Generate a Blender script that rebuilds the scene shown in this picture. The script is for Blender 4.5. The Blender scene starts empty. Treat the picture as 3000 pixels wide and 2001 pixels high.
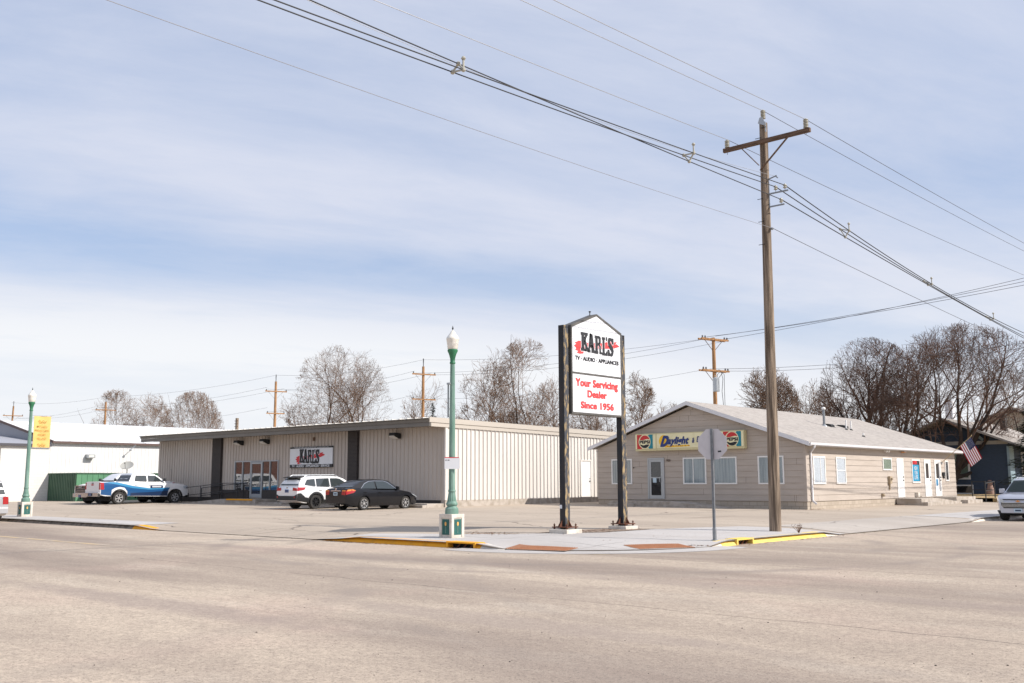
import bpy, bmesh, math, random
from mathutils import Vector, Matrix
random.seed(7)
SC = bpy.context.scene
COL = SC.collection
R = math.radians
# ------------------------------------------------------------ camera
TH = R(41.85); PITCH = math.atan(410/2933.); ROLL = R(0.17)
FW = Vector((-math.sin(TH), math.cos(TH), 0)); RT = Vector((math.cos(TH), math.sin(TH), 0)); UP = Vector((0, 0, 1))
cf = FW*math.cos(PITCH)+UP*math.sin(PITCH); cu = UP*math.cos(PITCH)-FW*math.sin(PITCH)
cr = RT*math.cos(ROLL)-cu*math.sin(ROLL); cu = cu*math.cos(ROLL)+RT*math.sin(ROLL)
CAMP = Vector((0, 0, 1.6))
cam = bpy.data.cameras.new('camera'); camo = bpy.data.objects.new('camera', cam); COL.objects.link(camo)
cam.sensor_width = 36; cam.lens = 36*2933./3000; cam.clip_end = 5000; cam.clip_start = 0.1
m = Matrix((cr, cu, -cf)).transposed().to_4x4(); m.translation = CAMP
camo.matrix_world = m; SC.camera = camo
# ------------------------------------------------------------ sun, sky, exposure
SUN_EL = R(39); SAZ = R(25)
SV = Vector((math.cos(SUN_EL)*math.cos(SAZ), math.cos(SUN_EL)*math.sin(SAZ), math.sin(SUN_EL)))
sl = bpy.data.lights.new('sun', 'SUN'); sl.energy = 4.0; sl.angle = R(0.5); sl.color = (1.0, .94, .87)
so = bpy.data.objects.new('sun', sl); COL.objects.link(so); so.rotation_euler = SV.to_track_quat('Z', 'Y').to_euler(); so.location = (60, 30, 60)
SC.view_settings.view_transform = 'Standard'; SC.view_settings.look = 'None'
SC.view_settings.exposure = 0.44; SC.view_settings.gamma = 1.0; SC.view_settings.use_curve_mapping = False
def lin(h):
    if not isinstance(h, str): return tuple(h)
    c = [int(h[i:i+2], 16)/255 for i in (0, 2, 4)]
    return tuple(v/12.92 if v < .04045 else ((v+.055)/1.055)**2.4 for v in c)
W = bpy.data.worlds.new('World'); SC.world = W; W.use_nodes = True
nt = W.node_tree; N = nt.nodes; L = nt.links; N.clear()
def nd(t, tree=None, **k):
    n = (tree or nt).nodes.new(t)
    for a, b in k.items(): setattr(n, a, b)
    return n
def mth(tree, op, a, b=None, c=None):
    n = tree.nodes.new('ShaderNodeMath'); n.operation = op
    for i, v in enumerate((a, b, c)):
        if v is None: continue
        if isinstance(v, (int, float)): n.inputs[i].default_value = v
        else: tree.links.new(v, n.inputs[i])
    return n.outputs[0]
sky = nd('ShaderNodeTexSky', sky_type='NISHITA', sun_disc=False, sun_elevation=SUN_EL, sun_rotation=R(65), air_density=1.0, dust_density=1.5, ozone_density=2.0)
bg1 = nd('ShaderNodeBackground'); bg1.inputs[1].default_value = 0.15; L.new(sky.outputs[0], bg1.inputs[0])
bg2 = nd('ShaderNodeBackground'); bg2.inputs[0].default_value = (.60, .635, .70, 1); bg2.inputs[1].default_value = 1.0
tc = nd('ShaderNodeTexCoord'); sp = nd('ShaderNodeSeparateXYZ'); L.new(tc.outputs['Generated'], sp.inputs[0])
# cirrus veil on a plane high overhead: s runs across the streaks, q along them
zz = mth(nt, 'ADD', mth(nt, 'MAXIMUM', sp.outputs[2], 0.0), 0.10)
px_ = mth(nt, 'DIVIDE', sp.outputs[0], zz); py_ = mth(nt, 'DIVIDE', sp.outputs[1], zz)
s_ = mth(nt, 'SUBTRACT', mth(nt, 'MULTIPLY', px_, .912), mth(nt, 'MULTIPLY', py_, .41)); q_ = mth(nt, 'ADD', mth(nt, 'MULTIPLY', px_, .41), mth(nt, 'MULTIPLY', py_, .912))
def wnoise(scale, st, det=6, rough=.55, dist=.3):
    c = nd('ShaderNodeCombineXYZ'); L.new(mth(nt, 'MULTIPLY', s_, st[0]), c.inputs[0]); L.new(mth(nt, 'MULTIPLY', q_, st[1]), c.inputs[1])
    n = nd('ShaderNodeTexNoise'); n.inputs['Scale'].default_value = scale; n.inputs['Detail'].default_value = det; n.inputs['Roughness'].default_value = rough; n.inputs['Distortion'].default_value = dist
    L.new(c.outputs[0], n.inputs['Vector']); return mth(nt, 'SUBTRACT', n.outputs[0], .5)
n1 = wnoise(1.6, (1, .22)); n2 = wnoise(.7, (1, .8)); n3 = wnoise(3.6, (1, .45), 9, .66)
def bell(c, w): return mth(nt, 'EXPONENT', mth(nt, 'MULTIPLY', mth(nt, 'POWER', mth(nt, 'ABSOLUTE', mth(nt, 'DIVIDE', mth(nt, 'SUBTRACT', mth(nt, 'ADD', s_, mth(nt, 'MULTIPLY', n2, .7)), c), w)), 2.0), -1.0))
v = mth(nt, 'ADD', mth(nt, 'MULTIPLY', bell(-2.38, .42), .36), .46)
v = mth(nt, 'SUBTRACT', v, mth(nt, 'MULTIPLY', bell(-3.05, .26), .50)); v = mth(nt, 'SUBTRACT', v, mth(nt, 'MULTIPLY', bell(-2.85, .12), .12))
v = mth(nt, 'ADD', v, mth(nt, 'MULTIPLY', bell(-4.2, .7), .6))
v = mth(nt, 'ADD', v, mth(nt, 'MULTIPLY', n1, 1.2)); v = mth(nt, 'ADD', v, mth(nt, 'MULTIPLY', n2, .7)); v = mth(nt, 'ADD', v, mth(nt, 'MULTIPLY', n3, .85))
cl = nd('ShaderNodeClamp'); L.new(v, cl.inputs[0]); cl.inputs[1].default_value = .05; cl.inputs[2].default_value = .95
hz = nd('ShaderNodeMapRange', interpolation_type='SMOOTHSTEP'); hz.inputs[1].default_value = -.02; hz.inputs[2].default_value = .27; hz.inputs[3].default_value = 1.0; hz.inputs[4].default_value = 0.0; L.new(sp.outputs[2], hz.inputs[0])
msk = mth(nt, 'SUBTRACT', 1.0, mth(nt, 'MULTIPLY', mth(nt, 'SUBTRACT', 1.0, cl.outputs[0]), mth(nt, 'SUBTRACT', 1.0, hz.outputs[0])))
cm = nd('ShaderNodeMix', data_type='RGBA'); cm.inputs[6].default_value = (.52, .55, .645, 1); cm.inputs[7].default_value = (.70, .71, .725, 1)
lo_ = nd('ShaderNodeMapRange', interpolation_type='SMOOTHSTEP'); lo_.inputs[1].default_value = -2.9; lo_.inputs[2].default_value = -4.4; L.new(s_, lo_.inputs[0])
L.new(mth(nt, 'MAXIMUM', mth(nt, 'MULTIPLY', lo_.outputs[0], .9), hz.outputs[0]), cm.inputs[0]); L.new(cm.outputs[2], bg2.inputs[0])
# the thin veil over the clear parts keeps them pale
cv = nd('ShaderNodeMixShader'); cv.inputs[0].default_value = .35; bg3 = nd('ShaderNodeBackground'); bg3.inputs[0].default_value = (.30, .365, .52, 1); L.new(bg3.outputs[0], cv.inputs[1]); L.new(bg1.outputs[0], cv.inputs[2])
mx = nd('ShaderNodeMixShader'); L.new(msk, mx.inputs[0]); L.new(cv.outputs[0], mx.inputs[1]); L.new(bg2.outputs[0], mx.inputs[2])
wo = nd('ShaderNodeOutputWorld'); L.new(mx.outputs[0], wo.inputs[0])

# ------------------------------------------------------------ helpers: image pixels to world points, ground height
def ray(x, y): return cf+cr*((x-1500)/2933.)-cu*((y-1000.5)/2933.)
def onX(x, y, c): r = ray(x, y); return CAMP+r*((c-CAMP.x)/r.x)
def onY(x, y, c): r = ray(x, y); return CAMP+r*((c-CAMP.y)/r.y)
def onZ(x, y, c): r = ray(x, y); return CAMP+r*((c-CAMP.z)/r.z)
def K1(x):   # 1 where the kerb along the near street is raised
    def s(a, b): return max(0, min(1, (x-a)/(b-a)))
    return max(1-s(-33.0, -31.8), min(s(-22.6, -21.4), 1-s(-16.8, -15.9)))
def K2(y):
    def s(a, b): return max(0, min(1, (y-a)/(b-a)))
    return max(min(s(21.4, 22.2), 1-s(27.7, 28.8)), s(40.6, 41.8))
KY = 17.5; KX = -12.85
def H(x, y):
    d1 = max(0, y-KY); d2 = max(0, KX-x)
    a = .0105*d1; b = .0155*min(d2, 40)
    h = .13+(a*b/(a+b+1e-6))*1.35 if a+b > 0 else .13
    h = .13+min(h-.13, .5)
    dx = x+16.8; dy = y-21.6
    if dx > 0 and dy < 0:   # round the corner the fall runs to the curved gutter
        q = max(0, (1-math.hypot(dx/3.95, dy/4.1))*4.0); w = (1-K1(x))*(1-K2(y)); return max(h-w*.105*math.exp(-(q/1.2)**2)-(1-w)*.0, .02)
    h -= (1-K1(x))*.11*math.exp(-(d1/1.1)**2)+(1-K2(y))*.11*math.exp(-(d2/1.1)**2)
    return max(h, .02)
# ------------------------------------------------------------ helpers: materials
def newmat(name):
    m = bpy.data.materials.new(name); m.use_nodes = True; return m, m.node_tree, m.node_tree.nodes['Principled BSDF']
def mat(name, c, rough=.6, metal=0, c2=None, scale=3., amt=.5, bump=0, bscale=40, stretch=(1, 1, 1), lo=.4, hi=.6, spec=.5, coat=0, detail=5):
    m, t, b = newmat(name)
    b.inputs['Base Color'].default_value = (*lin(c), 1); b.inputs['Roughness'].default_value = rough; b.inputs['Metallic'].default_value = metal
    b.inputs['Specular IOR Level'].default_value = spec; b.inputs['Coat Weight'].default_value = coat
    co = t.nodes.new('ShaderNodeTexCoord'); mp = t.nodes.new('ShaderNodeMapping'); mp.inputs['Scale'].default_value = stretch
    t.links.new(co.outputs['Object'], mp.inputs[0])
    if c2 is not None:
        n = t.nodes.new('ShaderNodeTexNoise'); n.inputs['Scale'].default_value = scale; n.inputs['Detail'].default_value = detail; t.links.new(mp.outputs[0], n.inputs['Vector'])
        r = t.nodes.new('ShaderNodeMapRange'); r.inputs[1].default_value = lo; r.inputs[2].default_value = hi; r.inputs[4].default_value = amt; t.links.new(n.outputs[0], r.inputs[0])
        x = t.nodes.new('ShaderNodeMix'); x.data_type = 'RGBA'; x.inputs[6].default_value = (*lin(c), 1); x.inputs[7].default_value = (*lin(c2), 1)
        t.links.new(r.outputs[0], x.inputs[0]); t.links.new(x.outputs[2], b.inputs['Base Color'])
    if bump:
        n2 = t.nodes.new('ShaderNodeTexNoise'); n2.inputs['Scale'].default_value = bscale; n2.inputs['Detail'].default_value = 4; t.links.new(mp.outputs[0], n2.inputs['Vector'])
        bp = t.nodes.new('ShaderNodeBump'); bp.inputs['Strength'].default_value = bump; bp.inputs['Distance'].default_value = .02
        t.links.new(n2.outputs[0], bp.inputs['Height']); t.links.new(bp.outputs[0], b.inputs['Normal'])
    return m
def glassmat(name, tint=(.03, .035, .04), refl=.10, alpha=.35):
    m, t, b = newmat(name)
    tr = t.nodes.new('ShaderNodeBsdfTransparent'); tr.inputs[0].default_value = (.96, .975, .99, 1)
    df = t.nodes.new('ShaderNodeBsdfDiffuse'); df.inputs[0].default_value = (*tint, 1)
    gl = t.nodes.new('ShaderNodeBsdfGlossy'); gl.inputs['Roughness'].default_value = .03
    m1 = t.nodes.new('ShaderNodeMixShader'); m1.inputs[0].default_value = alpha; t.links.new(df.outputs[0], m1.inputs[1]); t.links.new(tr.outputs[0], m1.inputs[2])
    fr = t.nodes.new('ShaderNodeFresnel'); fr.inputs[0].default_value = 1.5; ge = t.nodes.new('ShaderNodeNewGeometry')
    f2 = mth(t, 'MULTIPLY', mth(t, 'MINIMUM', mth(t, 'ADD', fr.outputs[0], refl), 1.0), mth(t, 'SUBTRACT', 1.0, ge.outputs['Backfacing']))
    m2 = t.nodes.new('ShaderNodeMixShader'); t.links.new(f2, m2.inputs[0]); t.links.new(m1.outputs[0], m2.inputs[1]); t.links.new(gl.outputs[0], m2.inputs[2])
    t.links.new(m2.outputs[0], t.nodes['Material Output'].inputs[0]); return m
def groundmat(name, base, dark, light, pink=None, stretch_amt=.5, seams=(), seamsx=(), cracks=.0, speck=.22, streak_scale=.35, stains=(), arcs=()):
    m, t, b = newmat(name); b.inputs['Roughness'].default_value = .85; b.inputs['Specular IOR Level'].default_value = .25
    g = t.nodes.new('ShaderNodeNewGeometry'); pos = g.outputs['Position']
    def noise(scale, st=(1, 1, 1), det=5, dist=0, rough=.5, rot=0):
        mp = t.nodes.new('ShaderNodeMapping'); mp.inputs['Scale'].default_value = st; mp.inputs['Rotation'].default_value = (0, 0, rot); t.links.new(pos, mp.inputs[0])
        n = t.nodes.new('ShaderNodeTexNoise'); n.inputs['Scale'].default_value = scale; n.inputs['Detail'].default_value = det; n.inputs['Distortion'].default_value = dist; n.inputs['Roughness'].default_value = rough
        t.links.new(mp.outputs[0], n.inputs['Vector']); return n.outputs[0]
    def rng(v, a, b_, lo=0, hi=1):
        r = t.nodes.new('ShaderNodeMapRange'); r.inputs[1].default_value = a; r.inputs[2].default_value = b_; r.inputs[3].default_value = lo; r.inputs[4].default_value = hi; t.links.new(v, r.inputs[0]); return r.outputs[0]
    def mixc(f, a, c):
        x = t.nodes.new('ShaderNodeMix'); x.data_type = 'RGBA'; t.links.new(f, x.inputs[0]) if not isinstance(f, float) else setattr(x.inputs[0], 'default_value', f)
        for v, i in ((a, 6), (c, 7)):
            if isinstance(v, (str, tuple)): x.inputs[i].default_value = (*lin(v), 1)
            else: t.links.new(v, x.inputs[i])
        return x.outputs[2]
    c = mixc(rng(noise(streak_scale, (.16, 1, 1), 6, .4, rot=R(3)), .44, .63, 0, stretch_amt), base, dark)
    c = mixc(rng(noise(.8, (.35, 1, 1), 6, .5, rot=R(-5)), .54, .74, 0, .45), c, light)
    c = mixc(rng(noise(.12, (1, .6, 1), 4, .3, rot=R(30)), .5, .7, 0, .35), c, dark)
    if pink: c = mixc(rng(noise(.22, (1, 1, 1), 5, .4), .54, .7, 0, .4), c, pink)
    # mottling and aggregate speckle
    c = mixc(rng(noise(2.2, (.6, 1, 1), 8, .6, .75), .46, .70, 0, speck*1.1), c, dark)
    c = mixc(rng(noise(9, (1, 1, 1), 4, rough=.9), .40, .60, speck*1.5, 0), c, dark)
    c = mixc(rng(noise(28, (1, 1, 1), 3, rough=.9), .52, .66, 0, speck*2.2), c, (.09, .075, .065))
    c = mixc(rng(noise(55, (1, 1, 1), 2, rough=.8), .60, .72, 0, speck*1.6), c, (.05, .045, .042))
    c = mixc(rng(noise(70, (1, 1, 1), 2, rough=.8), .60, .72, 0, speck*1.4), c, light)
    s = t.nodes.new('ShaderNodeSeparateXYZ'); t.links.new(pos, s.inputs[0])
    wob = mth(t, 'MULTIPLY', mth(t, 'SUBTRACT', noise(.9, det=6), .5), .35)
    brk = rng(noise(.35, det=3), .42, .52)
    for (ax, val, w, st) in [(1, v, .016, .7) for v in seams]+[(0, v, .014, .6) for v in seamsx]:
        d = mth(t, 'ABSOLUTE', mth(t, 'SUBTRACT', mth(t, 'ADD', s.outputs[ax], wob), val))
        c = mixc(mth(t, 'MULTIPLY', mth(t, 'MULTIPLY', mth(t, 'LESS_THAN', d, w), st), brk), c, (.06, .05, .045))
    if cracks:
        v = t.nodes.new('ShaderNodeTexVoronoi'); v.feature = 'DISTANCE_TO_EDGE'; v.inputs['Scale'].default_value = cracks
        mp = t.nodes.new('ShaderNodeMapping'); mp.inputs['Scale'].default_value = (.5, 1.0, 1)
        va = t.nodes.new('ShaderNodeVectorMath'); va.operation = 'ADD'; n = t.nodes.new('ShaderNodeTexNoise'); n.inputs['Scale'].default_value = .8; n.inputs['Detail'].default_value = 6
        t.links.new(pos, n.inputs['Vector']); t.links.new(pos, va.inputs[0]); t.links.new(n.outputs['Color'], va.inputs[1]); t.links.new(va.outputs[0], mp.inputs[0]); t.links.new(mp.outputs[0], v.inputs['Vector'])
        cr_ = mth(t, 'MULTIPLY', rng(v.outputs['Distance'], .002, .007, .75, 0), rng(noise(.25, det=3), .42, .55))
        c = mixc(cr_, c, (.07, .055, .05))
    for (ax0, ay0, rad, wd, col_, am) in arcs:   # curved tyre tracks of turning traffic
        dd = mth(t, 'SQRT', mth(t, 'ADD', mth(t, 'POWER', mth(t, 'ABSOLUTE', mth(t, 'SUBTRACT', s.outputs[0], ax0)), 2.0), mth(t, 'POWER', mth(t, 'ABSOLUTE', mth(t, 'SUBTRACT', s.outputs[1], ay0)), 2.0)))
        k_ = rng(mth(t, 'ABSOLUTE', mth(t, 'SUBTRACT', mth(t, 'ADD', dd, wob), rad)), wd*.2, wd, am, 0)
        c = mixc(mth(t, 'MULTIPLY', k_, rng(noise(.5, det=5), .40, .58)), c, col_)
    for (sx0, sy0, rx, ry, col_, am) in stains:   # oil and rust spots with ragged edges
        w2 = mth(t, 'MULTIPLY', mth(t, 'SUBTRACT', noise(1.7, det=6), .5), 1.6)
        ax = mth(t, 'POWER', mth(t, 'ABSOLUTE', mth(t, 'DIVIDE', mth(t, 'SUBTRACT', s.outputs[0], sx0), rx)), 2.0); ay = mth(t, 'POWER', mth(t, 'ABSOLUTE', mth(t, 'DIVIDE', mth(t, 'SUBTRACT', s.outputs[1], sy0), ry)), 2.0)
        c = mixc(rng(mth(t, 'ADD', mth(t, 'ADD', ax, ay), w2), .3, 1.1, am, 0), c, col_)
    t.links.new(c, b.inputs['Base Color'])
    bp = t.nodes.new('ShaderNodeBump'); bp.inputs['Strength'].default_value = .5; bp.inputs['Distance'].default_value = .008
    t.links.new(noise(45, det=3), bp.inputs['Height']); t.links.new(bp.outputs[0], b.inputs['Normal'])
    return m
def brickmat(name, c1, c2, mortar, bw=.2, bh=.067, ax='x', ms=.012, rough=.8):
    m, t, b = newmat(name); b.inputs['Roughness'].default_value = rough
    g = t.nodes.new('ShaderNodeNewGeometry'); s = t.nodes.new('ShaderNodeSeparateXYZ'); t.links.new(g.outputs['Position'], s.inputs[0])
    cb = t.nodes.new('ShaderNodeCombineXYZ'); t.links.new(mth(t, 'ADD', s.outputs[0], s.outputs[1]), cb.inputs[0]); t.links.new(s.outputs[2], cb.inputs[1])
    br = t.nodes.new('ShaderNodeTexBrick'); br.inputs['Scale'].default_value = 1; br.inputs['Brick Width'].default_value = bw; br.inputs['Row Height'].default_value = bh; br.inputs['Mortar Size'].default_value = ms
    for i, c in (('Color1', c1), ('Color2', c2), ('Mortar', mortar)): br.inputs[i].default_value = (*lin(c), 1)
    t.links.new(cb.outputs[0], br.inputs['Vector']); t.links.new(br.outputs[0], b.inputs['Base Color']); return m
# ------------------------------------------------------------ helpers: meshes
LOC = {}
class MB:
    def __init__(s): s.v = []; s.f = []; s.mi = []; s.cur = 0
    def add(s, vs, fs, mi=None):
        o = len(s.v); s.v += [tuple(p) for p in vs]; s.f += [tuple(i+o for i in f) for f in fs]; s.mi += [s.cur if mi is None else mi]*len(fs)
    def box(s, x0, x1, y0, y1, z0, z1, mi=None):
        x0, x1 = sorted((x0, x1)); y0, y1 = sorted((y0, y1)); z0, z1 = sorted((z0, z1))
        s.add([(x0, y0, z0), (x1, y0, z0), (x1, y1, z0), (x0, y1, z0), (x0, y0, z1), (x1, y0, z1), (x1, y1, z1), (x0, y1, z1)],
              [(0, 3, 2, 1), (4, 5, 6, 7), (0, 1, 5, 4), (1, 2, 6, 5), (2, 3, 7, 6), (3, 0, 4, 7)], mi); return s
    def bar(s, p, q, w, h, up=(0, 0, 1), mi=None):
        p = Vector(p); q = Vector(q); d = (q-p).normalized(); u = Vector(up)
        r = d.cross(u)
        if r.length < 1e-4: r = d.cross(Vector((1, 0, 0)))
        r.normalize(); u = r.cross(d).normalized()
        vs = [b+r*(a*w/2)+u*(c*h/2) for b in (p, q) for a, c in ((-1, -1), (1, -1), (1, 1), (-1, 1))]
        s.add(vs, [(0, 1, 2, 3), (7, 6, 5, 4), (0, 4, 5, 1), (1, 5, 6, 2), (2, 6, 7, 3), (3, 7, 4, 0)], mi); return s
    def tube(s, pts, rs, n=8, cap=True, mi=None):
        pts = [Vector(p) for p in pts]
        if isinstance(rs, (int, float)): rs = [rs]*len(pts)
        vs = []; fs = []; ref = None
        for i, p in enumerate(pts):
            d = (pts[min(i+1, len(pts)-1)]-pts[max(i-1, 0)]).normalized()
            if ref is None:
                ref = d.cross(Vector((0, 0, 1)));
                if ref.length < 1e-3: ref = Vector((1, 0, 0))
            a = (ref-d*ref.dot(d)).normalized(); ref = a; b = d.cross(a)
            for k in range(n):
                t = 2*math.pi*k/n; vs.append(p+(a*math.cos(t)+b*math.sin(t))*rs[i])
        for i in range(len(pts)-1):
            for k in range(n):
                k2 = (k+1) % n; fs.append((i*n+k, i*n+k2, (i+1)*n+k2, (i+1)*n+k))
        if cap: fs.append(tuple(range(n))[::-1]); fs.append(tuple((len(pts)-1)*n+k for k in range(n)))
        s.add(vs, fs, mi); return s
    def lathe(s, c, prof, n=16, mi=None, flute=0, nfl=0):
        c = Vector(c); vs = []; fs = []
        for (r, z) in prof:
            for k in range(n):
                t = 2*math.pi*k/n; rr = r*(1-(flute if (k % 2) else 0)); vs.append(c+Vector((rr*math.cos(t), rr*math.sin(t), z)))
        for i in range(len(prof)-1):
            for k in range(n):
                k2 = (k+1) % n; fs.append((i*n+k, i*n+k2, (i+1)*n+k2, (i+1)*n+k))
        fs.append(tuple(range(n))[::-1]); fs.append(tuple((len(prof)-1)*n+k for k in range(n)))
        s.add(vs, fs, mi); return s
    def prism(s, poly, o, u, v, w, t, mi=None):
        """2D polygon (a,b) -> o+u*a+v*b, extruded t along w"""
        o = Vector(o); u = Vector(u); v = Vector(v); w = Vector(w); n = len(poly)
        area = sum(poly[i][0]*poly[(i+1) % n][1]-poly[(i+1) % n][0]*poly[i][1] for i in range(n))
        if (area > 0) != (u.cross(v).dot(w) > 0): poly = poly[::-1]
        vs = [o+u*a+v*b for a, b in poly]+[o+u*a+v*b+w*t for a, b in poly]
        fs = [tuple(range(n))[::-1], tuple(range(n, 2*n))]+[(i, (i+1) % n, n+(i+1) % n, n+i) for i in range(n)]
        s.add(vs, fs, mi); return s
    def build(s, name, mats, parent=None, smooth=False, bevel=0, local=False, angle=40):
        me = bpy.data.meshes.new(name)
        off = Vector((0, 0, 0)) if (parent is None or local) else LOC.get(parent.name, Vector((0, 0, 0)))
        me.from_pydata([tuple(Vector(p)-off) for p in s.v], [], s.f)
        if not isinstance(mats, (list, tuple)): mats = [mats]
        for m in mats: me.materials.append(m)
        if len(mats) > 1:
            for p, i in zip(me.polygons, s.mi): p.material_index = i
        me.validate(); me.update()
        return link(name, me, parent, smooth, bevel, off, angle)
def link(name, me, parent=None, smooth=False, bevel=0, off=None, angle=40):
    o = bpy.data.objects.new(name, me); COL.objects.link(o)
    if parent is not None: o.parent = parent; LOC[o.name] = off if off is not None else LOC.get(parent.name, Vector((0, 0, 0)))
    if smooth:
        for p in me.polygons: p.use_smooth = True
        try: me.set_sharp_from_angle(angle=R(angle))
        except Exception: pass
    if bevel:
        b = o.modifiers.new('bevel', 'BEVEL'); b.width = bevel; b.segments = 2; b.limit_method = 'ANGLE'; b.angle_limit = R(40)
    return o
def tag(o, label, cat, group=None, kind=None):
    if label: o['label'] = label
    if cat: o['category'] = cat
    if group: o['group'] = group
    if kind: o['kind'] = kind
    return o
def thing(name, label, cat, loc=(0, 0, 0), rz=0, group=None):
    o = bpy.data.objects.new(name, None); COL.objects.link(o); o.location = loc; o.rotation_euler = (0, 0, rz); o.empty_display_size = .2
    LOC[o.name] = Vector(loc) if rz == 0 else Vector((0, 0, 0)); return tag(o, label, cat, group)
def struct(mb, name, m, **k):
    o = mb.build(name, m, **k); o['kind'] = 'structure'; return o
def text(mb, s, x, y_dir, fit, o, u, v, w, bold=0.0, t=.012, mi=None, space=1.0, shear=0):
    """write s so that its box of size fit=(width,height) has its lower-left at o, along u, up v, facing w"""
    # bold: a slightly fattened outline, then the same word again a hair to each side so thin strokes stay solid
    cu_ = bpy.data.curves.new('t', 'FONT'); cu_.body = s; cu_.offset = min(bold, .012); cu_.space_character = space+bold*1.2; cu_.shear = shear; cu_.resolution_u = 4
    ob = bpy.data.objects.new('t', cu_); COL.objects.link(ob); bpy.context.view_layer.update()
    me = bpy.data.meshes.new_from_object(ob.evaluated_get(bpy.context.evaluated_depsgraph_get()))
    bpy.data.objects.remove(ob); bpy.data.curves.remove(cu_)
    P = [p.co.copy() for p in me.vertices]; F = [tuple(f.vertices) for f in me.polygons]; bpy.data.meshes.remove(me)
    e = max(0, bold-.012)
    sh = [(0, 0)] if e <= 0 else [(-e, -e*.7), (e, -e*.7), (-e, e*.7), (e, e*.7), (0, 0)]
    x0 = min(p.x for p in P)-e; x1 = max(p.x for p in P)+e; y0 = min(p.y for p in P)-e*.7; y1 = max(p.y for p in P)+e*.7
    sx = fit[0]/(x1-x0); sy = (fit[1]/(y1-y0)) if fit[1] else sx
    if not fit[0]: sx = sy
    o = Vector(o); u = Vector(u); v = Vector(v); w = Vector(w)
    if u.cross(v).dot(w) < 0: F = [f[::-1] for f in F]
    for k, (dx, dy) in enumerate(sh): mb.add([o+u*((p.x+dx-x0)*sx)+v*((p.y+dy-y0)*sy)+w*(t+.0006*k) for p in P], F, mi)
    return mb
def disc(n, r, cx=0, cy=0, a0=0, a1=360, ry=None):
    return [(cx+r*math.cos(R(a0+(a1-a0)*i/n)), cy+(ry or r)*math.sin(R(a0+(a1-a0)*i/n))) for i in range(n+(0 if a1-a0 == 360 else 1))]
XA = (1, 0, 0); YA = (0, 1, 0); ZA = (0, 0, 1); NX = (-1, 0, 0); NY = (0, -1, 0)
def copy_tree(o, parent=None):
    c = o.copy(); COL.objects.link(c)
    if parent: c.parent = parent
    for ch in list(o.children): copy_tree(ch, c)
    return c
# ------------------------------------------------------------ materials
M = {}
M['road'] = groundmat('road_asphalt', 'c7b7a3', '85776d', 'd5c9b7', pink='c8ae9e', stretch_amt=.80, seams=(10.9, 17.75), speck=.30, streak_scale=.27, arcs=((-16.8, 21.6, 7.6, .35, '857a72', .5), (-16.8, 21.6, 9.4, .35, '857a72', .5), (-22, 1, 13.4, .5, '8d8279', .3), (-2, 24, 15.5, .3, '8d8279', .35), (-2, 24, 17.4, .3, '8d8279', .35)), stains=((-3.5, 5.0, 1.6, .5, '8d8078', .4), (-8, 8.8, 3.5, .5, '8d8078', .45), (-13, 7.0, 4.5, .45, '8a7d76', .45), (-7, 13.8, 6, .5, '8d8078', .35), (-20, 14.5, 8, .45, '8d8078', .3), (-6.0, 3.6, 2.2, .3, '8d8078', .4)))
M['lot'] = groundmat('lot_pavement', 'b9ab9a', '9d9082', 'c9bcab', pink=None, stretch_amt=.5, seams=(22.9, 26.4, 31.2), seamsx=(-27, -33.5, -45), cracks=.22, speck=.18, stains=((-41.5, 29.6, 1.6, .5, '9c6c50', .6), (-38.0, 29.3, 1.2, .5, '8f7867', .5), (-46.5, 31.5, .7, 1.3, '5e544c', .55), (-56, 31.5, .6, 1.2, '5e544c', .5), (-31, 38.5, 1.6, .7, '85786b', .5), (-24, 40.5, 1.0, .4, '6b6057', .5), (-29, 21.5, 2.4, .6, '8e8175', .5), (-20.3, 34, .5, 2.0, '85786c', .4)))
M['walk'] = groundmat('walk_concrete', 'bdb9b5', 'a9a39d', 'c9c6c2', stretch_amt=.45, seams=(24.1, 26.3, 19.3), seamsx=(-21.2, -19.4, -17.6, -14.6), cracks=0, speck=.14, streak_scale=.9)
M['dirt'] = mat('dirt', '6b5a4c', .95, c2='a08d7c', scale=9, amt=.9, bump=.6, bscale=30)
M['grass'] = mat('dry_grass', 'b39a72', .95, c2='8a7550', scale=4, amt=.8, bump=.5, bscale=60)
M['farfield'] = mat('far_field', 'a3937c', .95, c2='8c8170', scale=.02, amt=.8)
M['concrete'] = mat('concrete', 'b3aaa0', .9, c2='928779', scale=3, amt=.7, bump=.3)
M['concrete_lt'] = mat('concrete_light', 'd2cbc0', .85, c2='b0a596', scale=5, amt=.7, bump=.25, lo=.45, hi=.7)
M['kerb'] = mat('kerb_concrete', '8a7f72', .9, c2='5f574d', scale=4, amt=.9, bump=.4)
M['yellow'] = mat('kerb_yellow', 'eda51c', .75, c2='c08a35', scale=4, amt=.6, lo=.5, hi=.7, bump=.2)
M['yellow2'] = mat('kerb_yellow_pale', 'e3c560', .75, c2='c9b277', scale=2.5, amt=.7, lo=.5, hi=.7, bump=.2)
M['black'] = mat('black', '1a1a1a', .8)
M['tyre'] = mat('tyre_rubber', '2b2a29', .85, c2='3a3734', scale=8)
M['trim'] = mat('black_trim', '222325', .6)
M['chrome'] = mat('chrome', 'd0d0d0', .15, metal=1)
M['alloy'] = mat('alloy', 'c4c4c4', .35, metal=.7)
M['alloyb'] = mat('alloy_dark', '3a3a3c', .4, metal=.6)
M['carglass'] = glassmat('car_glass', (.035, .045, .048), .05, .06)
M['glass'] = glassmat('window_glass', (.05, .05, .05), .05, .96)
M['shopglass'] = glassmat('shop_glass', (.03, .03, .03), .22, .35)
M['steel'] = mat('galvanised', '8e9296', .45, metal=.6, c2='74787c', scale=12)
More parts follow.
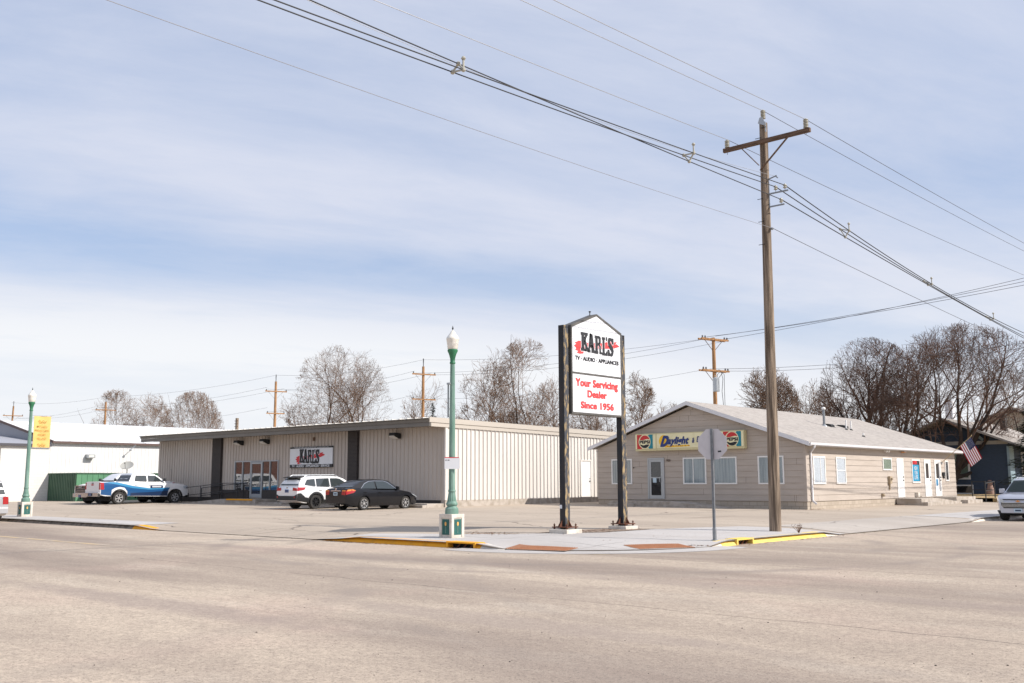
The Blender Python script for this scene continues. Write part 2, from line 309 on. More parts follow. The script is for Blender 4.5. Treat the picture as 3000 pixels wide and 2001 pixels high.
M['wood'] = mat('pole_wood', '968573', .9, c2='54473b', scale=3.4, amt=.95, bump=.9, bscale=12, stretch=(5, 5, .22), lo=.40, hi=.60, detail=8)
M['woodlt'] = mat('pole_wood_fresh', 'ad8157', .85, c2='80603f', scale=3, amt=.8, stretch=(5, 5, .4), bump=.4, bscale=10)
M['armwood'] = mat('crossarm_wood', '6d5645', .9, c2='4e3c30', scale=4, amt=.8, stretch=(.6, 6, 6))
M['wire'] = mat('wire', '4a4a4e', .6)
M['wirelt'] = mat('wire_bright', '9a9a9c', .45, metal=.4)
M['cable'] = mat('cable_black', '2a2a2c', .7)
M['porcelain'] = mat('porcelain', 'a7a496', .3, coat=.3)
M['bark'] = mat('bark', '594b41', .95, c2='3f342d', scale=2, amt=.8, bump=.5, bscale=10)
M['barkdk'] = mat('bark_dark', '463b35', .95, c2='322a26', scale=2, amt=.8, bump=.5, bscale=10)
M['twig'] = mat('twigs', '7a6250', .95, c2='5f4b3d', scale=.6)
M['twigr'] = mat('twigs_rust', '857060', .95, c2='7d6250', scale=.5)
M['twigdk'] = mat('twigs_dark', '5e4c42', .95, c2='735647', scale=.5)
M['spruce'] = mat('spruce_needles', '2b3527', .9, c2='1d251b', scale=1.5)
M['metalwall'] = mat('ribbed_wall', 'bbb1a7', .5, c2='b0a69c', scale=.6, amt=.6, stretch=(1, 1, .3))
M['metalwall_sunlit'] = mat('ribbed_wall_sunlit', 'd6d1ca', .5, c2='cdc7c0', scale=.6, amt=.6, stretch=(1, 1, .3))  # same paint as ribbed_wall, with the sunlight painted in as a lighter tone
M['fascia'] = mat('fascia_bronze', '6e6962', .5, c2='625d57', scale=1)
M['fascia_lt'] = mat('fascia_pale', 'b9b1a6', .5)
M['white'] = mat('white_paint', 'e6e5e2', .5, c2='dad8d3', scale=2)
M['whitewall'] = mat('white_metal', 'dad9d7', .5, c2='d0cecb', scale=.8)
M['whiteblock'] = brickmat('white_block', 'd8d6d2', 'd3d0cb', 'cbc8c2', .4, .2)
M['darkbrick'] = brickmat('dark_brick', '2a2523', '36302d', '4d4744', .2, .075, ms=.010)
M['cmu'] = brickmat('cinder_block', 'b1a596', 'a39788', '8d8173', .4, .2, ms=.010)
M['redbrick'] = brickmat('red_brick', '8c4a3a', '7a4032', '998a7c', .2, .075)
M['siding'] = mat('siding', 'b3a89d', .75, c2='a99e93', scale=2.2, amt=.7, stretch=(.4, .4, 3))
M['shingle'] = None
M['trimwhite'] = mat('trim_white', 'd9d9dc', .5, c2='cfcfd2', scale=2)
M['blind'] = mat('blinds', 'dcdfe1', .8, c2='ced2d5', scale=1, stretch=(1, 1, 30))
M['dark'] = mat('dark_interior', '24211f', .8, c2='3a2d26', scale=2)
M['alum'] = mat('aluminium', 'a7abae', .4, metal=.5)
M['green'] = mat('lamp_green', '648678', .6, c2='8ba79b', scale=2.5, amt=.7, stretch=(3, 3, .6), lo=.42, hi=.62)
M['greendk'] = mat('lamp_green_dark', '2d6e4c', .5, c2='3a7f5a', scale=5)
M['teal'] = mat('plaque_teal', '1f5550', .6, c2='2d6a60', scale=8)
M['corn'] = mat('corn_yellow', 'e0a85a', .6)
M['globe'] = mat('lamp_globe', 'e8e4da', .25, coat=.6, c2='d2cbbb', scale=10)
M['signwhite'] = mat('sign_white', 'dfe1e4', .45)
M['signblack'] = mat('sign_black', '232428', .55)
M['signred'] = mat('sign_red', 'cf2b33', .55)
M['signredlt'] = mat('sign_red_faded', 'dc3f40', .55)
M['framegrey'] = mat('sign_frame', '4b4946', .6, c2='6a6762', scale=4)
M['post'] = mat('sign_post', '23252a', .75, c2='3a3430', scale=3.2, amt=.6, stretch=(1.4, 1.4, .5))
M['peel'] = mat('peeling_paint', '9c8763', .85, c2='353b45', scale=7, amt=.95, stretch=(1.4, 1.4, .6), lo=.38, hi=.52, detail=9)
M['rust'] = mat('rust', '6a3f2c', .9, c2='43291f', scale=10)
M['rustlt'] = mat('tactile_rust', 'c6b8ab', .85, c2='b09a87', scale=10)
M['dome'] = mat('tactile_dome', 'a06f50', .85, c2='8f5a3c', scale=10)
M['stopback'] = mat('stop_back', 'c6c2c4', .6, c2='b6b1b3', scale=5, lo=.45, hi=.7, detail=8)
M['cream'] = mat('sign_cream', 'e8e1b8', .6, c2='cfc795', scale=2.5, lo=.5, hi=.7)
M['creamsh'] = mat('sign_box', 'cdc398', .6)
M['cblue'] = mat('cola_teal', '13808f', .5)
M['cred'] = mat('cola_red', 'c22a2c', .5)
M['navy'] = mat('navy', '1f3573', .5)
M['sunyellow'] = mat('sun_yellow', 'f0bd22', .5)
M['banner'] = mat('banner_yellow', 'ddbb72', .8, c2='d6ac5a', scale=3)
M['bannertx'] = mat('banner_text', 'a97a2e', .8)
M['greenmetal'] = mat('green_metal', '43604b', .6, c2='52705a', scale=1)
M['housenavy'] = mat('house_navy', '3c4a5d', .85, c2='33404f', scale=3, stretch=(1, 1, 4))
M['houselt'] = mat('house_light_blue', '8fa5b0', .8)
M['curtain'] = mat('curtain', 'a9b1b0', .85, c2='8b9494', scale=1.2, amt=.9, stretch=(9, 9, .5), lo=.42, hi=.6)
M['wirefaint'] = mat('wire_faint', '85858a', .6)
M['shadegreen'] = mat('curtain_green', '8d9a84', .8)
M['sat'] = mat('dish_grey', 'a5a49e', .5)
M['carwhite'] = mat('car_white', 'e4e4e4', .25, coat=.6)
M['carsilver'] = mat('car_silver', 'b9bbc4', .3, metal=.35, coat=.6)
M['carvan'] = mat('car_grey_silver', 'b2b2b4', .3, metal=.3, coat=.5)
M['carblack'] = mat('car_black', '131419', .25, coat=.35, spec=.3)
M['carblue'] = mat('wrap_blue', '1c5183', .3, coat=.5)
M['carbluelt'] = mat('wrap_light_blue', '3d88b4', .3, coat=.5)
M['carnavy'] = mat('wrap_navy', '182f52', .3, coat=.5)
M['tail'] = mat('tail_red', 'a5161c', .2, coat=.8)
M['amber'] = mat('amber', 'd98a3a', .2, coat=.8)
M['lens'] = mat('head_lens', 'b9c0c6', .1, coat=1, spec=.8)
M['plate'] = mat('number_plate', '4c5f8c', .5)
M['platelt'] = mat('number_plate_pale', 'b8ccd8', .5)
M['flagred'] = mat('flag_red', '9e1626', .8)
M['flagblue'] = mat('flag_blue', '1a2450', .8)
M['meter'] = mat('meter_tan', 'a6967e', .7)
M['adblue'] = mat('ad_blue', '1b87ad', .6)
M['leaf'] = mat('dry_leaf', '6b4a30', .9)
M['pebble'] = mat('pebble', '3b3531', .9)
def shinglemat():
    m, t, b = newmat('roof_shingles'); b.inputs['Roughness'].default_value = .95; b.inputs['Specular IOR Level'].default_value = .1
    g = t.nodes.new('ShaderNodeNewGeometry'); s = t.nodes.new('ShaderNodeSeparateXYZ'); t.links.new(g.outputs['Position'], s.inputs[0])
    cb = t.nodes.new('ShaderNodeCombineXYZ'); t.links.new(s.outputs[1], cb.inputs[0]); t.links.new(s.outputs[2], cb.inputs[1])
    br = t.nodes.new('ShaderNodeTexBrick'); br.inputs['Scale'].default_value = 1; br.inputs['Brick Width'].default_value = .3; br.inputs['Row Height'].default_value = .055; br.inputs['Mortar Size'].default_value = .006; br.inputs['Bias'].default_value = -.2
    for i, c in (('Color1', 'aba49d'), ('Color2', '97908a'), ('Mortar', '857e78')): br.inputs[i].default_value = (*lin(c), 1)
    n = t.nodes.new('ShaderNodeTexNoise'); n.inputs['Scale'].default_value = 3; n.inputs['Detail'].default_value = 7; n.inputs['Roughness'].default_value = .7; t.links.new(g.outputs['Position'], n.inputs['Vector'])
    r = t.nodes.new('ShaderNodeMapRange'); r.inputs[1].default_value = .35; r.inputs[2].default_value = .65; r.inputs[4].default_value = .45; t.links.new(n.outputs[0], r.inputs[0])
    x = t.nodes.new('ShaderNodeMix'); x.data_type = 'RGBA'; x.inputs[7].default_value = (*lin('bbb5ae'), 1); t.links.new(br.outputs[0], x.inputs[6]); t.links.new(r.outputs[0], x.inputs[0]); t.links.new(cb.outputs[0], br.inputs['Vector'])
    t.links.new(x.outputs[2], b.inputs['Base Color']); return m
M['shingle'] = shinglemat()
# ============================================================ GROUND
g = MB(); g.add([(-3000, -3000, 0), (3000, -3000, 0), (3000, 3000, 0), (-3000, 3000, 0)], [(0, 1, 2, 3)])
fld = MB(); 
# road sheet: the two crossing streets
rd = MB(); rd.add([(-400, -45, .004), (300, -45, .004), (300, 17.9, .004), (-400, 17.9, .004)], [(0, 1, 2, 3)])
rd.add([(-13.4, 17.9, .004), (8, 17.9, .004), (8, 320, .004), (-13.4, 320, .004)], [(0, 1, 2, 3)])
struct(rd, 'road', M['road']); struct(g, 'terrain', M['farfield'])
def lines(a, b, fine_from, st, coarse):
    r = []; v = a
    while v < b: r.append(round(v, 3)); v += st if v < fine_from else coarse
    return r+[b]
XS = sorted(-12.85-v for v in lines(0, 87.0, 6, .3, 1.0)); YS = [17.5+v for v in lines(0, 72, 6, .3, 1.0)]
def corner(x, y):   # pulls the sheet's corner back to the curved kerb return
    dx = x-(-16.8); dy = y-21.6
    return dx > 0 and dy < 0 and (dx/3.95)**2+(dy/4.1)**2 > 1.0
lot = MB(); idx = {}
def vid(i, j):
    if (i, j) not in idx:
        x, y = XS[i], YS[j]
        if corner(x, y):
            dx = (x+16.8)/3.95; dy = (y-21.6)/4.1; q = math.hypot(dx, dy); x = -16.8+3.95*dx/q; y = 21.6+4.1*dy/q
        idx[(i, j)] = len(lot.v); lot.v.append((x, y, H(x, y)))
    return idx[(i, j)]
for i in range(len(XS)-1):
    for j in range(len(YS)-1):
        if all(corner(XS[a], YS[b]) for a in (i, i+1) for b in (j, j+1)): continue
        f = (vid(i, j), vid(i+1, j), vid(i+1, j+1), vid(i, j+1)); lot.f.append(f); lot.mi.append(0)
struct(lot, 'parking_lot', M['lot'])
# yard and field beyond
yd = MB(); yd.add([(-90, 66.2, .50), (-19.6, 66.2, .50), (-19.6, 120, .75), (-90, 120, .75), ], [(0, 1, 2, 3)])
yd.add([(-19.6, 66.2, .50), (-15.5, 66.2, .30), (-15.5, 120, .4), (-19.6, 120, .75)], [(0, 1, 2, 3)]); yd.add([(-19.6, 66.2, .02), (-15.5, 66.2, .02), (-15.5, 66.2, .3), (-19.6, 66.2, .5)], [(0, 1, 2, 3)])
struct(yd, 'yard_grass', M['grass'])
def sheet(mb, poly, dz, step=.3):
    bm = bmesh.new(); f = bm.faces.new([bm.verts.new((x, y, 0)) for x, y in poly])
    x0 = min(p[0] for p in poly); x1 = max(p[0] for p in poly); y0 = min(p[1] for p in poly); y1 = max(p[1] for p in poly)
    for X in XS:
        if x0 < X < x1: bmesh.ops.bisect_plane(bm, geom=bm.verts[:]+bm.edges[:]+bm.faces[:], plane_co=(X, 0, 0), plane_no=(1, 0, 0))
    for Y in YS:
        if y0 < Y < y1: bmesh.ops.bisect_plane(bm, geom=bm.verts[:]+bm.edges[:]+bm.faces[:], plane_co=(0, Y, 0), plane_no=(0, 1, 0))
    bmesh.ops.triangulate(bm, faces=bm.faces[:])
    bm.verts.index_update()
    fs = [tuple(v.index for v in f.verts) for f in bm.faces]; vs = [(v.co.x, v.co.y, H(v.co.x, v.co.y)+dz) for v in bm.verts]
    for f in range(len(fs)):
        a, b, c = (Vector(vs[k]) for k in fs[f])
        if (b-a).cross(c-a).z < 0: fs[f] = fs[f][::-1]
    mb.add(vs, fs); bm.free()
arc = [(-16.8+3.93*math.cos(R(a)), 21.6+4.08*math.sin(R(a))) for a in range(-90, 1, 9)]
sw = MB()
sheet(sw, [(-23.0, 17.5)]+arc+[(-12.87, 29.3), (-16.0, 28.6), (-16.7, 26.6), (-17.0, 25.2), (-17.1, 22.9), (-18.6, 21.0), (-19.9, 19.9), (-22.3, 18.9)], .008)
struct(sw, 'sidewalk', M['walk'])
sw2 = MB(); sheet(sw2, [(-12.87, 41.5), (-12.87, 66.2), (-15.0, 66.2), (-15.4, 41.5)], .008); struct(sw2, 'sidewalk', M['walk'])
sw3 = MB(); sheet(sw3, [(-99.7, 17.52), (-33.2, 17.52), (-33.2, 19.2), (-99.7, 19.2)], .008); struct(sw3, 'sidewalk', M['walk'])
ap = MB(); sheet(ap, [(-15.5, 29.6), (-12.88, 29.6), (-12.88, 41.2), (-15.5, 41.2)], .008)
struct(ap, 'driveway_apron', groundmat('apron', 'b8b0a6', 'a2988e', 'cbc3b9', stretch_amt=.5, cracks=.3, speck=.15))
# dirt strip between lot and sidewalk by the pole sign
dt = MB(); sheet(dt, [(-19.9, 20.1), (-18.7, 20.75), (-18.4, 21.4), (-18.5, 22.7), (-18.2, 24.4), (-17.6, 25.2), (-17.05, 25.2), (-17.15, 22.9), (-18.6, 21.0), (-19.9, 19.95)], .014); struct(dt, 'dirt_strip', M['dirt'])
# gutter pan round the corner
gp = MB(); gv = []
for k, a in enumerate(range(-96, 7, 6)):
    for r in (0, .7): gv.append((-16.8+(3.95+r)*math.cos(R(a)), 21.6+(4.1+r)*math.sin(R(a)), .010 if r else .024))
gp.add(gv, [(2*k, 2*k+1, 2*k+3, 2*k+2) for k in range(len(gv)//2-1)]); struct(gp, 'gutter', M['walk'])
# faded centre line on the street
yl = MB(); yl.add([(-75, 12.5, .009), (-25.1, 12.5, .009), (-25.1, 12.64, .009), (-75, 12.64, .009)], [(0, 1, 2, 3)])
struct(yl, 'road_marking', mat('faded_yellow', 'c9b088', .85, c2='b3a595', scale=1.2, amt=.9, lo=.45, hi=.6))
# kerbs ---------------------------------------------------------------
def kerb(pts, name, mats, label_kind=True, w=.32, nrm=(0, -1), inlet=None, mfun=None):
    """raised kerb; pts along its road face, profile leaning back, height follows the lot"""
    mb = MB(); P = []
    n = Vector((nrm[0], nrm[1], 0)); prof = [(.012, -.02), (.012, .02), (-.05, .55), (-.11, .88), (-.18, 1.0), (-w, 1.0)]
    for (x, y) in pts:
        h = H(x-n.x*.02, y-n.y*.02)+.012
        row = [(x+n.x*a, y+n.y*a, (b*h if i < 5 else h)) for i, (a, b) in enumerate(prof)]
        row.append((x-n.x*w, y-n.y*w, -.02)); P.append(row)
    k = len(P[0])
    for i in range(len(P)-1):
        for j in range(k-1):
            vs = [P[i][j], P[i+1][j], P[i+1][j+1], P[i][j+1]]; mb.add(vs, [(0, 1, 2, 3)], mfun(P[i][0]) if mfun else 0)
    mb.add(P[0], [tuple(range(k))], mfun(P[0][0]) if mfun else 0); mb.add(P[-1], [tuple(range(k))[::-1]], mfun(P[-1][0]) if mfun else 0)
    return struct(mb, name, mats)
def rngf(a, b, n): return [a+(b-a)*i/n for i in range(n+1)]
kerb([(x, KY) for x in rngf(-99.8, -33.6, 80)+rngf(-33.4, -31.7, 8)], 'kerb', [M['kerb'], M['yellow']], mfun=lambda p: 1 if p[0] > -33.45 else 0)
kerb([(x, KY) for x in rngf(-22.7, -17.84, 16)], 'kerb', [M['yellow']])
kerb([(x, KY) for x in rngf(-16.86, -16.0, 6)], 'kerb', [M['yellow'], M['concrete_lt']], mfun=lambda p: 0 if p[0] < -16.75 else 1)
kerb([(KX, y) for y in rngf(21.6, 22.75, 5)], 'kerb', [M['yellow2'], M['concrete_lt']], nrm=(1, 0), mfun=lambda p: 0 if p[1] > 22.05 else 1)
kerb([(KX, y) for y in rngf(23.6, 28.7, 20)], 'kerb', [M['yellow2'], M['concrete_lt']], nrm=(1, 0), mfun=lambda p: 0 if p[1] < 27.9 else 1)
kerb([(KX, y) for y in rngf(40.7, 42, 6)+rngf(43, 89, 40)], 'kerb', [M['concrete_lt']], nrm=(1, 0))
def inlet(p0, p1, n, m, label):
    t = thing('storm_drain', label, 'storm drain', ((p0[0]+p1[0])/2, (p0[1]+p1[1])/2, 0), group='kerb inlets')
    h = .155; u = (Vector((*p1, 0))-Vector((*p0, 0))); Ln = u.length; u.normalize(); n = Vector((*n, 0)); o = Vector((*p0, 0))
    f = MB()
    for a0, a1, z0, z1 in ((-.002, .06, 0, h), (Ln-.06, Ln+.002, 0, h), (.06, Ln-.06, h-.035, h)):
        f.prism([(a0, z0), (a1, z0), (a1, z1), (a0, z1)], o+n*.02, u, ZA, -n, .34)
    f.build('frame', m, t)
    b = MB(); b.prism([(.05, 0), (Ln-.05, 0), (Ln-.05, h-.03), (.05, h-.03)], o-n*.16, u, ZA, -n, .10); b.build('opening', M['black'], t)
    r = MB()
    for k in range(3): a = Ln*(.25+.22*k); r.prism([(a, 0), (a+.05, 0), (a+.16, h-.05), (a+.11, h-.05)], o-n*.08, u, ZA, -n, .03)
    r.build('grate_bar', M['rust'], t)
inlet((-17.84, KY), (-16.86, KY), (0, -1), M['yellow'], 'dark kerb inlet framed in orange yellow beside the green lamp post')
inlet((KX, 22.75), (KX, 23.6), (1, 0), M['yellow2'], 'kerb inlet with rusty bars in pale yellow kerb near stop sign')
def tactile(c, a, label, lw=(1.55, .75)):
    t = MB(); u = Vector((math.cos(R(a)), math.sin(R(a)), 0)); v = Vector((-u.y, u.x, 0)); c = Vector((*c, 0))
    nx, ny = 13, 6
    def P(i, j, dz): q = c+u*((i/nx-.5)*lw[0])+v*((j/ny-.5)*lw[1]); return (q.x, q.y, H(q.x, q.y)+.012+dz)
    for i in range(nx):
        for j in range(ny): t.add([P(i, j, 0), P(i+1, j, 0), P(i+1, j+1, 0), P(i, j+1, 0)], [(0, 1, 2, 3)])
    o = t.build('tactile_paving', M['rustlt'])
    d = MB()
    for i in range(nx*2):
        for j in range(ny*2):
            q = c+u*(((i+.5)/(nx*2)-.5)*lw[0])+v*(((j+.5)/(ny*2)-.5)*lw[1]); d.lathe((q.x, q.y, H(q.x, q.y)+.012), [(.024, 0), (.02, .012), (.011, .016)], 6)
    tag(o, label, 'tactile paving', 'tactile plates of the corner ramps'); d.build('domes', M['dome'], o); return o
tactile((-15.35, 18.15), 14, 'rusty tactile plate in the ramp nearer the green lamp post')
tactile((-13.55, 20.35), 66, 'rusty tactile plate in the ramp nearer the stop sign')
# ============================================================ APPLIANCE STORE
KXW = -36.0; KYW = 35.2; KX0 = -64.0
store = thing('store_building', 'long low appliance store of ribbed beige metal with dark brick pillars', 'store', ((KXW+KX0)/2, KYW, .3))
def ribs(mb, a0, a1, zf, fixed, axis, out, depth=.04, sp=.305, z0=.68, w=.05, holes=()):
    """ribbed sheet along axis between a0..a1"""
    a = a0; prof = []
    while a < a1-.001:
        e = min(a+sp, a1); prof += [(a, 0)]
        if e-a > w+.05: prof += [(e-w-.016, 0), (e-w, depth), (e-.016, depth)]
        a = e
    prof.append((a1, 0))
    for (p, q) in zip(prof[:-1], prof[1:]):
        def V(t, z): return (t[0], fixed+out*t[1], z) if axis == 0 else (fixed+out*t[1], t[0], z)
        mid = (p[0]+q[0])/2; segs = [(z0, zf(mid))]
        for (h0, h1, hz0, hz1) in holes:
            if h0 < mid < h1: segs = [s for (s0, s1) in segs for s in ((s0, min(s1, hz0)), (max(s0, hz1), s1)) if s[1]-s[0] > .01]
        for (s0, s1) in segs:
            t1p = s1 if s1 != zf(mid) else zf(p[0]); t1q = s1 if s1 != zf(mid) else zf(q[0])
            f = [V(p, s0), V(q, s0), V(q, t1q), V(p, t1p)]
            mb.add(f if (axis == 0) == (out < 0) else f[::-1], [(0, 1, 2, 3)])
sw_ = MB(); ribs(sw_, KX0, -57.06, lambda a: 4.42, KYW, 0, -1); ribs(sw_, -56.08, -43.5, lambda a: 4.42, KYW, 0, -1, holes=[(-54.6, -50.0, .9, 2.86)]); ribs(sw_, -42.7, KXW, lambda a: 4.42, KYW, 0, -1)
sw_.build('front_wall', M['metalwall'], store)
def rake(y): return 4.45-.0146*(y-KYW)
ss = MB(); ribs(ss, KYW, 62, rake, KXW, 1, 1, depth=.058, w=.035, holes=[(46.02, 47.12, .6, 2.82)]); ss.box(KXW-.05, KXW+.05, KYW-.05, KYW+.10, .68, 4.4)
ss.build('side_wall', M['metalwall_sunlit'], store)
sf = MB(); sf.box(KX0, KX0+.05, KYW+.02, 62, .3, 4.4); sf.box(KX0, KXW-.02, 61.9, 62, .3, 4.05); sf.box(-54.4, -50.1, KYW+.6, KYW+.65, .6, 2.9); sf.build('rear_wall', M['metalwall'], store)
bs = MB(); bs.box(KX0, KXW+.012, KYW-.012, 61.9, .1, .68); bs.build('foundation', M['concrete'], store)
for a, b in ((-42.7, KXW-.3), (KX0, -57.1)): bsf = MB(); bsf.box(a, b, KYW-.03, KYW+.05, .3, .68); bsf.build('base_brick', M['darkbrick'], store)
for a, b in ((-57.06, -56.08), (-43.5, -42.7)):
    p = MB(); p.box(a, b, KYW-.16, KYW+.1, .3, 4.43); p.build('brick_pillar', M['darkbrick'], store)
for a, b, z_ in ((-56.08, -52.95, 1.14), (-51.55, -49.6, 1.14), (-49.6, -43.5, .9)): wc = MB(); wc.box(a, b, KYW-.12, KYW+.1, .5, z_); wc.build('brick_base', M['darkbrick'], store)
rf = MB()
yf = 34.05; zt = 4.73; zr = lambda y: zt-.0146*(y-yf)
rf.prism([(yf, zt-.02), (62.3, zr(62.3)-.02), (62.3, zr(62.3)-.10), (yf, zt-.10)], (KX0-.35, 0, 0), YA, ZA, XA, KXW+.06-KX0+.35)
x = KX0-.3
while x < KXW+.02:
    rf.prism([(yf-.02, zt-.02), (62.3, zr(62.3)-.02), (62.3, zr(62.3)+.045), (yf-.02, zt+.045)], (x, 0, 0), YA, ZA, XA, .045); x += .58
rf.build('roof', mat('roof_metal', 'd6d2cb', .5), store)
ff = MB(); ff.prism([(0, 0), (.05, 0), (.05, .20), (-.10, .20), (-.10, .165), (-.03, .13)], (KX0-.36, yf-.05, zt-.215), YA, ZA, XA, KXW+.10-KX0+.36)
ff.box(KX0-.36, KXW+.10, yf-.01, yf+.06, zt-.42, zt-.22); ff.build('fascia', M['fascia'], store)
fr_ = MB(); fr_.prism([(yf-.06, zt+.03), (62.3, zr(62.3)+.03), (62.3, zr(62.3)-.22), (yf-.06, zt-.22)], (KXW+.06, 0, 0), YA, ZA, XA, .05); fr_.prism([(yf-.02, zt-.22), (62.3, zr(62.3)-.22), (62.3, zr(62.3)-.40), (yf-.02, zt-.42)], (KXW+.045, 0, 0), YA, ZA, XA, .03); fr_.prism([(yf+.04, zt-.42), (KYW, zt-.42), (KYW, zt-.15), (yf+.04, zt-.15)], (KXW-.14, 0, 0), YA, ZA, XA, .20)
fr_.build('rake_trim', M['fascia_lt'], store)
so_ = MB(); so_.box(KX0-.3, KXW+.02, yf+.06, KYW+.02, 4.37, 4.40); so_.build('soffit', mat('soffit', '8a7f70', .7), store)
# storefront glazing
fw = MB(); wz0, wz1 = 1.14, 2.83; wx = [-54.57, -53.72, -52.85, -51.65, -50.85, -50.03]
fy = KYW-.05
for i, x in enumerate(wx):
    fw.box(x-.035, x+.035, fy-.04, fy+.08, (.66 if i in (2, 3) else wz0), wz1)
fw.box(wx[0]-.035, wx[-1]+.035, fy-.041, fy+.08, wz1, wz1+.06); fw.box(wx[0]-.035, wx[2], fy-.041, fy+.08, wz0-.06, wz0); fw.box(wx[3], wx[-1]+.035, fy-.041, fy+.08, wz0-.06, wz0)
fw.build('window_frame', M['alum'], store)
for a, b in ((0, 1), (1, 2), (3, 4), (4, 5)):
    p = MB(); p.box(wx[a]+.035, wx[b]-.035, fy+.01, fy+.03, wz0, wz1); p.build('window_pane', M['shopglass'], store)
d = MB()
for a, b, c, e in ((wx[2]+.04, wx[2]+.12, .68, 2.80), (wx[3]-.12, wx[3]-.04, .68, 2.80), (wx[2]+.12, wx[3]-.12, 2.70, 2.80), (wx[2]+.12, wx[3]-.12, .68, .90)): d.box(a, b, fy-.03, fy+.03, c, e)
dd = d.build('door', M['alum'], store); p = MB(); p.box(wx[2]+.12, wx[3]-.12, fy, fy+.02, .9, 2.7); p.build('pane', M['shopglass'], dd)
p = MB(); p.bar((wx[3]-.16, fy-.07, 1.35), (wx[3]-.16, fy-.07, 1.9), .03, .03); p.bar((wx[3]-.16, fy-.07, 1.36), (wx[3]-.16, fy-.02, 1.36), .02, .02); p.bar((wx[3]-.16, fy-.07, 1.89), (wx[3]-.16, fy-.02, 1.89), .02, .02); p.build('handle', M['alum'], dd)
# dim showroom behind the glass
it = MB(); it.box(-55, -49.6, KYW+2.6, KYW+2.7, .6, 3.0); it.build('showroom_wall', mat('showroom', '6b5a4c', .8, c2='8a4334', scale=.7, lo=.48, hi=.52), store)
it = MB(); it.box(-55, -49.6, KYW+.12, KYW+2.7, .6, .66); it.build('showroom_floor', M['concrete'], store)
for (a, b, c) in ((-54.3, .9, 1.7), (-53.2, .75, 1.6), (-51.4, .8, 1.5), (-50.6, .9, 1.85)):
    ap_ = thing('appliance', {-54.3: 'tall white appliance inside the shop at the left end of the glazing', -53.2: 'white appliance inside the shop just left of the glass door', -51.4: 'white appliance inside the shop just right of the glass door', -50.6: 'tallest white appliance inside the shop at the right end of the glazing'}[a], 'appliance', (a, KYW+1.2, .66), group='appliances behind the shop glass')
    q = MB(); q.box(a-b/2+.06, a+b/2-.06, KYW+.9, KYW+1.5, .68, .66+c*.75); q.build('cabinet', M['white'], ap_, bevel=.02); q = MB(); q.box(a-b/2+.1, a+b/2-.1, KYW+.88, KYW+.899, .78, .6+c*.68); q.build('appliance_door', M['alum'], ap_)
# side door
d = MB(); d.box(KXW-.02, KXW+.02, 46.12, 47.02, .69, 2.76); sd = d.build('door', M['white'], store)
f = MB(); f.box(KXW-.02, KXW+.05, 46.05, 46.12, .68, 2.83); f.box(KXW-.02, KXW+.05, 47.02, 47.09, .68, 2.83); f.box(KXW-.02, KXW+.05, 46.12, 47.02, 2.76, 2.83); f.build('door_frame', M['metalwall_sunlit'], store)
f = MB(); f.lathe((KXW+.03, 46.93, 1.58), [(.05, 0), (.055, .03), (.03, .06)], 10); f.lathe((KXW+.03, 46.93, 1.74), [(.035, 0), (.035, .03)], 10); f.build('handle', M['trim'], sd)
f = MB(); [f.box(KXW+.02, KXW+.035, 46.11, 46.14, z, z+.1) for z in (.9, 1.7, 2.5)]; f.build('hinge', M['trim'], sd)
def floodlight(x, y, z, label):
    t = thing('wall_light', label, 'floodlight', (x, y, z), group='floodlights under the store eave')
    b = MB(); b.prism([(0, .13), (-.42, .16), (-.46, .0), (-.16, -.14), (0, -.14)], (x-.22, y-.05, z), YA, ZA, XA, .44); b.build('housing', M['trim'], t)
    b = MB(); b.prism([(-.475, .0), (-.475, -.015), (-.165, -.155), (-.165, -.14)], (x-.20, y-.055, z), YA, ZA, XA, .40); b.prism([(-.165, .1), (-.15, .1), (-.15, -.12), (-.165, -.12)], (x-.23, y-.25, z), YA, ZA, XA, .006); b.build('lens', M['globe'], t)
floodlight(-53.95, KYW, 4.0, 'black floodlight above the left panes of the storefront glazing'); floodlight(-51.2, KYW, 4.0, 'black floodlight between the glass door and the wall sign'); floodlight(-39.5, KYW, 3.97, 'black floodlight on the blank wall right of both dark pillars')
v = MB(); v.box(-46.74, -46.6, KYW-.09, KYW-.03, 3.92, 4.13); v.box(-46.72, -46.62, KYW-.10, KYW-.09, 3.95, 4.1); tag(v.build('wall_speaker', mat('brown_box', '6a5240', .6)), 'small brown box under the eave above the wall sign', 'box')
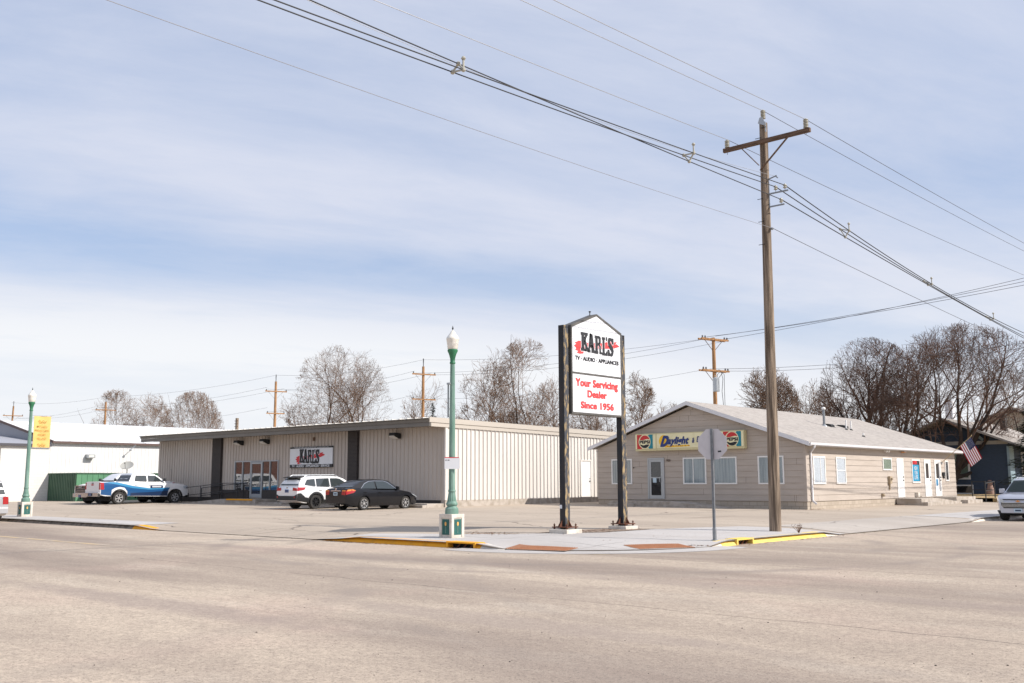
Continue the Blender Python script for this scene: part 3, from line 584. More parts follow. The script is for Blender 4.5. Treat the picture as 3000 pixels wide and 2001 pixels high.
# --- wall sign
def brush(mb, o, u, v, w, s, mi, t=.004):
    """red brush stroke behind the store name, unit width s"""
    P = [(0, .03), (.05, .00), (.03, -.03), (.09, -.035), (.06, -.065), (.13, -.07), (.20, -.06), (.21, -.01), (.30, .02), (.44, .03), (.60, .035), (.74, .055), (.84, .06), (1.0, .105), (.93, .135), (.90, .125), (.94, .165), (.85, .15), (.78, .155), (.60, .115), (.44, .10), (.33, .085), (.20, .10), (.10, .10), (.07, .085), (.02, .07), (.05, .05)]
    mb.prism([(a*s, b*s) for a, b in P], o, u, v, w, t, mi)
def storename(mb, o, u, v, w, W_, H_, mi, t=.01):
    """slab-serif KARL'S in condensed wood type"""
    def poly(P): mb.prism([(a*W_, b*H_) for a, b in P], o, u, v, w, t, mi)
    def bx(a, b, c, d): poly([(a, c), (b, c), (b, d), (a, d)])
    e = .13
    bx(-.015, .105, 0, e); bx(.005, .085, e, 1-e); bx(-.015, .105, 1-e, 1)                      # K
    poly([(.08, .38), (.08, .60), (.12, 1-e), (.185, 1-e)]); bx(.105, .20, 1-e, 1)
    poly([(.085, .52), (.125, .66), (.205, e), (.13, e)]); bx(.118, .215, 0, e)
    bx(.20, .275, -.03, e-.03); poly([(.21, e-.03), (.255, e-.03), (.31, .97), (.255, .97)])     # A
    poly([(.315, e-.03), (.395, e-.03), (.345, .97), (.262, .97)]); bx(.305, .41, -.03, e-.03); bx(.25, .345, .25, .38)
    bx(.412, .515, -.05, e-.05); bx(.43, .502, e-.05, .82); bx(.412, .55, .82, .94)              # R
    poly([(.545, .94), (.60, .86), (.60, .58), (.55, .46), (.535, .56), (.54, .70), (.535, .82)]); bx(.50, .56, .42, .54)
    poly([(.53, .50), (.60, .40), (.60, .14), (.615, .06), (.64, .06), (.635, -.02), (.58, -.04), (.552, .04), (.55, .36)])
    bx(.64, .735, .80, .92); bx(.655, .72, e-.08, .80); bx(.64, .80, -.08, e-.08); poly([(.76, e-.08), (.80, e-.08), (.80, .20)])   # L
    poly([(.765, .95), (.808, .95), (.80, .78), (.772, .70), (.78, .80), (.765, .80)])
    S = [(1.01, .60), (.955, .60), (.95, .74), (.93, .79), (.905, .78), (.895, .72), (.905, .64), (.99, .42), (1.012, .22), (.99, .02), (.94, -.08), (.885, -.06), (.865, .0), (.86, -.07), (.818, -.07), (.818, .28), (.868, .28), (.88, .12), (.905, .06), (.93, .07), (.938, .16), (.925, .26), (.84, .50), (.822, .70), (.84, .88), (.89, .95), (.935, .93), (.96, .88), (.965, .93), (1.01, .93)]
    poly(S)
ws = thing('wall_sign', 'white and black store sign with red brush stroke on the ribbed front wall', 'sign', (-46.86, KYW, 3.0))
xs0, xs1, zs0, zs1 = -48.84, -44.89, 2.42, 3.60
b = MB(); b.box(xs0, xs1, KYW-.10, KYW-.045, zs0, zs1); b.build('panel', M['signwhite'], ws)
b = MB(); b.box(xs0-.003, xs1+.003, KYW-.106, KYW-.05, 3.51, zs1+.003); b.box(xs0-.003, xs1+.003, KYW-.106, KYW-.05, zs0-.003, 2.60); b.build('black_band', M['signblack'], ws)
b = MB(); brush(b, (-48.3, KYW-.104, 2.82), XA, ZA, NY, 2.75, 0); b.build('brush_stroke', M['signred'], ws)
b = MB(); [storename(b, (-47.88+dx, KYW-.1095, 2.70+dz), XA, ZA, NY, 1.80, .78, 0, t=.001) for dx, dz in ((-.03, 0), (.03, 0), (0, .03), (0, -.03))]; b.build('name_outline', M['signwhite'], ws)
b = MB(); storename(b, (-47.88, KYW-.112, 2.70), XA, ZA, NY, 1.80, .78, 0); b.build('store_name', M['signblack'], ws)
b = MB(); text(b, 'TV · AUDIO · APPLIANCES · SERVICE', 0, 0, (3.5, .125), (xs0+.23, KYW-.108, 2.45), XA, ZA, NY, .035); text(b, '"YOUR SERVICING DEALER SINCE 1956."  www.karlsonline.com', 0, 0, (3.2, .06), (xs0+.4, KYW-.108, 3.527), XA, ZA, NY, .008); b.build('lettering', M['signwhite'], ws)
# --- ramp, landing, step
rp = thing('ramp', 'concrete ramp and landing with yellow edge at the storefront door', 'ramp', (-53, 34.3, .3))
b = MB(); b.prism([(-58.3, .2), (-58.3, .30), (-53.4, .62), (-49.9, .62), (-49.9, .2)], (0, 33.55, 0), XA, ZA, YA, 1.62); b.build('slab', M['concrete'], rp)
b = MB(); b.box(-52.9, -50.2, 33.52, 33.75, .55, .632); b.build('painted_edge', M['yellow'], rp)
b = MB(); b.box(-49.89, -47.6, 33.7, 35.05, .2, .45); b.build('step', M['concrete'], rp)
def rail(y, label, xs):
    t = thing('handrail', label, 'handrail', (xs[1][0], y, .4), group='handrails of the storefront ramp')
    zt_ = lambda x: (.30+.32*min(1, max(0, (x+58.3)/4.9)))
    for x, hh in xs:
        b = MB(); b.tube([(x, y, zt_(x)-.02), (x, y, zt_(x)+hh)], .024, 6); b.build('post', M['trim'], t)
    for k, hh in ((0, .93), (1, .45)):
        b = MB(); b.tube([(xs[0][0]-.02, y, zt_(xs[0][0])+hh-.04)]+[(x, y, zt_(x)+hh) for x in rngf(xs[0][0]+.1, xs[-1][0]-.1, 8)]+[(xs[-1][0], y, zt_(xs[-1][0])+hh-.05)], .022, 6); b.build('rail', M['trim'], t)
rail(33.62, 'black pipe handrail along the street side of the concrete ramp', [(-58.1, .92), (-55.9, .93), (-53.5, .93), (-51.9, .9)])
rail(34.95, 'black pipe handrail of the ramp close to the store wall', [(-58.0, .92), (-55.7, .93), (-53.3, .93)])
b = MB(); b.box(-41.5, -36.05, 33.7, 34.0, .1, .47); b.box(-41.5, -36.05, 34.0, KYW-.04, .1, .53)
tag(b.build('concrete_curb', M['concrete'], bevel=.02), 'worn concrete curb along the foot of the blank store wall', 'curb')
# roof antenna mast etc left out of sight
# store group enlarged about the camera point, keeping the bakery shadow off its wall
for o_ in list(COL.objects):
    if o_.parent is None and (o_.get('label') or '') and o_.get('category') in ('store', 'sign', 'ramp', 'handrail', 'floodlight', 'box', 'curb', 'appliance'):
        o_.location = o_.location*1.033+Vector((0, 0, -.053)); o_.scale = (1.033,)*3
# ============================================================ BAKERY BUILDING
PX0, PX1, PY0, PY1 = -33.62, -21.4, 44.6, 65.2
bk = thing('bakery_building', 'beige sided gable building with low shingle roof on the corner lot', 'building', ((PX0+PX1)/2, PY0, .4))
ze = 3.40; zs = .63; xr = (PX0+PX1)/2-.15; zrdg = 5.62
def siding(mb, P, axis, out, z0, zf_lo_hi, pitch=.288):
    pass
sl_ = (zrdg-ze)/(xr-PX0+.45); sr_ = (zrdg-ze)/(PX1-xr+.25)
def gx(z):   # half openings of the gable at height z
    if z <= ze-.12: return PX0, PX1
    return max(PX0, xr-(zrdg-.20-z)/sl_), min(PX1, xr+(zrdg-.20-z)/sr_)
ff = MB(); z = zs
while z < zrdg-.25:
    z1 = min(z+.288, zrdg-.21); a0, b0 = gx(z); a1, b1 = gx(z1)
    if b1-a1 < .05: break
    o0, o1 = .026, .006
    ff.add([(a0, PY0-o0, z), (b0, PY0-o0, z), (b1, PY0-o1, z1), (a1, PY0-o1, z1)], [(0, 1, 2, 3)]); ff.add([(a0, PY0-o1, z), (b0, PY0-o1, z), (b0, PY0-o0, z), (a0, PY0-o0, z)], [(3, 2, 1, 0)][::1])
    ff.add([(a1, PY0-o1, z1-.009), (b1, PY0-o1, z1-.009), (b1, PY0-o1-.0015, z1), (a1, PY0-o1-.0015, z1)], [(0, 1, 2, 3)], 1)
    # butt joints
    k = int(z/.288); rr = random.Random(k)
    for _ in range(2): q = a0+(b0-a0)*rr.random(); ff.add([(q, PY0-o0-.001, z), (q+.012, PY0-o0-.001, z), (q+.012, PY0-o1-.001, z1), (q, PY0-o1-.001, z1)], [(0, 1, 2, 3)], 1)
    z += .288
gv = mat('siding_gap', '6a5f56', .9)
ff.build('front_wall', [M['siding'], gv], bk)
sd_ = MB(); z = zs
while z < ze-.05:
    z1 = min(z+.288, ze); o0, o1 = .026, .006
    sd_.add([(PX1+o0, PY0-.02, z), (PX1+o0, PY1, z), (PX1+o1, PY1, z1), (PX1+o1, PY0-.02, z1)], [(0, 1, 2, 3)]); sd_.add([(PX1+o1, PY0, z), (PX1+o1, PY1, z), (PX1+o0, PY1, z), (PX1+o0, PY0, z)], [(0, 1, 2, 3)])
    sd_.add([(PX1+o1, PY0, z1-.009), (PX1+o1, PY1, z1-.009), (PX1+o1+.0015, PY1, z1), (PX1+o1+.0015, PY0, z1)], [(0, 1, 2, 3)], 1)
    rr = random.Random(int(z/.288)+50)
    for _ in range(4): q = PY0+(PY1-PY0)*rr.random(); sd_.add([(PX1+o0+.001, q, z), (PX1+o0+.001, q+.012, z), (PX1+o1+.001, q+.012, z1), (PX1+o1+.001, q, z1)], [(0, 1, 2, 3)], 1)
    z += .288
sd_.build('side_wall', [M['siding'], gv], bk)
ob = MB(); ob.box(PX0, PX1, PY0+.01, PY1, zs, ze-.02); ob.prism([(PX0, ze-.02), (PX1, ze-.02), (xr, zrdg-.25)], (0, PY0+.02, 0), XA, ZA, YA, PY1-PY0-.04); ob.build('wall_core', M['siding'], bk)
fb = MB(); fb.box(PX0+.02, PX1-.01, PY0+.012, PY1-.02, 0, zs); fb.build('foundation', M['cmu'], bk)
cb_ = MB(); cb_.box(PX1-.10, PX1+.032, PY0-.034, PY0+.10, zs, ze-.05); cb_.build('corner_board', M['siding'], bk)
# roof: two slopes as slabs with overhangs
xa, xb = PX0-.45, PX1+.38; ya, yb = PY0-.32, PY1+.35
zl = zrdg-sl_*(xr-xa); zrr = zrdg-sr_*(xb-xr)
r_ = MB()
for (x0, z0) in ((xa, zl), (xb, zrr)):
    r_.prism([(x0, z0+.05), (xr, zrdg+.05), (xr, zrdg-.05), (x0, z0-.05)], (0, ya, 0), XA, ZA, YA, yb-ya)
rf_ = r_.build('roof', M['shingle'], bk)
for (x0, z0) in ((xa-.02, zl), (xb, zrr)):
    for y0 in (ya-.03, yb): rp_ = MB(); rp_.prism([(x0, z0+.035), (xr, zrdg+.035), (xr, zrdg-.15), (x0, z0-.15)], (0, y0, 0), XA, ZA, YA, .03); rp_.build('rake_board', M['trimwhite'], bk)
sf_ = MB()
for (x0, z0) in ((xa, zl), (xb, zrr)): sf_.prism([(x0, z0-.052), (xr, zrdg-.052), (xr, zrdg-.07), (x0, z0-.07)], (0, ya, 0), XA, ZA, YA, .32)
sf_.box(PX1, xb, ya+.32, yb, zrr-.14, zrr-.12); sf_.build('soffit', mat('soffit_white', 'b9b2a8', .7), bk)
gt = MB(); gt.prism([(0, 0), (.10, .02), (.12, .13), (.09, .13), (.08, .03), (.0, .02)], (xb-.03, ya-.02, zrr-.11), XA, ZA, YA, yb-ya+.04); gt.box(xb-.035, xb-.005, ya, yb, zrr-.14, zrr+.01)
gt.build('gutter', M['trimwhite'], bk)
dn = MB(); dn.bar((xb+.05, PY0+.12, zrr-.1), (xb+.03, PY0+.12, zrr-.22), .06, .08, up=YA); dn.bar((xb+.03, PY0+.12, zrr-.2), (PX1+.08, PY0+.42, zrr-.42), .06, .08); dn.bar((PX1+.08, PY0+.42, zrr-.40), (PX1+.08, PY0+.42, .62), .06, .08, up=YA); dn.bar((PX1+.08, PY0+.42, .66), (PX1+.25, PY0+.44, .50), .06, .08)
dn.build('downspout', M['trimwhite'], bk)
dn = MB(); dn.bar((PX0-.30, PY0+.3, 3.28), (PX0-.08, PY0+.3, 3.12), .07, .07); dn.bar((PX0-.08, PY0+.3, 3.14), (PX0-.08, PY0+.3, 2.7), .07, .07, up=YA); dn.build('downspout', M['trimwhite'], bk)
def window(parent, axis, a0, a1, z0, z1, fixed, out, mid=None, hmid=None, blind='blind', fmat='white', fw_=.07):
    def V(a, o, z): return (a, fixed-o, z) if axis == 0 else (fixed+o, a, z)
    def bx(mb, a, b, c, d, o0, o1): p = V(a, o0, c); q = V(b, o1, d); mb.box(p[0], q[0], p[1], q[1], p[2], q[2])
    f = MB(); bx(f, a0, a0+fw_, z0, z1, -.02, .055); bx(f, a1-fw_, a1, z0, z1, -.02, .055); bx(f, a0+fw_, a1-fw_, z1-fw_, z1, -.02, .055); bx(f, a0+fw_, a1-fw_, z0, z0+fw_, -.02, .06)
    if mid: bx(f, a0+(a1-a0)*mid-.02, a0+(a1-a0)*mid+.02, z0+fw_, z1-fw_, -.02, .05)
    if hmid: bx(f, a0+fw_, a1-fw_, z0+(z1-z0)*hmid-.02, z0+(z1-z0)*hmid+.02, -.02, .05)
    w = f.build('window', M[fmat], parent)
    b = MB(); bx(b, a0+fw_, a1-fw_, z0+fw_, z1-fw_, .029, .031); b.build(blind if blind in ('blind', 'curtain') else 'backing', M[blind], w)
    b = MB(); bx(b, a0+fw_, a1-fw_, z0+fw_, z1-fw_, .038, .044); b.build('pane', M['glass'], w); return w
window(bk, 0, -32.66, -31.31, 1.43, 2.78, PY0, 1, mid=.42, blind='curtain'); window(bk, 0, -28.12, -26.75, 1.43, 2.79, PY0, 1, mid=.44, blind='curtain'); window(bk, 0, -26.35, -25.02, 1.43, 2.79, PY0, 1, blind='curtain'); window(bk, 0, -23.87, -22.5, 1.43, 2.79, PY0, 1, mid=.5, blind='curtain')
# glass door
d = MB()
for a, b_, c, e in ((-30.29, -30.21, .67, 2.8), (-29.34, -29.26, .67, 2.8), (-30.21, -29.34, 2.72, 2.8)): d.box(a, b_, PY0-.07, PY0+.02, c, e)
d.build('door_frame', M['alum'], bk)
d = MB()
for a, b_, c, e in ((-30.2, -30.08, .68, 2.71), (-29.47, -29.35, .68, 2.71), (-30.08, -29.47, 2.60, 2.71), (-30.08, -29.47, .68, .86), (-30.08, -29.47, 1.76, 1.80)): d.box(a, b_, PY0-.055, PY0-.02, c, e)
dr = d.build('door', M['alum'], bk)
d = MB(); d.box(-30.08, -29.47, PY0-.03, PY0-.028, .86, 2.6); d.build('backing', M['dark'], dr)
d = MB(); d.box(-30.08, -29.47, PY0-.042, PY0-.036, .86, 2.6); d.build('pane', M['glass'], dr)
d = MB(); d.box(-29.98, -29.76, PY0-.046, PY0-.043, 1.52, 1.76); d.build('notice', M['platelt'], dr)
d = MB(); d.tube([(-29.5, PY0-.05, 1.82), (-29.5, PY0-.12, 1.80), (-29.5, PY0-.12, 1.56), (-29.5, PY0-.05, 1.54)], .018, 6); d.build('handle', M['alum'], dr)
b = MB(); text(b, '900', 0, 0, (.26, .12), (-29.13, PY0-.03, 2.60), XA, ZA, NY, .02); b.build('house_number', mat('brass_dark', '4a3424', .5), bk)
b = MB(); b.lathe((-31.19, PY0-.06, 2.28), [(.03, 0), (.03, .05)], 8); b.build('doorbell', M['trim'], bk)
# side openings
window(bk, 1, 45.29, 46.62, 1.43, 2.76, PX1, 1, mid=.60); window(bk, 1, 47.84, 48.96, 1.43, 2.76, PX1, 1, hmid=.5)
window(bk, 1, 53.72, 54.95, 2.14, 2.80, PX1, 1, blind='shadegreen'); wn = window(bk, 1, 57.89, 59.16, 1.46, 2.78, PX1, 1, blind='dark'); window(bk, 1, 63.32, 63.90, 1.55, 2.78, PX1, 1, blind='dark')
b = MB(); b.box(PX1+.045, PX1+.05, 57.97, 58.95, 1.55, 2.48); b.build('poster', M['adblue'], wn)
b = MB()
for k, s in enumerate(('NEW', 'YORK', 'LIFE')): text(b, s, 0, 0, (.52, .21), (PX1+.052, 58.17, 2.18-.26*k), YA, ZA, XA, 0)
b.build('poster_lettering', M['signwhite'], wn)
b = MB(); [b.prism([(57.97+.16*k, 2.5), (58.05+.16*k, 2.5), (58.0+.16*k, 2.71), (57.97+.12*k, 2.71)], (PX1+.046, 0, 0), YA, ZA, XA, .003) for k in range(5)]; b.build('striped_cloth', M['signred'], wn)
def sdoor(y0, y1, label, glass):
    f = MB(); f.box(PX1, PX1+.05, y0, y0+.07, .66, 2.8); f.box(PX1, PX1+.05, y1-.07, y1, .66, 2.8); f.box(PX1, PX1+.05, y0+.07, y1-.07, 2.73, 2.8); f.build('door_frame', M['white'], bk)
    f = MB(); f.box(PX1-.01, PX1+.035, y0+.075, y1-.075, .66, 2.725); d = f.build('door', M['white'], bk)
    if glass:
        f = MB(); f.box(PX1+.03, PX1+.038, y0+.24, y1-.36, 1.72, 2.58); f.build('pane', M['dark'], d)
    f = MB(); [f.lathe((PX1+.06, y1-.17, z_), [(.035, -.03), (.035, .03)], 8) for z_ in (1.6, 1.78)]; f.build('handle', M['trim'], d); return d
sdoor(55.66, 56.66, '', 0); sdoor(59.82, 60.87, '', 1); d3 = sdoor(61.51, 62.56, '', 1)
b = MB(); b.box(PX1+.036, PX1+.045, 61.66, 61.98, 1.28, 1.66); b.build('notice', M['carbluelt'], d3)
# roof fittings
def pipe(px, py, h, r, name, label, mt, cap=False):
    # foot on the right slope where the line of sight meets it
    rr = ray(px, py); n = Vector((sr_, 0, 1)); p0 = Vector((xr, 0, zrdg+.05)); t_ = (p0-CAMP).dot(n)/rr.dot(n); p = CAMP+rr*t_
    th_ = thing(name, label, 'vent pipe', p, group='vent pipes on the bakery roof')
    b = MB(); b.tube([p-Vector((0, 0, .05)), p+Vector((0, 0, h))], r, 10); b.build('pipe', M[mt], th_)
    b = MB(); b.lathe(p-Vector((0, 0, .06)), [(r*2.4, 0), (r*2, .07), (r*1.15, .13)], 12); b.build('flashing', M['trim' if mt == 'white' else 'alum'], th_)
    if cap: b = MB(); b.lathe(p+Vector((0, 0, h-.03)), [(r*1.5, 0), (r*1.7, .08), (r*.9, .14)], 12); b.build('cap', M['white'], th_)
S_ = lambda a, b: (2300+a/3.136, 1140+b/3.136)
pipe(*S_(360, 337), .95, .07, 'vent_pipe', 'tall grey capped flue on the bakery roof', 'steel', True)
pipe(*S_(563, 373), .55, .045, 'vent_pipe', 'thin white vent pipe beside the black roof vent, nearer the flue', 'white'); pipe(*S_(608, 377), .52, .045, 'vent_pipe', 'thin white vent pipe farther from the flue', 'white'); pipe(*S_(720, 437), .20, .05, 'vent_pipe', 'short stubby white vent pipe low on the shingle slope', 'white')
for (px, py), lb in ((S_(402, 338), 'black box vent on the shingles right beside the tall grey flue'), (S_(530, 348), 'black box vent on the shingles left of the thin white pipes')):
    rr = ray(px, py); n = Vector((sr_, 0, 1)); p = CAMP+rr*((Vector((xr, 0, zrdg+.05))-CAMP).dot(n)/rr.dot(n))
    t = thing('roof_vent', lb, 'roof vent', p, group='black box vents on the bakery roof')
    b = MB(); b.prism([(-.22, .22*sr_-.02), (.24, -.24*sr_-.02), (.24, -.24*sr_+.12), (.12, .10), (-.22, .22*sr_+.06)], (p.x, p.y-.24, p.z), XA, ZA, YA, .48); b.build('hood', M['trim'], t)
    b = MB(); b.prism([(-.3, .3*sr_+.002), (.3, -.3*sr_+.002), (.3, -.3*sr_+.012), (-.3, .3*sr_+.012)], (p.x, p.y-.32, p.z), XA, ZA, YA, .64); b.build('flange', M['framegrey'], t)
# --- long sign box on the gable
sg = thing('wall_sign', 'long cream illuminated sign box with two cola emblems on the gable', 'sign', (-27.6, PY0-.2, 3.6))
gx0, gx1, gz0, gz1 = -30.87, -24.41, 3.17, 4.08; gy = PY0-.32
b = MB(); b.box(gx0, gx1, gy+.01, PY0-.03, gz0, gz1); b.build('box', M['creamsh'], sg, bevel=.015)
divs = [gx0, -29.54, -25.80, gx1]
for a, c in zip(divs[:-1], divs[1:]):
    b = MB(); b.box(a+.03, c-.03, gy-.012, gy+.008, gz0+.12, gz1-.05); b.build('face', M['cream'], sg)
b = MB(); b.box(divs[1]-.02, divs[1]+.02, gy-.02, gy+.01, gz0, gz1); b.box(divs[2]-.02, divs[2]+.02, gy-.02, gy+.01, gz0, gz1); b.build('divider', M['creamsh'], sg)
def cola(cx, cz, hw=.50, hh=.37):
    o = (cx, gy-.014, cz); m = []
    ri = .37; n = 14
    b = MB(); b.prism([(-hw, -hh), (-.16, -hh)]+[(-.06-ri*.93*math.cos(R(t)), ri*.95*math.sin(R(t))) for t in range(-60, 61, 12)]+[(-.16, hh), (-hw, hh)], o, XA, ZA, NY, .004); b.build('red_field', M['cred'], sg)
    b = MB(); b.prism([(.26, -hh), (hw, -hh), (hw, hh), (.26, hh)]+[(-.02+ri*.99*math.cos(R(t)), ri*.98*math.sin(R(t))) for t in range(55, -56, -11)], o, XA, ZA, NY, .004); b.build('teal_field', M['cblue'], sg)
    b = MB(); b.prism(disc(28, .365, ry=.375), (cx, gy-.020, cz), XA, ZA, NY, .004); b.build('emblem_disc', M['cream'], sg)
    # red cap
    P = [(.325*math.cos(R(t)), .335*math.sin(R(t))) for t in range(22, 163, 10)]; wv = [(x, .115+.028*math.sin(x*9.5)) for x in rngf(-.28, .28, 12)]
    b = MB(); b.prism(P+wv, (cx, gy-.026, cz), XA, ZA, NY, .004); b.build('emblem_cap', M['cred'], sg)
    P = [(.325*math.cos(R(t)), .335*math.sin(R(t))) for t in range(-158, -21, 10)]; wv = [(x, -.17+.028*math.sin(x*9.5)) for x in rngf(.28, -.28, 12)]
    b = MB(); b.prism(P+wv, (cx, gy-.026, cz), XA, ZA, NY, .004); b.build('emblem_base', M['signblack'], sg)
    b = MB(); text(b, 'PEPSI', 0, 0, (.66, .17), (cx-.33, gy-.030, cz-.10), XA, ZA, NY, .05, t=.004); b.build('emblem_lettering', M['signblack'], sg)
cola(-30.24, 3.655); cola(-25.06, 3.655)
b = MB(); b.prism(disc(24, .31), (-29.05, gy-.014, 3.66), XA, ZA, NY, .004); b.prism([(-29.0, 3.32), (-27.5, 3.36), (-27.5, 3.43), (-28.9, 3.42)], (0, gy-.016, 0), XA, ZA, NY, .004); b.build('sun_disc', M['sunyellow'], sg)
b = MB(); text(b, 'D', 0, 0, (.50, .58), (-29.28, gy-.020, 3.36), XA, (.12, 0, .99), NY, .07, shear=.35); text(b, 'aylight', 0, 0, (1.30, .50), (-28.83, gy-.020, 3.36), XA, (.0, 0, 1), NY, .045, shear=.35)
text(b, '&', 0, 0, (.14, .26), (-27.35, gy-.020, 3.52), XA, ZA, NY, .03, shear=.2); text(b, 'Bakery', 0, 0, (1.0, .38), (-27.08, gy-.020, 3.46), XA, ZA, NY, .015, shear=.2); b.build('lettering', M['navy'], sg)
b = MB(); text(b, 'D O N U T S', 0, 0, (1.35, .055), (-28.85, gy-.022, 3.365), XA, ZA, NY, .01); b.build('small_lettering', mat('sign_orange', 'b5711f', .6), sg)
# steps and ramps of the bakery building
b = MB(); b.prism([(-31.9, .1), (-31.9, .585), (-28.1, .585), (-25.2, H(-25.2, 43.5)+.01), (-25.2, .1)], (0, 43.3, 0), XA, ZA, YA, 1.27); b.box(-31.75, -30.1, 42.9, 43.3, .1, .46)
tag(b.build('ramp', M['concrete'], bevel=.015), 'concrete landing and ramp under the gable door with 900 above', 'ramp')
b = MB(); yA = 55.3
b.prism([(55.35, .0), (55.35, .62), (57.9, .62), (63.8, .20), (63.8, .0)], (PX1+.04, 0, 0), YA, ZA, XA, 1.35); b.box(PX1+.04, PX1+1.65, 55.36, 57.2, 0, .42) if False else None
b.box(PX1+1.39, PX1+1.75, 55.3, 57.4, .05, .43)
tag(b.build('ramp', M['concrete'], bevel=.012), 'sunlit concrete ramp along the side wall below the white doors', 'ramp')
b = MB(); b.box(PX1+.04, PX1+1.3, 61.2, 64.6, .05, .62); b.box(PX1+.04, PX1+1.3, 64.6, 64.95, .05, .46); b.box(PX1+1.3, PX1+1.7, 61.9, 64.6, .05, .45)
tag(b.build('entry_steps', M['concrete'], bevel=.012), 'pale concrete landing with steps by the far side door', 'steps')
# side wall fittings
t = thing('floodlight', 'white twin head floodlight under the gutter of the bakery', 'floodlight', (PX1, 54.0, 3.22))
b = MB(); b.box(PX1, PX1+.1, 53.95, 54.07, 3.2, 3.3); b.build('base', M['white'], t)
for y in (53.85, 54.17):
    b = MB(); b.tube([(PX1+.08, 54.01, 3.24), (PX1+.14, y, 3.2), (PX1+.26, y, 3.14)], [.02, .05, .075], 10); b.build('lamp_head', M['white'], t)
t = thing('wall_light', 'amber box wall light under the gutter of the bakery', 'wall light', (PX1, 56.5, 3.26))
b = MB(); b.box(PX1, PX1+.24, 56.38, 56.72, 3.18, 3.36); b.build('housing', M['alum'], t); b = MB(); b.box(PX1+.05, PX1+.245, 56.37, 56.60, 3.13, 3.18); b.build('lens', M['amber'], t)
b = MB(); b.box(PX1, PX1+.16, 54.35, 54.62, 1.42, 1.82); b.lathe((PX1+.20, 54.48, 1.68), [(.06, -.05), (.07, 0), (.06, .05)], 10); b.box(PX1+.02, PX1+.1, 54.44, 54.52, 1.1, 1.42); tag(b.build('meter_box', M['meter'], bevel=.01), 'tan utility meter on the sunlit side wall', 'meter')
b = MB(); b.lathe((PX1+.1, 53.45, .76), [(.09, 0), (.10, .06), (.08, .12)], 10); b.box(PX1, PX1+.12, 53.36, 53.54, .74, .90); tag(b.build('dryer_vent', M['meter']), 'small tan vent hood low on the side wall', 'vent')
b = MB(); b.box(PX1, PX1+.2, 58.2, 58.5, .66, .92); b.tube([(PX1+.05, 58.6, .68), (PX1+.25, 58.65, .68)], .04, 6); tag(b.build('vent_box', M['concrete_lt'], bevel=.02), 'pale vent box low on the wall between side doors', 'vent')
b = MB(); b.box(PX1+.01, PX1+.12, 62.78, 63.05, 1.84, 2.0); b.prism([(62.76, 2.0), (63.07, 2.0), (62.915, 2.08)], (PX1+.01, 0, 0), YA, ZA, XA, .13); b.box(PX1+.01, PX1+.09, 62.95, 63.03, 1.7, 1.84); tag(b.build('mailbox', M['trim']), 'black mailbox beside the last side door', 'mailbox')
# flag
fl = thing('flag', 'American flag hanging from a slanted pole on the bakery side wall', 'flag', (PX1, 62.8, 2.62))
tip = Vector((PX1+1.65, 62.8, 0)); rr = ray(2846, 1277); P0 = Vector((PX1, 62.8, 2.62)); tip = onY(2846, 1277, 62.9)
b = MB(); b.tube([P0, tip], .018, 8); b.lathe(tip, [(.02, 0), (.035, .03), (.02, .06)], 8); b.build('flag_pole', mat('pole_tan', 'b39a6e', .5), fl)
b = MB(); b.box(PX1, PX1+.06, 62.74, 62.86, 2.55, 2.7); b.build('bracket', M['alum'], fl)
dp = (tip-P0).normalized(); top = tip-dp*.06
FW_, FL_ = .86, 1.40; NR, NC = 26, 13
drop = Vector((.34, .25, -.93)).normalized()
def fpos(u, v):   # u along the pole side (0 at tip .. 1 down the pole), v out along the fly
    p = top-dp*(FW_*u)+drop*(FL_*v)
    p += Vector((.25, -.9, 0)).normalized()*(.06*math.sin(7*u+2.4*v)*v)
    p.z += .05*v*u; return p
fb_ = MB(); cells = {'r': MB(), 'w': MB(), 'b': MB()}
for i in range(NC):
    for j in range(NR):
        u0, u1, v0, v1 = i/NC, (i+1)/NC, j/NR, (j+1)/NR
        key = 'b' if (i < 7 and j < NR*.4) else ('r' if i % 2 == 0 else 'w')
        q = [fpos(u0, v0), fpos(u1, v0), fpos(u1, v1), fpos(u0, v1)]; nn = (q[1]-q[0]).cross(q[3]-q[0]).normalized()*.004
        cells[key].add(q+[p+nn for p in q], [(0, 3, 2, 1), (4, 5, 6, 7), (0, 1, 5, 4), (1, 2, 6, 5), (2, 3, 7, 6), (3, 0, 4, 7)])
st = cells['w']
fc = cells['r'].build('red_stripes', M['flagred'], fl); st.build('white_stripes', M['signwhite'], fl); cells['b'].build('canton', M['flagblue'], fl)
b = MB()
for a in range(6):
    for c in range(8 if a % 2 else 9):
        u = (a+.7)/6*.54*.95; v = (c+.6+(.5 if a % 2 else 0))/9.6*.4
        q = fpos(u, v); nn = (fpos(u+.01, v)-q).cross(fpos(u, v+.01)-q).normalized()
        for s_ in (1, -1): b.prism([(.016*(1 if k % 2 else .45)*math.cos(R(36*k)), .016*(1 if k % 2 else .45)*math.sin(R(36*k))) for k in range(10)], q+nn*(.009*s_ if s_ > 0 else -.006), dp, drop.cross(nn).cross(nn)*-1, nn*s_, .002)
b.build('stars', M['signwhite'], fl)
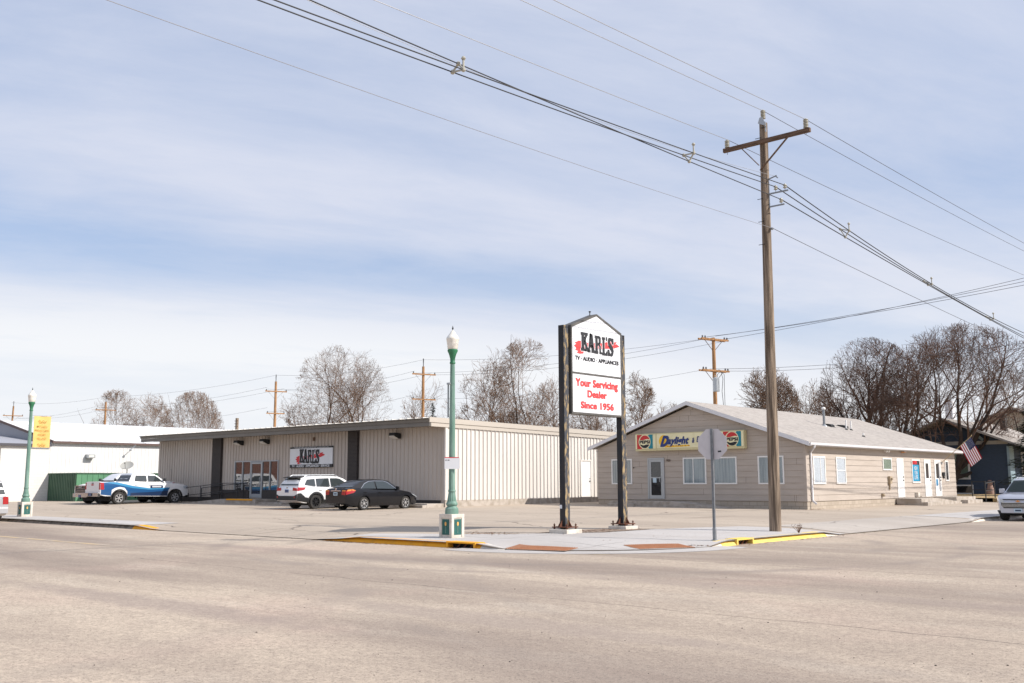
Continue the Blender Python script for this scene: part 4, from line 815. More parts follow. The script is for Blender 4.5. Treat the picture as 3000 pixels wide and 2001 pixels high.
# ============================================================ POLE SIGN
ps = thing('pole_sign', 'tall white store sign with gabled top between two peeling steel posts', 'sign', (-17.9, 23.4, .13))
sx = -17.65; cy0, cy1 = 22.24, 24.70
cab = [(cy0, 3.50), (cy1, 3.50), (cy1, 6.05), (23.47, 6.50), (cy0, 6.05)]
def inset(P, d):
    c = Vector((sum(p[0] for p in P)/len(P), sum(p[1] for p in P)/len(P)))
    return [(p[0]-d*(1 if p[0] > c.x+.2 else (-1 if p[0] < c.x-.2 else 0)), p[1]-d*(1 if p[1] > c.y else -1)*(1.0 if abs(p[0]-c.x) > .3 else 1.05)) for p in P]
b = MB(); b.prism(cab, (sx-.32, 0, 0), YA, ZA, XA, .30); b.build('cabinet', M['framegrey'], ps)
b = MB(); inn = inset(cab, .055)
for i in range(5):
    a, c = cab[i], cab[(i+1) % 5]; a2, c2 = inn[i], inn[(i+1) % 5]
    b.prism([a, c, c2, a2], (sx-.02, 0, 0), YA, ZA, XA, .022)
b.box(sx-.02, sx+.003, cy0+.05, cy1-.05, 4.655, 4.705); b.build('frame', M['framegrey'], ps)
b = MB(); b.prism([(inn[0][0], 4.705), (inn[1][0], 4.705), inn[2], inn[3], inn[4]], (sx-.018, 0, 0), YA, ZA, XA, .006); b.build('upper_panel', M['signwhite'], ps)
b = MB(); b.prism([inn[0], inn[1], (inn[1][0], 4.655), (inn[0][0], 4.655)], (sx-.018, 0, 0), YA, ZA, XA, .006); b.build('lower_panel', M['signwhite'], ps)
xf = sx-.011
b = MB(); brush(b, (xf, 22.37, 5.40), YA, ZA, XA, 2.24, 0, t=.003); b.build('brush_stroke', M['signredlt'], ps)
b = MB(); [storename(b, (xf+.0032, 22.72+dx, 5.34+dz), YA, ZA, XA, 1.56, .55, 0, t=.001) for dx, dz in ((-.02, 0), (.02, 0), (0, .02), (0, -.02))]; b.build('name_outline', M['signwhite'], ps)
b = MB(); storename(b, (xf+.005, 22.72, 5.34), YA, ZA, XA, 1.56, .55, 0, t=.005); b.build('store_name', M['signblack'], ps)
b = MB(); text(b, 'TV · AUDIO · APPLIANCES', 0, 0, (2.12, .125), (xf+.002, 22.42, 5.055), YA, ZA, XA, .045, t=.004); b.build('lettering', M['signblack'], ps)
b = MB(); text(b, 'Your Servicing', 0, 0, (2.05, .30), (xf+.002, 22.43, 4.235), YA, ZA, XA, .05, t=.004); b.build('red_lettering', M['signredlt'], ps); b = MB(); text(b, 'Dealer', 0, 0, (.94, .215), (xf+.002, 22.98, 4.0), YA, ZA, XA, .05, t=.004); b.build('red_lettering', M['signredlt'], ps); b = MB(); text(b, 'Since 1956', 0, 0, (1.60, .21), (xf+.002, 22.66, 3.67), YA, ZA, XA, .05, t=.004)
b.build('red_lettering', M['signredlt'], ps)
b = MB(); b.tube([(sx-.15, 23.33, 6.40), (sx-.15, 23.33, 6.56)], .015, 6); b.lathe((sx-.15, 23.33, 6.55), [(.02, 0), (.045, .02), (.02, .04)], 8); b.build('lifting_eye', M['trim'], ps)
for (y0, y1) in ((21.96, 22.17), (24.705, 24.93)):
    zb = .30; x0, x1 = sx-.25, sx-.05
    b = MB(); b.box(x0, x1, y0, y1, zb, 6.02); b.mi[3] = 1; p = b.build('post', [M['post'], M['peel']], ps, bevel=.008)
    b = MB(); cx, cy = (x0+x1)/2, (y0+y1)/2; b.box(cx-.27, cx+.27, cy-.25, cy+.25, zb+.03, zb+.055)
    for dx, dy in ((1, 0), (-1, 0), (0, 1), (0, -1)):
        u = Vector((dx, dy, 0)); w = Vector((-dy, dx, 0)); o = Vector((cx, cy, zb+.055))+u*(.12)-w*.008; b.prism([(0, 0), (.13, 0), (0, .20)], o, u, ZA, w, .016)
    for dx in (-.22, .22):
        for dy in (-.20, .20): b.lathe((cx+dx, cy+dy, zb-.03), [(.018, 0), (.018, .02), (.032, .025), (.032, .05), (.018, .055), (.018, .11), (.032, .115), (.032, .14), (.014, .145), (.014, .17)], 6)
    b.build('base_plate', M['rust'], ps)
b = MB(); b.box(sx-.24, sx-.165, 21.952, 21.959, .85, .95) ; b.build('sticker', M['signwhite'], ps)
for (y0, y1), x0, x1 in (((21.72, 22.40), -18.10, -17.46), ((24.48, 25.14), -18.10, -17.46)):
    b = MB(); b.box(x0, x1, y0, y1, .02, .285); b.build('footing', M['concrete_lt'], ps, bevel=.015)
# ============================================================ LAMP POSTS
def lamp_post(x, y, z, s, label, rot=0, plaques=True):
    t = thing('street_lamp', label, 'street lamp', (x, y, z), group='green lamp posts with acorn globes')
    o = Vector((x, y, z)); hw = .235
    b = MB()
    b.box(x-hw, x+hw, y-hw, y+hw, z-.1, z+.04); b.box(x-hw, x+hw, y-hw, y+hw, z+.53, z+.63)
    for sx_ in (-1, 1):
        for sy_ in (-1, 1): b.box(x+sx_*hw, x+sx_*(hw-.09), y+sy_*hw, y+sy_*(hw-.09), z+.04, z+.53)
    b.box(x-hw+.02, x+hw-.02, y-hw+.02, y+hw-.02, z+.04, z+.53); b.build('concrete_base', M['concrete_lt'], t, bevel=.008)
    for (u, w, nrm) in ((XA, NY, 0), (YA, XA, 1)):
        c = o+Vector(w)*(hw-.019); u = Vector(u)
        b = MB(); b.prism([(-.13, .10), (.13, .10), (.13, .50), (-.13, .50)], c, u, ZA, w, .006); pq = b.build('plaque', M['teal'], t)
        b = MB(); c2 = o+Vector(w)*(hw-.012); b.prism(disc(10, .032, 0, .38, ry=.055), c2, u, ZA, w, .006); b.build('corn_cob', M['corn'], pq)
        b = MB()
        for s_ in (-1, 1): b.prism([(0, .16), (.06*s_, .33), (.028*s_, .24)], c2, u, ZA, w, .006)
        b.prism([(-.005, .14), (.005, .14), (.005, .33), (-.005, .33)], c2, u, ZA, w, .006)
        b.build('leaf_relief', M['green'], pq)
    zb = .63
    b = MB(); b.lathe(o, [(.175, zb), (.18, zb+.05), (.172, zb+.14), (.12, zb+.20), (.15, zb+.235), (.155, zb+.27), (.12, zb+.33)], 28)
    b.lathe(o, [(.125, zb+.30), (.12, zb+.36), (.10, zb+.48), (.088, zb+.58)], 28, flute=.10)
    b.lathe(o, [(.10, zb+.575), (.105, zb+.60), (.098, zb+.625)], 28)
    b.lathe(o, [(.088, zb+.62), (.082, 2.4), (.062, 4.62)], 28, flute=.09)
    b.build('shaft', M['green'], t, smooth=True, angle=20)
    b = MB(); b.lathe(o, [(.075, 4.60), (.078, 4.63), (.062, 4.66), (.068, 4.74), (.10, 4.86), (.135, 4.93), (.14, 4.97), (.125, 4.985)], 24); b.build('capital', M['greendk'], t, smooth=True)
    b = MB(); b.lathe(o, [(.115, 4.98), (.135, 5.00), (.150, 5.10), (.168, 5.24), (.178, 5.27), (.172, 5.30), (.145, 5.34), (.10, 5.40), (.075, 5.43), (.055, 5.47), (.03, 5.50)], 24); b.build('globe', M['globe'], t, smooth=True, angle=50)
    b = MB(); b.lathe(o, [(.012, 5.48), (.012, 5.54), (.028, 5.56), (.012, 5.58), (.006, 5.63)], 8); b.bar(o+Vector((-.03, 0, 5.575)), o+Vector((.03, 0, 5.575)), .008, .008); b.build('finial', M['trim'], t)
    return t
l1 = lamp_post(-18.98, 18.80, .13, 1, 'green fluted lamp post beside the yellow kerb, nearest the camera')
b = MB(); o = Vector((-18.98, 18.80, 0))
b.bar(o+Vector((-.11, -.05, 4.2)), o+Vector((-.11, -.05, 3.3)), .03, .03, up=YA); b.box(-19.1, -18.98, 18.70, 18.82, 4.17, 4.22); b.build('banner_bracket', M['alum'], l1)

ns = thing('street_sign', 'small white notice with red top edge strapped to the lamp post', 'sign', (-18.98, 18.66, 2.0))
cdir = RT; c = o+Vector((0, 0, 0))-FW*.10
b = MB(); b.prism([(-.19, 1.93), (.21, 1.93), (.21, 2.23), (-.19, 2.23)], c, cdir, ZA, -FW, .006); b.build('panel', M['signwhite'], ns)
b = MB(); b.prism([(-.19, 2.22), (.19, 2.22), (.19, 2.24), (-.19, 2.24)], c, cdir, ZA, -FW, .009); b.build('red_edge', M['signred'], ns)
b = MB(); text(b, '60', 0, 0, (.04, .025), c+cdir*(-.17)+Vector((0, 0, 2.15)), cdir, ZA, -FW, .02, t=.008); b.prism([(-.11, 2.152), (-.06, 2.152), (-.06, 2.172), (-.11, 2.172)], c, cdir, ZA, -FW, .009); b.build('lettering', M['signblack'], ns)
l2x, l2y = -45.3, 18.75
l2 = lamp_post(l2x, l2y, .15, 1, 'green fluted lamp post carrying the yellow banner, farther down the street')
b = MB(); oo = Vector((l2x, l2y, .15))
for z_ in (4.40, 2.98): b.bar(oo+Vector((0, 0, z_)), oo+Vector((0, .92, z_)), .02, .02)
b.build('banner_arm', M['alum'], l2)
bn = thing('banner', 'yellow cloth banner hung from the far lamp post', 'banner', (l2x, l2y+.5, 3.5))
b = MB(); n_ = 10
for j in range(n_):
    y0 = l2y+.14+.74*j/n_; y1 = l2y+.14+.74*(j+1)/n_; f = lambda y: .02*math.sin((y-l2y)*9)
    b.add([(l2x+f(y0), y0, 3.15), (l2x+f(y1), y1, 3.15), (l2x+f(y1), y1, 4.53), (l2x+f(y0), y0, 4.53), (l2x+f(y0)-.006, y0, 3.15), (l2x+f(y1)-.006, y1, 3.15), (l2x+f(y1)-.006, y1, 4.53), (l2x+f(y0)-.006, y0, 4.53)], [(0, 1, 2, 3), (7, 6, 5, 4), (0, 4, 5, 1), (2, 6, 7, 3), (0, 3, 7, 4), (1, 5, 6, 2)])
b.build('cloth', M['banner'], bn)
b = MB()
for k, s in enumerate(('MITCHELL', 'PREHISTORIC', 'INDIAN', 'VILLAGE')):
    w_ = (.46, .62, .32, .40)[k]; text(b, s, 0, 0, (w_, .085), (l2x+.026, l2y+.51-w_/2, 4.03-.175*k), YA, ZA, XA, .01)
b.build('lettering', M['bannertx'], bn)
b = MB(); 
for zc in (4.30, 3.27): b.tube([(l2x+.03, l2y+.34+.34*i/10, zc+.05*math.sin(i*1.3)) for i in range(11)], .008, 4); b.tube([(l2x+.03, l2y+.36+.30*i/10, zc-.05+.03*math.sin(i*1.7+1)) for i in range(11)], .007, 4)
b.build('line_emblem', M['bannertx'], bn)
# ============================================================ STOP SIGN (seen from behind)
ss_ = thing('stop_sign', 'back of a weathered octagonal stop sign on a perforated steel post', 'stop sign', (-13.15, 22.21, .14))
o = Vector((-13.15, 22.21, 0)); nS = Vector((math.sin(R(8)), -math.cos(R(8)), 0))  # seen side
u_ = Vector((math.cos(R(8)), math.sin(R(8)), 0)); u_ = (RT*math.cos(R(-32))+FW*math.sin(R(-32))).normalized(); nS = Vector((u_.y, -u_.x, 0))
oc = disc(8, .412, 0, 2.515, a0=22.5, a1=382.5)
b = MB(); b.prism(oc, o-nS*.035, u_, ZA, -nS, .004); b.build('sign_plate', M['stopback'], ss_)
b = MB(); b.prism(disc(8, .40, 0, 2.515, 22.5, 382.5), o-nS*.040, u_, ZA, -nS, .002); b.build('sign_face', M['signred'], ss_)
b = MB(); text(b, 'STOP', 0, 0, (.60, .26), o-nS*.043+u_*.30+Vector((0, 0, 2.385)), -u_, ZA, -nS, .02, t=.001); b.build('lettering', M['signwhite'], ss_)
b = MB(); b.prism([(.14, 2.31), (.23, 2.315), (.225, 2.355), (.138, 2.35)], o-nS*.0345, u_, ZA, nS, .002); b.build('sticker', M['signblack'], ss_)
b = MB(); w = .03; 
for a, c_ in ((-w, -w+.006), (w-.006, w)): b.prism([(a, .12), (c_, .12), (c_, 2.90), (a, 2.90)], o-nS*w, u_, ZA, nS, 2*w)
b.prism([(-w, .12), (w, .12), (w, 2.90), (-w, 2.90)], o-nS*w, u_, ZA, nS, .006)
z = .12; zz_ = []
while z < 2.9:
    b.prism([(-w, z), (w, z), (w, z+.032), (-w, z+.032)], o+nS*(w-.005), u_, ZA, nS, .005); z += .054
b.prism([(-w, .12), (-.012, .12), (-.012, 2.9), (-w, 2.9)], o+nS*(w-.005), u_, ZA, nS, .0045); b.prism([(.012, .12), (w, .12), (w, 2.9), (.012, 2.9)], o+nS*(w-.005), u_, ZA, nS, .0045)
b.build('post', M['steel'], ss_)
b = MB(); b.lathe((-13.15, 22.21, .13), [(.09, 0), (.085, .02), (.05, .03), (.05, .30), (.04, .31)], 8); b.build('post_sleeve', M['steel'], ss_)
# ============================================================ NEAR UTILITY POLE
up = thing('utility_pole', 'tall weathered wooden power pole with slanting crossarm on the corner', 'utility pole', (-13.9, 26.93, .13))
PB = Vector((-13.94, 26.93, .05)); PT = Vector((-13.83, 26.95, 12.38))
b = MB(); n_ = 24; pts = [PB+(PT-PB)*(i/n_) for i in range(n_+1)]
b.tube(pts, [.172-.052*(i/n_) for i in range(n_+1)], 20); b.build('pole', M['wood'], up, smooth=True, angle=50)
def insulator(mb, p, r=.085, h=.30, n=5):
    prof = [(r*.45, 0)]
    for i in range(n): z0 = h*(i+.1)/n; prof += [(r*.55, z0), (r, z0+h*.25/n), (r*.95, z0+h*.5/n), (r*.55, z0+h*.65/n)]
    prof += [(r*.5, h), (r*.25, h+.02)]; mb.lathe(p, prof, 12)
yA2 = 26.93-.19
b = MB(); b.box(-15.10, -12.24, yA2-.055, yA2+.055, 11.68, 11.81); b.build('crossarm', M['armwood'], up, bevel=.01)
b = MB(); b.bar((-14.46, yA2-.07, 11.68), (-13.90, yA2-.04, 11.02), .02, .06, up=YA); b.bar((-12.90, yA2-.07, 11.68), (-13.86, yA2-.04, 10.85), .02, .07, up=YA); b.build('brace', M['armwood'], up)
INS = [(-12.37, yA2, 11.82), (-13.83, 26.95, 12.52), (-14.97, yA2, 11.82)]
for p, h_ in zip(INS, (.28, .28, .24)): b = MB(); insulator(b, p, .078, h_, 6 if h_ > .25 else 5); b.build('insulator', M['porcelain'], up, smooth=True)
b = MB()
for p in (INS[0], INS[2]): b.tube([(p[0], p[1], 11.60), (p[0], p[1], 11.83)], .012, 6)
b.tube([(-13.83, 26.95, 12.36), (-13.83, 26.95, 12.54)], .02, 6); b.prism([(-.10, 0), (.11, -.1), (.13, .0), (.04, .17), (-.04, .17)], (-13.83, 26.80, 12.36), XA, ZA, NY, .012); b.prism([(.10, .02), (.13, .02), (.14, -.30), (.11, -.30)], (-13.83, 26.86, 12.36), XA, ZA, NY, .03)
b.build('insulator_pin', M['alum'], up)
SI = [(-13.20, 26.93, 10.21), (-13.50, 26.93, 10.22), (-13.34, 26.93, 9.80)]
b = MB(); b.bar((-13.74, 26.93, 10.14), (-13.10, 26.93, 10.14), .04, .04); b.bar((-13.74, 26.93, 9.74), (-13.24, 26.93, 9.74), .04, .04); b.bar((-13.72, 26.93, 9.70), (-13.72, 26.93, 10.62), .03, .03, up=YA); b.bar((-13.72, 26.93, 10.60), (-13.45, 26.93, 10.66), .03, .03); b.bar((-13.5, 26.93, 10.66), (-13.42, 26.93, 10.58), .03, .03)
for p in SI: b.tube([(p[0], p[1], p[2]-.08), (p[0], p[1], p[2]+.02)], .01, 5)
b.tube([(-13.72, 26.93, 9.08), (-13.64, 26.93, 9.05)], .04, 6)
b.build('wire_bracket', M['steel'], up)
for p in SI: b = MB(); insulator(b, p, .06, .13, 2); b.build('insulator', M['porcelain'], up, smooth=True)
b = MB()
for i, (dx, z_) in enumerate(((-.16, 11.9), (.15, 12.2), (-.16, 10.0), (-.16, 9.3), (-.17, 8.6))): b.bar((-13.85, 26.8, z_), (-13.85+dx*1.2, 26.8, z_), .015, .015)
b.build('bolt', M['trim'], up)
# --- wires -------------------------------------------------------------
S2 = 3000/2351.
def fit_par(pts):   # least squares parabola z(y)
    n = len(pts); A = [[0]*4 for _ in range(3)]
    for y, z in pts:
        r = [1, y, y*y]
        for i in range(3):
            for j in range(3): A[i][j] += r[i]*r[j]
            A[i][3] += r[i]*z
    for i in range(3):
        p = A[i][i]
        for j in range(i, 4): A[i][j] /= p
        for k in range(3):
            if k != i:
                q = A[k][i]
                for j in range(i, 4): A[k][j] -= q*A[i][j]
    return A[0][3], A[1][3], A[2][3]
def wire(label, P0, samples, x_of, r, m, ext, name='power_line', group='overhead wires of the corner pole', off=(0, 0)):
    """span from attachment P0; samples are image coordinates cast onto the wire's own vertical plane"""
    pts = []
    for (a, b_) in samples:
        q = onX(a*S2, b_*S2, x_of); pts.append((q.y-P0[1], q.z-P0[2]))
    # z = a t + b t^2 through P0
    s2 = s3 = s4 = t1 = t2 = 0
    for y, z in pts: s2 += y*y; s3 += y**3; s4 += y**4; t1 += z*y; t2 += z*y*y
    if len(pts) == 1: bb = .004; aa = (pts[0][1]-bb*pts[0][0]**2)/pts[0][0]
    else: D = s2*s4-s3*s3; aa = (t1*s4-t2*s3)/D; bb = (s2*t2-s3*t1)/D
    bb = max(min(bb, .012), .0004)
    n_ = 40; V = []
    for i in range(n_+1):
        t_ = ext*i/n_; V.append((P0[0]+(x_of-P0[0])*0+off[0]*i/n_, P0[1]+t_, P0[2]+aa*t_+bb*t_*t_+off[1]))
    b = MB(); b.tube(V, r, 5, cap=False)
    return tag(b.build(name, M[m], smooth=True), label, 'wire', group), V
W1, W2, W3 = [(p[0], p[1], p[2]+.27) for p in INS]
wire('uppermost bare wire running left over the street from the right crossarm insulator', W1, [(1240, 0), (1640, 178)], W1[0], .009, 'wirelt', -34)
wire('bare wire running left over the street from the pole top insulator', W2, [(1178, 0), (1500, 142)], W2[0], .009, 'wirelt', -34)
wire('bare wire running left over the street from the left crossarm insulator', W3, [(840, 0), (1300, 178)], W3[0], .009, 'wirelt', -34)
wire('bare wire running right down the side street from the right crossarm insulator', W1, [(2351, 590), (2100, 425)], W1[0], .009, 'wire', 60)
wire('bare wire running right down the side street from the pole top insulator', W2, [(2351, 612), (2100, 455)], W2[0], .009, 'wire', 60)
wire('bare wire running right down the side street from the left crossarm insulator', W3, [(2351, 650), (2100, 528)], W3[0], .009, 'wire', 60)
C1, C2, C3 = [(p[0], p[1], p[2]+.10) for p in SI]
VL = []
for c_, s_, lb in ((C1, [(608, 0), (1065, 160), (1576, 348)], 'top'), (C2, [(590, 0), (1062, 172), (1576, 360)], 'middle'), (C3, [(570, 0), (1065, 185), (1578, 368)], 'lowest')):
    VL.append(wire(lb+' of the three thick black cables running left over the street', c_, s_, c_[0], .013, 'cable', -34)[1])
VR = []
for c_, s_, lb in ((C1, [(1953, 535), (2142, 652), (2351, 765)], 'top'), (C2, [(1953, 541), (2142, 658), (2351, 772)], 'middle'), (C3, [(1953, 548), (2142, 663), (2351, 778)], 'lowest')):
    VR.append(wire(lb+' of the three thick black cables running right down the side street', c_, s_, c_[0], .016, 'cable', 60)[1])
wire('faint thin messenger wire above the thick cables running left', (-13.47, 26.93, 10.64), [(705, 0), (1300, 250)], -13.47, .005, 'wirelt', -34)
wire('lowest thin communication wire running left from the pole', (-13.66, 26.93, 9.08), [(250, 0), (1000, 270), (1400, 400)], -13.66, .006, 'wirefaint', -36)
wire('lowest thin communication wire running right down the side street', (-13.66, 26.93, 9.08), [(2351, 805), (2050, 660)], -13.66, .009, 'wire', 60)
def spacer(VV, px, label, big=1):
    # where the cable bundle crosses the image column px
    best = None
    for i in range(len(VV[0])-1):
        p = Vector(VV[0][i]); q = p-CAMP; d = q.dot(cf)
        if d < 1: continue
        x = 1500+2933*q.dot(cr)/d
        if best is None or abs(x-px) < best[0]: best = (abs(x-px), i, x)
    i = best[1]; P = [Vector(v[i]) for v in VV]
    t = thing('cable_spacer', label, 'cable spacer', P[1], group='pale spacers clamped on the black cables')
    b = MB(); 
    for a in range(3): b.bar(P[a], P[(a+1) % 3], .03, .03)
    b.bar(P[0], P[0]+Vector((0, 0, .22)), .03, .03, up=YA); b.build('bracket', M['porcelain'], t)
    b = MB()
    for p in P: b.lathe(p-Vector((0, 0, .04)), [(.03, 0), (.045, .02), (.045, .06), (.03, .08)], 8)
    b.lathe(P[0]+Vector((0, 0, .2)), [(.03, 0), (.05, .03), (.03, .07)], 8); b.build('clamp', M['porcelain'], t)
spacer(VL, 1065*S2, 'pale spacer on the cables high over the street, left of the pole'); spacer(VL, 1576*S2, 'pale spacer on the black cables just left of the near pole')
spacer(VR, 1953*S2, 'pale spacer on the cables nearest right of the pole'); spacer(VR, 2142*S2, 'pale spacer on the cables above the dark bare tree'); spacer(VR, 2290*S2, 'pale spacer on the cables at the right edge of the view')
# ============================================================ ALLEY POLES AND THEIR WIRES
AY = 64.0
def alley(x, h, label, arms, h0=.5, wood='woodlt', tilt=0, xf_=False):
    t = thing('utility_pole', label, 'utility pole', (x, AY, h0), group='utility poles along the back alley')
    b = MB(); b.tube([(x, AY, h0), (x+tilt, AY, h)], [.19, .12], 12); b.build('pole', M[wood], t, smooth=True, angle=60)
    for (z_, L_, dbl) in arms:
        for dy in ((-.17, .17) if dbl else (-.17,)):
            b = MB(); u = Vector((math.cos(R(50)), math.sin(R(50)), 0)) if not dbl else Vector((.5, .866, 0)); u = Vector((.30, .954, 0)) if not dbl else Vector((.25, .97, 0))
            c = Vector((x+tilt*.95, AY, z_))+Vector((u.y, -u.x, 0))*(-dy); b.bar(c-u*L_/2, c+u*L_/2, .10, .12); b.build('crossarm', M['woodlt'], t)
        b = MB()
        for s_ in (-1, 1): b.bar(Vector((x+tilt*.9, AY, z_-.05))+u*(s_*L_*.33), (x+tilt*.9, AY, z_-.9), .03, .03)
        b.build('brace', M['alum'] if not dbl else M['armwood'], t)
        b = MB()
        for s_ in ((-.46, -.36, .36, .46) if dbl else (-.46, .46)): insulator(b, Vector((x+tilt, AY, z_+.06))+u*(L_*s_)+Vector((.12, 0, 0)), .07, .16, 2)
        b.build('insulator', M['wire'], t)
    if xf_:
        b = MB(); c = Vector((x+.30, AY-.30, 8.0)); b.lathe(c, [(.24, 0), (.25, .05), (.25, .95), (.22, 1.0), (.05, 1.05)], 18); tf = b.build('transformer', mat('transformer_grey', 'b3b8ba', .5), t)
        b = MB(); insulator(b, c+Vector((.1, 0, 1.02)), .04, .2, 2); insulator(b, c+Vector((-.1, 0, 1.02)), .04, .2, 2); b.build('bushing', M['porcelain'], tf)
        b = MB(); b.tube([c+Vector((.1, 0, 1.2)), c+Vector((.35, .1, 1.5)), c+Vector((.5, .1, .9)), c+Vector((.4, .1, 0)), c+Vector((.5, .1, -1.2)), c+Vector((.55, .1, -2.2))], .02, 5); b.tube([c+Vector((-.1, 0, 1.2)), c+Vector((.2, .1, 1.6)), c+Vector((.62, .1, 1.2)), c+Vector((.6, .1, 0)), c+Vector((.62, .1, -2.2))], .018, 5); b.build('drop_cable', M['cable'], t)
        b = MB(); b.tube([Vector((x, AY, 6.0)), Vector((x-.8, AY-1.4, 6.6)), Vector((x-1.0, AY-1.6, 6.7))], .03, 6); b.build('service_bracket', M['alum'], t)
    else:
        b = MB(); b.tube([(x+tilt, AY, h), (x+tilt, AY, h+.75)], .04, 6); insulator(b, Vector((x+tilt, AY, h+.35)), .06, .4, 4); b.build('top_insulator', M['wire'], t)
    return t
alley(-37.5, 12.0, 'alley pole with two double crossarms and a grey transformer above the bakery roof', [(11.85, 2.7, True), (9.55, 2.7, True)], xf_=True)
alley(-68.5, 12.3, 'alley pole with two pale crossarms just left of the near lamp post', [(11.55, 2.4, False), (9.2, 2.4, False)])
alley(-92.0, 12.5, 'slim alley pole rising behind the long store roof', [(11.4, 2.4, False), (9.0, 2.0, False)], wood='woodlt')
alley(-131.0, 12.4, 'alley pole in front of the bare tree over the white roof', [(11.3, 2.6, False), (7.7, 2.0, False)])
alley(-162.0, 13.4, 'leaning alley pole at the left edge of the view', [(11.9, 2.8, False), (8.0, 2.2, False)], tilt=.8)
st_ = thing('utility_pole', 'short broken off pole stub with rusty bolts behind the store roof', 'utility pole', (-75, 52, .5), group='utility poles along the back alley')
q = onY(695, 1225, 60); b = MB(); b.tube([(q.x, 60, .5), (q.x, 60, q.z)], [.2, .17], 12); b.build('pole', M['wood'], st_, smooth=True); b = MB(); [b.bar((q.x-.3, 59.9, z_), (q.x+.3, 59.9, z_), .04, .06) for z_ in (q.z-.3, q.z-.6, q.z-.9)]; b.build('bolt', M['rust'], st_)
def span(a, c, sag, r, label, m='wire', g='wires of the alley pole line'):
    a = Vector(a); c = Vector(c); b = MB(); b.tube([a+(c-a)*t_-Vector((0, 0, sag*4*t_*(1-t_))) for t_ in rngf(0, 1, 14)], r, 4, cap=False)
    tag(b.build('power_line', M[m]), label, 'wire', g)
xs_ = [-37.5, -68.5, -92.0, -131.0, -162.0]
tops = [12.0, 12.95, 13.2, 13.1, 14.0]
for i, nm in enumerate(('between the bakery and lamp post', 'right of the slim roof pole', 'left of the slim roof pole', 'near the leaning left pole')):
    span((xs_[i], AY, tops[i]), (xs_[i+1], AY, tops[i+1]), .5, .010, 'top wire of the alley pole line '+nm)
    for s_, nn in ((-1.1, 'camera side'), (1.1, 'far side')): span((xs_[i], AY+s_, 11.8), (xs_[i+1], AY+s_, 11.6), .6, .010, nn+' crossarm wire of the alley pole line '+nm)
    span((xs_[i], AY-1, 9.6), (xs_[i+1], AY-1, 9.2), .6, .009, 'lower wire of the alley pole line '+nm)
for k, (dy, z_, nn) in enumerate(((-1.3, 11.9, 'lowest'), (0, 12.1, 'middle'), (1.3, 12.0, 'highest'))):
    e = onY(3000, (628+14*(2-k))*S2, AY-30*0+dy); e = onY(3000, (626+(16 if k == 0 else (8 if k == 1 else 0))+5)*S2, AY+dy)
    span((-37.3, AY+dy, z_), (e.x+ (e.x+37.3)*.25, AY+dy, z_+(e.z-z_)*1.0 if False else z_+(e.z-z_)*1.25), .3, .014, nn+' upper wire leaving the transformer pole to the right')
for k, (px, py) in enumerate(((2351, 778), (2351, 790))):
    e = onY(px*S2, py*S2, AY-1+k*2); span((-37.3, AY-1+2*k, 9.6), (e.x*1.0+3, AY-1+2*k, e.z), .5, .012, ('lower wire leaving the transformer pole to the right on the camera side', 'lower wire leaving the transformer pole to the right on the far side')[k])
# ============================================================ WHITE BUILDING ON THE LEFT
wb = thing('metal_building', 'long white ribbed metal building with brown eave left of the store', 'building', (-80, 45, .2))
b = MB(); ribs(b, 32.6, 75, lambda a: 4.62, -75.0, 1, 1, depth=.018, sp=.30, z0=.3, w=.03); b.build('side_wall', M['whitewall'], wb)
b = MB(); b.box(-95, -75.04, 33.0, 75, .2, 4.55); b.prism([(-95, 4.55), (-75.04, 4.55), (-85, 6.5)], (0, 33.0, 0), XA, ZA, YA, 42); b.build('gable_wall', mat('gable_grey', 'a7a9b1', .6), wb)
b = MB(); sl3 = (6.62-4.65)/10.2
b.prism([(-74.8, 4.65), (-85, 6.62), (-95.2, 4.65), (-95.2, 4.55), (-85, 6.52), (-74.8, 4.55)], (0, 32.7, 0), XA, ZA, YA, 43); 
y = 32.8
while y < 75.6: b.prism([(-74.78, 4.65), (-85, 6.625), (-85, 6.645), (-74.78, 4.672)], (0, y, 0), XA, ZA, YA, .04); y += 1.2
b.build('roof', mat('roof_white_metal', 'e4e3e1', .45), wb)
b = MB(); b.box(-74.86, -74.74, 32.62, 75.7, 4.50, 4.66); b.prism([(-74.75, 4.52), (-85, 6.50), (-85, 6.68), (-74.75, 4.70)], (0, 32.62, 0), XA, ZA, YA, .08); b.build('brown_trim', mat('trim_brown', '5f4b45', .6), wb)
t = thing('wall_light', 'small flood light on the white metal wall above the satellite dish', 'wall light', (-75, 43, 3.9))
q = onX(262, 1337, -74.95); b = MB(); b.box(-74.98, -74.6, q.y-.3, q.y+.3, q.z-.14, q.z+.14); b.build('housing', M['alum'], t); b = MB(); b.box(-74.599, -74.58, q.y-.2, q.y+.2, q.z-.08, q.z+.08); b.build('lens', M['globe'], t)
t = thing('wall_light', 'gooseneck lamp reaching down from the brown eave of the white building', 'wall light', (-74.7, 50, 4.4))
q = onX(397, 1303, -74.7); b = MB(); b.tube([(-74.75, q.y, 4.52), (-74.55, q.y-.12, 4.42), (-74.45, q.y-.5, 4.15)], .03, 6); b.build('arm', M['alum'], t); b = MB(); b.lathe((-74.45, q.y-.52, 4.05), [(.09, 0), (.10, .07), (.04, .14)], 10); b.build('lamp_head', M['alum'], t)
bb_ = thing('block_building', 'low white painted block building with grey roof at the left edge', 'building', (-80, 30, .2))
b = MB(); b.box(-98, -74.98, 29.1, 32.58, .1, 4.28); b.build('wall', M['whiteblock'], bb_)
b = MB(); b.prism([(-74.8, 4.32), (-98.2, 4.32), (-98.2, 4.6), (-86, 5.3), (-84, 5.35), (-74.8, 4.42)], (0, 28.8, 0), XA, ZA, YA, 3.8); y = 28.9
b.build('roof', mat('roof_grey', '9c9da3', .6), bb_)
